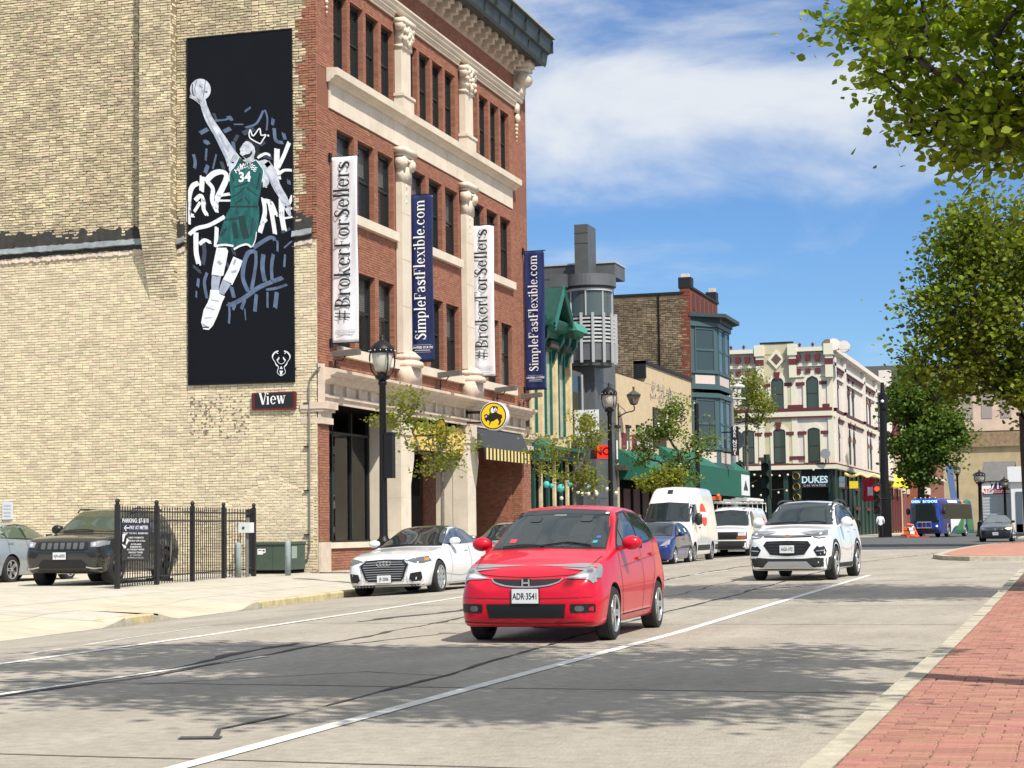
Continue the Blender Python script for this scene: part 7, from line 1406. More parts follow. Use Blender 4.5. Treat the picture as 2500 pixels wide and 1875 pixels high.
# ---- work van with ladder rack
K_EX=[(0,.5,.6,.6,.72,.82,.70,.90,.6),(.04,.36,.84,.62,.92,.98,.86,1.04,.72),(.14,.32,.90,.64,.97,1.08,.91,1.14,.78),(.8,.30,.93,.68,1.0,1.16,.93,1.24,.82),(.88,.30,.93,.68,1.0,1.17,.93,1.27,.82),(1.5,.30,.94,.72,1.0,1.22,.94,1.9,.74),(1.7,.30,.94,.72,1.0,1.22,.94,2.02,.73),(2.2,.30,.94,.72,1.0,1.25,.94,2.07,.74),(5.4,.32,.94,.74,1.0,1.25,.94,2.05,.73),(5.6,.4,.9,.74,.97,1.2,.9,1.95,.68),(5.68,.5,.82,.74,.9,1.1,.84,1.8,.64)]
x=Car('white_work_van','white work van with ladders and pipes on its roof rack behind the delivery van',(-13.75,74.0,.05),R(0),K_EX,wh,[.92,4.35],.37,1.7,cat='van',ww=.24,nsp=8)
screen(x,[(-.84,1.27),(0,1.3),(.84,1.27),(.76,1.65),(.70,1.86),(0,1.92),(-.70,1.86),(-.76,1.65)])
x.decal('grille',m_grille,'F',[(-.9,1.02),(.9,1.02),(.9,.72),(-.9,.72)],.01); x.decal('grille_orange_band',mat('van_orange_band',(.35,.09,.01),.3),'F',[(.50,.84),(.86,.84),(.86,.74),(.50,.74)],.016); x.decal('grille_orange_band',MATS['van_orange_band'],'F',[(-.86,.84),(-.50,.84),(-.50,.74),(-.86,.74)],.016); x.mir('headlight',m_lamp,'F',rounded(.55,.86,.86,.99,.02,2),off=.016); x.decal('bumper',blk,'F',[(-.97,.66),(.97,.66),(.92,.34),(-.92,.34)],.008,g=.1)  # flat orange bands at both ends of the grille, below the headlights
for d in 'LR': x.decal('door_window',m_cglass,d,[(1.25,1.28),(1.62,1.76),(1.78,1.86),(2.15,1.86),(2.15,1.28)],.007,g=.12)
x.decal('pink_logo',mat('faded_pink',(.62,.25,.28),.5),'L',[(4.3,1.3),(4.9,1.3),(4.6,1.75)],.008,g=.15); doors(x,(1.15,2.25,3.6),.45,1.8); x.mirror(1.35,1.3,m_trim,w=.24,h=.34)
wp=mat('rack_white',(.70,.70,.68),.5)
for yy in (1.9,3.1,4.4,5.3):
    mb=M(); mb.tube([(-.85,yy,1.85),(-.85,yy,2.22),(.85,yy,2.22),(.85,yy,1.85)],.025,6); o=mb.build('rack_hoop',wp); o.parent=x.t
r=random.Random(2)
for i in range(3):
    mb=M(); xx=-.6+i*.5
    for s_ in (-.17,.17): mb.box(xx+s_-.02,xx+s_+.02,1.5,5.4,2.25+.06*i,2.32+.06*i)
    for k in range(12): mb.box(xx-.17,xx+.17,1.6+k*.32,1.63+k*.32,2.27+.06*i,2.30+.06*i)
    o=mb.build('ladder',mat('ladder_alloy',(.5,.5,.48),.4,metal=.4)); o.parent=x.t
mb=M(); mb.lathe((.75,1.4,2.33),[(.07,0),(.07,3.6)],10,axis='y'); o=mb.build('pipe_carrier',wp); o.parent=x.t
mb=M(); mb.box(-.8,-.45,1.5,1.9,2.35,2.5); mb.sphere((-.5,1.5,2.52),.09,8); o=mb.build('roof_load',mat('orange_cone_plastic',(.7,.12,.03),.5)); o.parent=x.t
# ---- dark oncoming saloon
nv=paint('midnight_paint',(.010,.014,.020),metal=.3)
ps=Car('dark_saloon','dark blue saloon with one headlamp lit coming through the junction beside the bus',(-4.45,105,.27),R(0),sedan_keys(4.87,1.83,1.49,zc=1.02),nv,[.92,3.72],.34,1.6,ww=.22)
screen(ps,[(-.70,1.04),(0,1.06),(.70,1.04),(.60,1.28),(.53,1.40),(0,1.44),(-.53,1.40),(-.60,1.28)],mat('bright_reflecting_glass2',(.10,.12,.13),.05,spec=.9)); sides(ps,[(y*.985,z+.03) for y,z in SG],[(1.8,2.9),(3.0,3.7)])
ps.decal('headlight',m_lampd,'F',[(-.50,.72),(-.60,.755),(-.82,.79),(-.83,.70),(-.66,.665)],.009); ps.decal('headlight',mat('lit_headlamp',(1,.72,.35),.3,emit=1.6),'F',[(.50,.72),(.60,.755),(.82,.79),(.83,.70),(.66,.665)],.012); ps.decal('grille',m_grille,'F',[(-.42,.73),(.42,.73),(.38,.6),(-.38,.6)],.008); ps.line('chrome_bar',m_chrome,'F',[(-.8,.66),(0,.655),(.8,.66)],.02,.014); ps.plate('KLM-208',.45); ps.mirror(1.85,1.06,nv)
p,n=ps.hit('F',0,.68); mb=M(); mb.lathe((0,p.y-.03,.68),[(.01,0),(.065,.004),(.07,.02)],14,axis='y'); o=mb.build('round_badge',m_chrome); o.parent=ps.t
# ---- city bus
K_BUS=[(0,.5,1.1,.7,1.12,1.2,1.10,2.9,1.0),(.05,.36,1.18,.7,1.2,1.3,1.17,2.98,1.08),(.2,.3,1.25,.8,1.27,1.4,1.24,3.05,1.12),(.5,.28,1.27,.8,1.285,1.4,1.27,3.1,1.14),(11.6,.28,1.27,.8,1.285,1.4,1.27,3.1,1.14),(12.0,.4,1.24,.8,1.25,1.4,1.22,3.05,1.1)]
bb=paint('bus_blue',(.006,.03,.26)); gb=paint('bus_green',(.01,.28,.12))
bs=Car('city_bus','blue, white and green city bus with a bicycle rack at the far kerb',(-11.6,148,.27),R(-9),K_BUS,bb,[2.7,8.9],.48,2.2,cat='bus',ww=.3,nsp=8,crown=.03)
bs.decal('windscreen',m_cglass,'F',[(-1.1,1.15),(1.1,1.15),(1.12,2.62),(-1.12,2.62)],.01,g=.3); bs.decal('destination_box',m_ink,'F',[(-1.05,2.66),(1.05,2.66),(1.02,2.98),(-1.02,2.98)],.01,g=.3)
q=text('GREEN   BAYSHORE',.28,mat('led_text',(.45,.85,1.0),.5,emit=.9),None,lambda u,v,d:(u*.82,-.05,2.80+v),name='destination_text',bold=.02); q.parent=bs.t
bs.decal('lower_bumper',m_trim,'F',[(-1.2,.72),(1.2,.72),(1.15,.34),(-1.15,.34)],.012,g=.3)
for sx in (1,-1): bs.decal('headlight',mat('lit_bus_lamp',(.8,.9,1),.3,emit=1.2),'F',[(x_*sx,z) for x_,z in rounded(.86,1.02,.82,.95,.05,3)],.016)
for d in 'LR':
    bs.decal('side_windows',m_cglass,d,[(.9,1.45),(11.3,1.45),(11.3,2.6),(.9,2.6)],.012,g=.5)
    bs.decal('white_panel',m_wp,d,[(3.4,.35),(5.6,1.42),(3.3,1.42),(3.3,.35)],.012,g=.4); bs.decal('green_panel',gb,d,[(3.6,.32),(8.2,.32),(11.6,.32),(11.6,1.42),(7.0,1.42),(5.8,.9)],.010,g=.4); bs.decal('white_panel',m_wp,d,[(5.2,.9),(5.7,.9),(7.0,1.42),(5.0,1.42),(3.4,.6)],.014,g=.4); bs.decal('yellow_panel',mat('bus_yellow',(.75,.40,.02),.4),d,[(2.0,.5),(2.3,.5),(2.3,1.1),(2.0,1.1)],.014)
    bs.decal('roof_band_blue',bb,d,[(.6,2.68),(7,2.68),(7,3.0),(.6,3.0)],.012,g=.5); bs.decal('roof_band_white',m_wp,d,[(3.0,2.72),(6.4,2.72),(6.4,2.94),(3.0,2.94)],.016,g=.5); bs.decal('roof_band_yellow',MATS['bus_yellow'],d,[(8.0,2.68),(9.2,2.68),(9.2,3.0),(8.0,3.0)],.014,g=.5); bs.decal('roof_band_green',gb,d,[(9.2,2.68),(11.5,2.68),(11.5,3.0),(9.2,3.0)],.014,g=.5)
mb=M(); 
for z in (.75,1.2): mb.tube([(-.55,-.25,z),(.55,-.25,z)],.03,5)
for xx in (-.55,-.15,.15,.55): mb.tube([(xx,-.05,.7),(xx,-.3,.75),(xx,-.3,1.2)],.025,5)
o=mb.build('bicycle_rack',m_alloy); o.parent=bs.t; bs.mirror(.4,2.0,m_trim,w=.3,h=.5)
mb=M(); 
for xx in (-.8,-.35,0,.35,.8): mb.sphere((xx,.3,3.1),.05,6)
o=mb.build('marker_lamps',mat('marker_white',(.8,.8,.75),.4)); o.parent=bs.t
# ---------------------------------------------------------------- lamp posts, railings, signals, people
def lamp_post(label,x,y,z0,H,sc=1,box=False,cat='street lamp'):
    t=thing('street_lamp',label,cat,(x,y,z0),0,'black street lamps'); rel=lambda o:(setattr(o,'parent',t),o)[1]
    s=sc; mb=M(); mb.lathe((0,0,0),[(.24*s,0),(.24*s,.1),(.20*s,.16),(.17*s,.5),(.15*s,.9),(.17*s,.94),(.17*s,1.0),(.11*s,1.06),(.095*s,1.12),(.075*s,H-.95),(.10*s,H-.93),(.10*s,H-.88),(.06*s,H-.82)],14); rel(mb.build('pole',m_iron,smooth=True))
    mb=M(); mb.lathe((0,0,H-.86),[(.05*s,0),(.16*s,.06),(.18*s,.12),(.06*s,.2)],12); rel(mb.build('collar',m_iron))
    mb=M(); mb.lathe((0,0,H-.62),[(.04*s,-.04),(.16*s,0),(.21*s,.18),(.24*s,.36),(.23*s,.40)],14); rel(mb.build('lamp_globe',mat('prismatic_globe',(.50,.49,.42),.3,var=.1,vscale=20),smooth=True))
    mb=M(); mb.lathe((0,0,H-.22),[(.25*s,0),(.30*s,.02),(.29*s,.10),(.20*s,.2),(.1*s,.27),(.05*s,.3),(.055*s,.36),(.02*s,.44)],14); rel(mb.build('lamp_cap',m_iron,smooth=True))
    for k in range(4):
        a=R(45+90*k); c,s_=math.cos(a),math.sin(a); mb=M(); mb.tube(smoothpts([(c*.05*s,s_*.05*s,H-.78),(c*.24*s,s_*.24*s,H-.66),(c*.31*s,s_*.31*s,H-.4),(c*.29*s,s_*.29*s,H-.18)],4),.018*s,5); rel(mb.build('cage_arm',m_iron))
    mb=M(); 
    for k in range(14): a=2*math.pi*k/14; mb.sphere((.295*s*math.cos(a),.295*s*math.sin(a),H-.17),.014*s,5)
    rel(mb.build('rim_beads',m_wp))['kind']='stuff'
    if box: mb=M(); mb.box(.06,.26,-.1,.1,H-3.05,H-2.05); mb.box(.06,.28,-.11,.11,H-2.06,H-2.02); rel(mb.build('control_box',m_iron))
    return t
LPZ=ktop(36.9)+.03
lamp_post('tall black street lamp with a cage globe behind the white saloon',-14.95,38.85,LPZ,5.45,1,True)
lamp_post('black street lamp with a dark cage head beside the red neon sign',-15.75,63.2,.15,6.05,1.0)
p=onX(1912,1310,-16.9)
# plain black pole and cobra-head light
t=thing('steel_pole','plain slim black pole between the young trees and the white delivery van','pole',(-15.9,80,.2)); q=onY(1704,1180,80); mb=M(); mb.tube([(q.x,80,.1),(q.x,80,onY(1704,985,80).z)],.10,8); at(mb.build('pole',m_iron),t)
t=thing('grey_street_light','grey tapering street-light mast with a curved arm behind the BAR NONE sign','street light',(-15.9,104,.2)); YL=110; P=lambda x,y:onY(*z3(x,y),YL)
mb=M(); b0=P(392,1540); b1=P(372,830); mb.tube([(b0.x,YL,.2),(b0.x,YL,b0.z),b1],[.26,.2,.11],10); at(mb.build('mast',mat('galvanised_mast',(.24,.24,.24),.5,metal=.3)),t)
mb=M(); mb.tube(smoothpts([b1,P(375,790),P(395,760),P(425,750)],4),.07,6); at(mb.build('arm',MATS['galvanised_mast']),t); c=P(425,752); mb=M(); mb.sphere(c,.3,10,sc=(1.3,.6,.5)); at(mb.build('lamp_head',mat('pale_lamp_head',(.6,.62,.62),.4)),t)
mb=M(); mb.tube([P(372,838),P(474,840)],.07,6); at(mb.build('cross_arm',MATS['pale_lamp_head']),t)
# tall black signal pole near the pub corner
t=thing('tall_signal_pole','tall thick black pole at the street corner of the cream pub','pole',(-18.9,152,.3)); YP=153; P=lambda x,y:onY(*z4(x,y),YP)
b0=P(2110,1650); b1=P(2078,740); b2=P(2075,600); mb=M(); q0=onY(2161,1311,YP); q1=onY(2160,1200,YP); mb.tube([(q0.x,YP,.3),q1],[.55,.45],10); mb.tube([q1,b1],[.36,.27],10); mb.tube([b1,b2],[.2,.14],8); at(mb.build('pole',m_iron),t)
mb=M(); mb.tube([P(2095,940),P(2080,760)],.38,10); at(mb.build('camera_sleeve',m_iron),t); mb=M(); mb.sphere(P(2082,845)+Vector((0,-.4,0)),.14,8); at(mb.build('pole_light',m_wp),t)
def signal(label,x,y,Y,lens,m,hx=.28,red=None):
    t=thing('traffic_signal',label,'traffic light',onY(*z5(x,y),Y),0,'traffic signals at the junction'); c=onY(*z5(x,y),Y); mb=M(); mb.box(c.x-.3,c.x+.3,Y,Y+.3,c.z-1.2,c.z+1.2); at(mb.build('housing',mat('signal_dark_green',(.012,.03,.02),.5)),t)
    for k in range(3):
        mb=M(); mb.lathe((c.x,Y-.28,c.z+.8-.8*k),[(.26,0),(.26,.28)],12,axis='y',cap=False); at(mb.build('visor',m),t); mb=M(); mb.lathe((c.x,Y-.02,c.z+.8-.8*k),[(.01,0),(.2,.01)],12,axis='y'); at(mb.build('lens',(red if (red and k==0) else mat('unlit_lens',(.05,.05,.045),.3))),t)
    return t,c
YS=118
t,c=signal('near traffic signal with yellow visors left of the DUKES sign',975,465,140,0,mat('signal_yellow',(.75,.60,.18),.5))
t,c=signal('dark traffic signal on a green post in front of the dark pub',580,370,YS,0,mdk); b=onY(*z5(590,700),YS); mb=M(); mb.tube([(b.x+.1,YS+.15,.2),(c.x+.05,YS+.15,c.z+1.6)],.2,8); at(mb.build('post',MATS['signal_dark_green']),t)
t,c=signal('dark traffic signal with grey louvres beside the grey street-light mast',245,380,120,0,mat('grey_visor',(.12,.12,.12),.5)); mb=M(); mb.tube([(c.x-.1,120.15,.2),(c.x,120.15,c.z+1.3)],.1,6); at(mb.build('post',MATS['signal_dark_green']),t)
t,c=signal('traffic signal with lit red lens beside the tall black pole',2010,620,150,0,mat('orange_visor',(.35,.05,.02),.5),red=mat('lit_red_lens',(1,.06,.02),.4,emit=2)); mb=M(); mb.tube([(c.x+.3,150.1,c.z),(c.x+1.4,150.1,c.z)],.06,6); at(mb.build('arm',m_iron),t)
# distant lamps
q=onY(2396,1300,140); lamp_post('distant dark street lamp with a round globe right beside the bus',q.x,140,.35,onY(2396,1154,140).z-.35,1.7)
q=onY(2341,1290,190); lamp_post('far slim street lamp rising behind the roof of the bus',q.x,190,.35,onY(2341,1140,190).z-.35,1.4)
q=onY(2456,1290,170); lamp_post('far street lamp standing behind the dark saloon',q.x,170,.35,onY(2456,1170,170).z-.35,1.4)
t=thing('blue_pole_banner','faded blue banner on a pole in front of the red brick building','banner',(-14,180,8)); q=onY(*z6(600,1175),180); mb=M(); mb.obox(q,(.3,0,.05),(0,.02,0),(-.2,0,1.6)); at(mb.build('cloth',mat('faded_blue_cloth',(.12,.20,.42),.7)),t)
# ---- parking lot railings
m_rail=mat('railing_black',(.014,.012,.013),.5)
fn_=thing('parking_railings','black spiked metal railings in front of the dark off-roader','fence',(-19.3,34.9,.13))
PP=[onZ(286,1441,.125),onZ(382,1431,.13),onZ(470,1423,.135),onZ(546,1415,.14)]; q=onZ(620,1410,.14); PP.append(Vector((q.x,q.y,.14)))
HT=1.72
for i,pnt in enumerate(PP):
    mb=M(); mb.box(pnt.x-.045,pnt.x+.045,pnt.y-.045,pnt.y+.045,pnt.z-.02,pnt.z+HT+.06); mb.sphere((pnt.x,pnt.y,pnt.z+HT+.13),.055,8); mb.box(pnt.x-.03,pnt.x+.03,pnt.y-.03,pnt.y+.03,pnt.z+HT+.05,pnt.z+HT+.1); at(mb.build('post',m_rail),fn_)
for a,b in zip(PP,PP[1:]):
    for zz in (.22,.62 if 0 else HT-.28,HT-.08): mb=M(); mb.tube([a+Vector((0,0,zz)),b+Vector((0,0,zz))],.017,4); at(mb.build('rail',m_rail),fn_)
    n=int((b-a).length/.155); pk=None
    for k in range(1,n):
        p_=a.lerp(b,k/n)
        if pk is None:
            mb=M(); mb.box(-.008,.008,-.008,.008,.05,HT-.03); mb.add([(-.012,-.012,HT-.03),(.012,-.012,HT-.03),(.012,.012,HT-.03),(-.012,.012,HT-.03),(0,0,HT+.07)],[(0,1,4),(1,2,4),(2,3,4),(3,0,4)]); pk=mb.mesh('picket',m_rail)
        at(link('picket',pk,None,tuple(p_)),fn_)
# side railing running back towards the wall
a=PP[-1]; b=Vector((a.x-1.7,46.5,.15)); 
for zz in (.22,HT-.28,HT-.08): mb=M(); mb.tube([a+Vector((0,0,zz)),b+Vector((0,0,zz))],.017,4); at(mb.build('rail',m_rail),fn_)
n=int((b-a).length/.16)
for k in range(1,n): at(link('picket',pk,None,tuple(a.lerp(b,k/n))),fn_)
# parking price board
pkb=thing('parking_sign','black board with white lettering about parking and paying at the meter, on the railings','sign',(-19.3,35.4,.9))
dr_=(PP[1]-PP[0]).normalized(); Yb=PP[0].y-.1; 
def onF(x,y,off=0):   # onto the plane of the first railing panel
    d=_ray(x,y); nrm=Vector((dr_.y,-dr_.x,0)).normalized(); nrm=nrm if nrm.dot(_C-PP[0])>0 else -nrm; p0=PP[0]+nrm*(.05+off); k=(p0-_C).dot(nrm)/d.dot(nrm); return _C+d*k
zk=lambda x,y:(280+x/11.06,1250+y/11.06)
mb=M(); poly(mb,[onF(*zk(x,y)) for x,y in ((195,165),(925,150),(925,1290),(195,1310))]); ob=at(mb.build('board',m_ink),pkb); sm=ob.modifiers.new('s','SOLIDIFY'); sm.thickness=.02; sm.offset=1
mb=M(); poly(mb,[onF(*zk(x,y),.014) for x,y in ((200,325),(915,320),(915,540),(200,545))]); at(mb.build('navy_band',mat('sign_navy',(.012,.015,.06),.5)),pkb)
def ftext(s,x,y,h,wd,nm='lettering',m=m_wp,bold=.02):
    o=text(s,1,m,None,lambda u,v,d:(u,v,0),bold=bold); w=max(v.co.x for v in o.data.vertices)-min(v.co.x for v in o.data.vertices); hh=max(v.co.y for v in o.data.vertices)-min(v.co.y for v in o.data.vertices)
    for v in o.data.vertices: v.co=onF(*zk(x+v.co.x*wd/w,y-v.co.y*h/hh),.02)
    o.name=nm; at(o,pkb); return o
ftext('PARKING: $7-$10',560,238,135,710); ftext('PAY AT METER',650,425,100,500)
ftext('TEXT TO PAY, RESERVED',560,577,52,690)
for s,x,y,w in (('VISIT WEBSITE',575,695,410),('SCAN OR CALL',610,778,440),('AVAILABLE',575,872,290),('PERMITS',570,945,310),('NO OVERNIGHT PARKING',565,1015,460),('VEHICLES TOWED',565,1095,390),('AT OWNER',560,1168,310),('EXPENSE 24 HOURS',560,1235,430)): ftext(s,x,y,44,w,m=m_gp if y>1140 else m_wp)
mb=M()
for P_ in ([(390,430),(300,430)],): mb.add([onF(*zk(x,y),.02) for x,y in ((395,415),(395,445),(300,445),(300,415))],[(0,1,2,3)])
mb.add([onF(*zk(x,y),.02) for x,y in ((250,430),(310,350),(322,360),(285,430))],[(0,1,2,3)]); mb.add([onF(*zk(x,y),.02) for x,y in ((250,430),(285,430),(320,505),(305,515))],[(0,1,2,3)]); at(mb.build('arrow',m_wp),pkb)
mb=M(); mb.add([onF(*zk(x,y),.02) for x,y in ((210,600),(340,580),(280,640),(240,800),(210,810))],[(0,1,2,3,4)]); mb.add([onF(*zk(x,y),.02) for x,y in ((330,700),(395,760),(310,900),(300,850))],[(0,1,2,3)]); mb.add([onF(*zk(x,y),.02) for x,y in ((195,860),(310,920),(290,985),(250,980))],[(0,1,2,3)]); at(mb.build('p_symbol',m_wp),pkb)
t=thing('leaning_post','short grey sign post leaning just behind the railings','post',tuple(onZ(408,1418,.13))); a=onZ(408,1421,.13); mb=M(); mb.tube([a,a+Vector((.09,0,.62)),a+Vector((.1,.05,1.13))],.022,6); at(mb.build('post',mat('galvanised_pipe',(.22,.21,.19),.5,metal=.4)),t); 
t=thing('wheel_stop','low dark kerb block on the ground under the railings','kerb block',tuple(a)); mb=M(); mb.box(a.x-.3,a.x+.35,a.y-.5,a.y-.35,.12,.24); at(mb.build('block',m_trim),t)
# bollards, meter box, transformer
m_bol=mat('blue_grey_bollard',(.27,.32,.33),.6,var=.2,vscale=6,dirt=.3)
for (x,y,y1,lab) in ((582,1413,1327,'blue-grey steel bollard at the left of the green transformer cabinet'),(703,1408,1322,'blue-grey steel bollard in front of the right side of the green transformer cabinet')):
    a=onZ(x,y,.14); D_=((a-_C).dot(_f)); h=(y-y1)/4500*D_; t=thing('bollard',lab,'bollard',tuple(a),0,'bollards by the cabinet'); mb=M(); mb.lathe((0,0,-.02),[(.075,0),(.075,h-.02),(.05,h+.03),(.01,h+.045)],14); o=mb.build('post',m_bol,smooth=True); o.parent=t; mb=M(); mb.lathe((0,0,h*.86),[(.078,0),(.078,.02)],14); o=mb.build('weld_band',m_bol); o.parent=t
a=onZ(603,1412,.14); t=thing('meter_box','white metal meter box on a short post beside the left bollard','meter box',tuple(a)); D_=((a-_C).dot(_f)); k=D_/4500
mb=M(); mb.tube([(0,0,0),(0,0,(1412-1300)*k)],.045,8); o=mb.build('post',MATS['galvanised_pipe']); o.parent=t; mb=M(); mb.box(-.22,.14,-.12,.12,(1412-1301)*k,(1412-1276)*k); o=mb.build('box',mat('white_enamel',(.68,.69,.68),.4)); o.parent=t
mb=M(); mb.lathe((-.04,-.135,(1412-1289)*k),[(.01,0),(.035,.003),(.035,.015)],12,axis='y'); mb.lathe((0,0,0),[(.01,0),(.01,.001)],3); o=mb.build('dial',mat('green_dial',(.03,.10,.05),.4)); o.parent=t; mb=M(); mb.box(-.0,.05,-.05,.05,(1412-1276)*k,(1412-1264)*k); o=mb.build('top_pipe',MATS['galvanised_pipe']); o.parent=t
m_tf=mat('transformer_green',(.055,.085,.06),.6,var=.15,vscale=3,dirt=.3)
a=onZ(612,1408,.15); b=onZ(700,1400,.15); Ytf=45.0; x0=onY(608,1380,Ytf).x; x1=onY(697,1380,Ytf).x+.02; zt=onY(650,1326,Ytf).z; zb0=onY(650,1392,Ytf).z; dpt=1.25
t=thing('transformer_cabinet','dark green utility cabinet with warning stickers against the tan brick wall','utility box',((x0+x1)/2,Ytf,.15)); 
mb=M(); mb.box(x0,x1,Ytf,Ytf+dpt,zb0,zt-.02); at(mb.build('cabinet',m_tf),t); mb=M(); mb.box(x0-.02,x1+.02,Ytf-.03,Ytf+dpt+.02,zt-.04,zt+.02); at(mb.build('lid',m_tf),t); mb=M(); mb.box(x0+.03,x1-.03,Ytf+.02,Ytf+dpt,zb0-.12,zb0); at(mb.build('plinth',m_room),t); mb=M(); mb.box(x0-.05,x1+.1,Ytf-.05,Ytf+dpt+.1,.1,zb0-.10); at(mb.build('pad',m_conc2),t)
xm=(x0+x1)/2; mb=M(); mb.box(xm+.15,xm+.152,Ytf-.006,Ytf,zb0,zt-.05); at(mb.build('door_gap',m_seam),t); mb=M(); mb.prism([(-.17,.05),(.06,.05),(.06,-.06),(-.0,-.06),(-.02,-.1),(-.17,-.1)],lambda u,v,d:(x0+.42+u,d,zt-.2+v),Ytf-.01,Ytf-.002); at(mb.build('warning_sticker',m_wp),t); mb=M(); mb.box(x0+.28,x0+.37,Ytf-.013,Ytf-.011,zt-.2,zt-.18); mb.box(x0+.4,x0+.46,Ytf-.013,Ytf-.011,zt-.22,zt-.18); at(mb.build('sticker_print',mat('sticker_dark',(.12,.02,.02),.5)),t)
mb=M(); mb.quad((x1+.004,Ytf+.35,zb0+.3),(x1+.004,Ytf+.7,zb0+.3),(x1+.004,Ytf+.7,zb0+.62),(x1+.004,Ytf+.35,zb0+.62)); at(mb.build('side_label',mat('side_label_grey',(.28,.34,.3),.5)),t)
# notice on the wall at far left
t=thing('wall_notice','pale blue-white notice sheet on the tan wall above the silver saloon','sign',(-30,YW-.03,1.9)); a=onY(6,1225,YW-.04); b=onY(31,1268,YW-.04); boxp(t,'sheet',mat('notice_white',(.55,.60,.66),.6),a.x,b.x,YW-.05,YW-.02,b.z,a.z)
for k in range(4): boxp(t,'print_line',m_gp,a.x+.05,b.x-.06,YW-.056,YW-.05,b.z+.08+.1*k,b.z+.12+.1*k)
# ---- people at the corner
def skin_figure(name,label,loc,rz,verts,edges,rad,m,root=0):
    t=thing(name,label,'person',loc,rz); me=bpy.data.meshes.new('body'); me.from_pydata(verts,edges,[]); o=link('body',me,t); me.materials.append(m)
    sk=o.modifiers.new('s','SKIN'); sk.use_smooth_shade=True
    for i,v in enumerate(me.skin_vertices[0].data): v.radius=rad[i]; v.use_root=(i==root)
    ss=o.modifiers.new('ss','SUBSURF'); ss.levels=1; ss.render_levels=1
    dg=bpy.context.evaluated_depsgraph_get(); m2=bpy.data.meshes.new_from_object(o.evaluated_get(dg)); o.modifiers.clear(); o.data=m2
    for p in m2.polygons: p.material_index=0
    return t,o
def person(label,loc,rz,top,bot,skin,hair,arm=.0):
    V=[(0,0,.95),(0,0,1.15),(0,0,1.38),(0,.0,1.5),(0,-.02,1.62),(.19,0,1.42),(.26,.02,1.15),(.24,-.10+arm,.92),(-.19,0,1.42),(-.27,.02,1.15),(-.24,-.08-arm,.92),(.09,0,.9),(.11,-.04,.5),(.11,.03,.08),(.11,-.12,.03),(-.09,0,.9),(-.11,.03,.5),(-.11,.08,.08),(-.11,-.06,.03),(0,-.02,1.72)]
    E_=[(0,1),(1,2),(2,3),(3,4),(2,5),(5,6),(6,7),(2,8),(8,9),(9,10),(0,11),(11,12),(12,13),(13,14),(0,15),(15,16),(16,17),(17,18),(4,19)]
    Rr=[(.15,.11),(.14,.10),(.17,.11),(.055,.055),(.09,.10),(.07,.07),(.05,.05),(.035,.035),(.07,.07),(.05,.05),(.035,.035),(.10,.10),(.065,.065),(.045,.045),(.04,.04),(.10,.10),(.065,.065),(.045,.045),(.04,.04),(.07,.08)]
    t,o=skin_figure('person',label,loc,rz,V,E_,Rr,skin); me=o.data; me.materials.append(top); me.materials.append(bot); me.materials.append(hair)
    for p in me.polygons:
        c=p.center; p.material_index=3 if (c.z>1.66 or (c.z>1.55 and c.y>.02)) else 0 if c.z>1.5 else (1 if (c.z>.93 and not(abs(c.x)>.2 and c.z<1.0)) else (0 if abs(c.x)>.19 and c.z>.8 else (2 if c.z>.08 else 3)))
    return t
pq=onZ(2150,1313,.42); D_=Vector((pq.x,pq.y,0))
PY_=150; pa=onY(2150,1300,PY_)
m_sk=mat('brown_skin',(.16,.085,.055),.6); m_bk=mat('black_cloth',(.012,.012,.014),.9); m_hr=mat('dark_hair',(.01,.008,.007),.8)
pp=person('person in a white shirt and black trousers at the tall black pole',(pa.x,PY_,.28),R(200),mat('white_shirt',(.75,.77,.80),.8),m_bk,m_sk,m_hr); pp.scale=(1.15,1.15,1.13)
pa=onY(1760+1690/5.2667,1290,PY_); person('person in dark clothes on the pavement beside the green pub wall',(pa.x,PY_+4,.28),R(150),mat('dark_jacket',(.02,.024,.028),.9),m_bk,m_sk,m_hr)
# bag strap on the first person
mb=M(); mb.tube([(-.15,-.13,1.45),(.12,-.15,1.05)],.015,4); o=mb.build('bag_strap',m_bk); o.parent=pp
# orange barricade heap by the bus
t=thing('orange_barricade','toppled orange and white construction barricades on the kerb beside the bus','barricade',(-16,150,.4)); YB=147; P=lambda x,y:onY(2000+x/4.424,1000+y/4.424,YB); mo_=mat('safety_orange',(.75,.12,.03),.5)
for pts in (((920,1270),(960,1390)),((1020,1270),(1060,1360)),((900,1350),(1080,1370)),((950,1240),(1020,1250)),((1000,1300),(960,1400)),((880,1355),(950,1340))): mb=M(); mb.tube([P(*pts[0]),P(*pts[1])],.09,5); at(mb.build('barricade_leg',mo_),t)
for k,(x,y) in enumerate(((940,1295),(985,1290),(950,1325),(1000,1325))): q=P(x,y); boxp(t,'barricade_board',m_wp if k%2 else mo_,q.x-.22,q.x+.22,YB-.1,YB,q.z-.14,q.z+.14)
boxp(t,'orange_mat',mo_,P(950,0).x,P(1140,0).x,YB-.5,YB+.5,.30,.34)
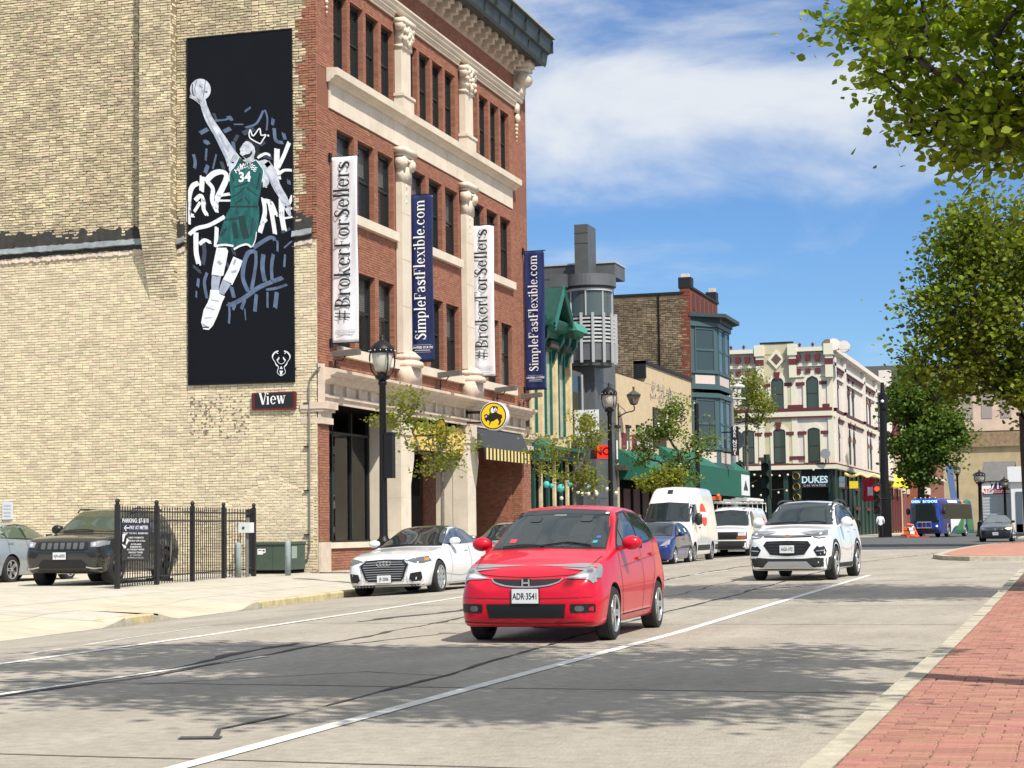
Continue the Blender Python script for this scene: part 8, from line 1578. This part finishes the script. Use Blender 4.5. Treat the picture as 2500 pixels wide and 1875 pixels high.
# ---------------------------------------------------------------- trees
def tree(label,base,trunk,r0,blobs,ncl,per,size,spread,leafm,barkm,seed,name='street_tree',cat='tree',gl=(6,),blossom=None,cut=None):
    rg=np.random.RandomState(seed); t=thing(name,label,cat,base,0)
    nodes=[np.array(p,float) for p in trunk]; par=[i-1 for i in range(len(nodes))]; nt=len(nodes)
    vol=np.array([b[1][0]*b[1][1]*b[1][2] for b in blobs])**.75; vol/=vol.sum(); C_=[]
    while len(C_)<ncl:
        b=blobs[rg.choice(len(blobs),p=vol)]; d=rg.normal(size=3); d/=np.linalg.norm(d); rr=rg.uniform(.12,1)**.5*(1+.42*noise.noise(tuple(d*1.9+seed)))*(1.22 if rg.random_sample()<.07 else 1)
        p=np.array(b[0])+d*rr*np.array(b[1])
        if noise.noise(tuple(p/(spread*4.2)+seed))<-.06+.12*(rr<.6): continue
        if cut and not cut(p): continue
        C_.append(p)
    C_=np.array(C_); top=nodes[nt//2]; order=np.argsort(np.linalg.norm(C_-top,axis=1)); tips=[]
    NP=np.zeros((ncl*4+nt,3)); NP[:nt]=nodes; k=nt; anc=list(range(nt))
    for i in order:
        c=C_[i]; d=np.linalg.norm(NP[:k]-c,axis=1)+np.maximum(0,NP[:k,2]-c[2])*.9; d[:max(1,int(nt*.45))]+=50
        j=int(np.argmin(d)); a=NP[j]; L=np.linalg.norm(c-a); m=1 if L<spread*1.6 else 3
        for s in range(1,m+1):
            f=s/m; p=a+(c-a)*f+rg.normal(size=3)*L*.05*(f<1); p[2]+=math.sin(f*math.pi)*L*.07
            NP[k]=p; par.append(j if s==1 else k-1); k+=1
        tips.append(k-1)
    cnt=np.ones(k)
    for i in range(k-1,0,-1):
        if par[i]>=0: cnt[par[i]]+=cnt[i]*(1 if i>=nt else 1)
    rad=np.minimum(r0,.006*spread/.4+r0*(cnt/cnt[0])**.52); 
    for i in range(nt): rad[i]=max(rad[i],r0*(1-.55*i/nt))
    mb=M()
    mb.tube([nodes[0]-np.array([0,0,.2])]+nodes,[r0*1.25]+list(rad[:nt]),8,cap=False)
    trunk_o=None
    V=[];F=[]
    for i in range(nt,k):
        a,b=NP[par[i]],NP[i]; d=b-a; L=np.linalg.norm(d)
        if L<1e-4: continue
        d/=L; u=np.cross(d,[.3,.2,1]); u/=np.linalg.norm(u)+1e-9; w=np.cross(d,u); ra=min(rad[par[i]],rad[i]*1.5); rb_=rad[i]; o=len(V)
        for q,rr in ((a,ra),(b,rb_)):
            for s in range(4): th=s*math.pi/2; V.append(tuple(q+(u*math.cos(th)+w*math.sin(th))*rr))
        F+=[(o+s,o+(s+1)%4,o+4+(s+1)%4,o+4+s) for s in range(4)]
    mb.add(V,F); at(mb.build('trunk',barkm,smooth=True,recalc=False),t)
    def leaves(nm,tip_idx,per,size,m):
        n=len(tip_idx)*per; tp=NP[tip_idx]; c=np.repeat(tp,per,0)+rg.normal(size=(n,3))*spread*np.array([1,1,.7])
        if cut: 
            keep=np.array([cut(p) for p in c]); c=c[keep]; n=len(c)
        nrm=rg.normal(size=(n,3)); nrm[:,2]=np.abs(nrm[:,2])+.5; nrm/=np.linalg.norm(nrm,axis=1)[:,None]
        a=np.cross(nrm,rg.normal(size=(n,3))); a/=np.linalg.norm(a,axis=1)[:,None]+1e-9; b=np.cross(nrm,a); s=(size*rg.uniform(.6,1.25,n))[:,None]
        shp=[(-.5,0,0),(-.22,.36,.06),(.12,.42,.04),(.55,0,-.10),(.12,-.42,.04),(-.22,-.36,.06)]
        vs=np.stack([c+a*s*x+b*s*y+nrm*s*z for x,y,z in shp],1).reshape(-1,3)
        me=bpy.data.meshes.new(nm); me.vertices.add(n*6); me.vertices.foreach_set('co',vs.ravel()); me.loops.add(n*6); me.loops.foreach_set('vertex_index',np.arange(n*6)); me.polygons.add(n); me.polygons.foreach_set('loop_start',np.arange(n)*6); me.polygons.foreach_set('loop_total',np.full(n,6)); me.materials.append(m); me.update(calc_edges=True); me.validate()
        o=at(link(nm,me),t); return o
    leaves('crown',tips,per,size,leafm)
    if blossom: leaves('blossom',[q for q in tips if rg.random_sample()<.5],2,size*.8,blossom)['kind']='stuff'
    return t
m_bark=mat('dark_bark',(.055,.045,.038),.95,var=.3,vscale=8,bump=.6,bscale=30); m_bark2=mat('grey_young_bark',(.16,.13,.105),.95,var=.2,vscale=10)
lf1=mat('bright_spring_leaf',(.205,.270,.020),.55,isl=.5,hue=.02,trans=.55,spec=.3); lf2=mat('elm_leaf',(.165,.215,.020),.6,isl=.5,hue=.02,trans=.4,spec=.3); lf3=mat('deep_green_leaf',(.10,.17,.024),.6,isl=.45,hue=.02,trans=.35,spec=.3); lf4=mat('yellow_green_leaf',(.20,.225,.025),.6,isl=.35,hue=.02,trans=.45,spec=.3); lf5=mat('fresh_pear_leaf',(.14,.20,.035),.6,isl=.4,hue=.02,trans=.4,spec=.3); wbl=mat('white_blossom',(.62,.64,.50),.7,isl=.1,trans=.3)
# shade tree over the near kerb: its canopy is above the frame, its shadow is on the road
tree('large street tree over the near brick pavement that throws the dappled shade on the road',(2.6,11.4,.1),[(2.6,11.4,.1),(2.5,11.4,2.2),(2.3,11.5,4.2),(1.9,11.6,5.6),(1.4,11.6,6.8)],.22,[((-.5,11.9,8.2),(4.3,3.9,1.5)),((-3.2,13.0,8.4),(2.6,2.4,1.1)),((1.0,9.6,8.6),(3.0,2.6,1.4))],640,56,.14,.30,lf1,m_bark,3)
tree('leafy street tree reaching into the top right corner of the picture',(1.6,29,.15),[(1.6,29,.15),(1.55,29,2.5),(1.4,29,4.6),(1.0,29,6.6),(.5,29,8.2)],.2,[((.6,28.6,10.2),(4.0,3.8,2.9)),((-1.7,28.6,8.9),(1.9,1.8,1.5)),((-.4,28.8,7.6),(1.4,2.4,1.5)),((-3.0,28.6,9.1),(.85,.9,.35)),((1.8,29.3,8),(2.6,2.6,2.4)),((-.5,29,7.0),(1.5,1.6,1.2)),((-1.2,28.7,8.0),(1.5,1.6,1.4))],800,30,.15,.27,lf1,m_bark,5)
tree('big spreading tree on the brick island at the right edge beyond the junction',(-2.1,88,.42),[(-2.1,88,.3),(-2.12,88,3),(-2.15,88,5.2),(-2.1,88,7.5),(-2.0,88,10)],.36,[((-1.6,88,11.6),(4.6,4.4,5.2)),((-5.0,87.5,10.6),(2.6,2.6,3.2)),((-4.2,87.5,13.6),(2.2,2.4,2.4)),((-5.6,88,8.2),(2.0,2.2,1.4)),((-1,88,8),(2.6,3,1.8))],880,30,.24,.46,lf2,m_bark,8)
tree('dense dark green tree in front of the pub end behind the bus',(-13.1,163,.4),[(-13.1,163,.3),(-13.05,163,3.4),(-12.9,163,6),(-12.7,163,9)],.3,[((-12.3,163,11),(3.5,3.3,3.6)),((-12.6,163,8.2),(3.2,3,2.1)),((-13.2,163,13.2),(2.2,2.4,1.8)),((-13.4,163,6.3),(1.5,1.8,1.6))],620,30,.32,.50,lf3,m_bark,11)
def gtree(label,X,tx,ty0,ty1,blobs,ncl,per,size,spread,leafm,seed,r0=.06,blossom=None,bark=None,zb=.1):
    Y=onX(tx,1150,X).y; f=lambda x,y:onY(x,y,Y); b=f(tx,ty1); P=[(b.x,Y,zb)]; a=f(tx,ty0)
    for k in (.35,.7,1): P.append((b.x+(a.x-b.x)*k,Y,zb+(a.z-zb)*k))
    k=Y*1.05/4500; bl=[]
    for (x,y,rx,rz) in blobs: c=f(x,y); bl.append(((c.x,Y,c.z),(rx*k,rx*k,rz*k)))
    return tree(label,(b.x,Y,zb),P,r0,bl,ncl,per,size,spread,leafm,bark or m_bark2,seed,blossom=blossom)
gtree('thin young street tree with sparse yellow-green leaves in front of the yellow panel',-15.5,1080,1150,1290,[(1000,985,70,32),(1065,1140,75,30),(960,1025,60,14),(1110,1090,50,50),(1040,1060,80,50)],170,12,.085,.13,lf4,21,.05)
gtree('thin young street tree with yellow-green leaves by the paper lanterns',-15.9,1402,1120,1250,[(1340,1110,60,22),(1390,1150,70,26),(1300,1080,45,18),(1440,1180,40,18),(1420,1060,50,50)],150,13,.10,.17,lf4,22,.05)
gtree('street tree with pale blossom in front of the tan stucco building',-16.2,1655,1100,1230,[(1650,1020,60,60),(1590,1080,50,42),(1700,1070,45,60),(1655,1150,50,50),(1560,1110,35,30)],230,16,.125,.2,lf5,23,.09,blossom=wbl,bark=m_bark)
gtree('light green street tree behind the grey street-light mast',-19.3,1822,1010,1130,[(1820,940,42,38),(1850,985,40,30),(1795,985,38,34),(1820,1020,45,24)],170,15,.15,.30,lf4,24,.09)
gtree('small leafy shrub-like sapling between the awnings and the delivery van',-16.6,1600,1180,1230,[(1600,1175,42,24),(1640,1165,22,26)],110,18,.12,.16,lf4,25,.04)
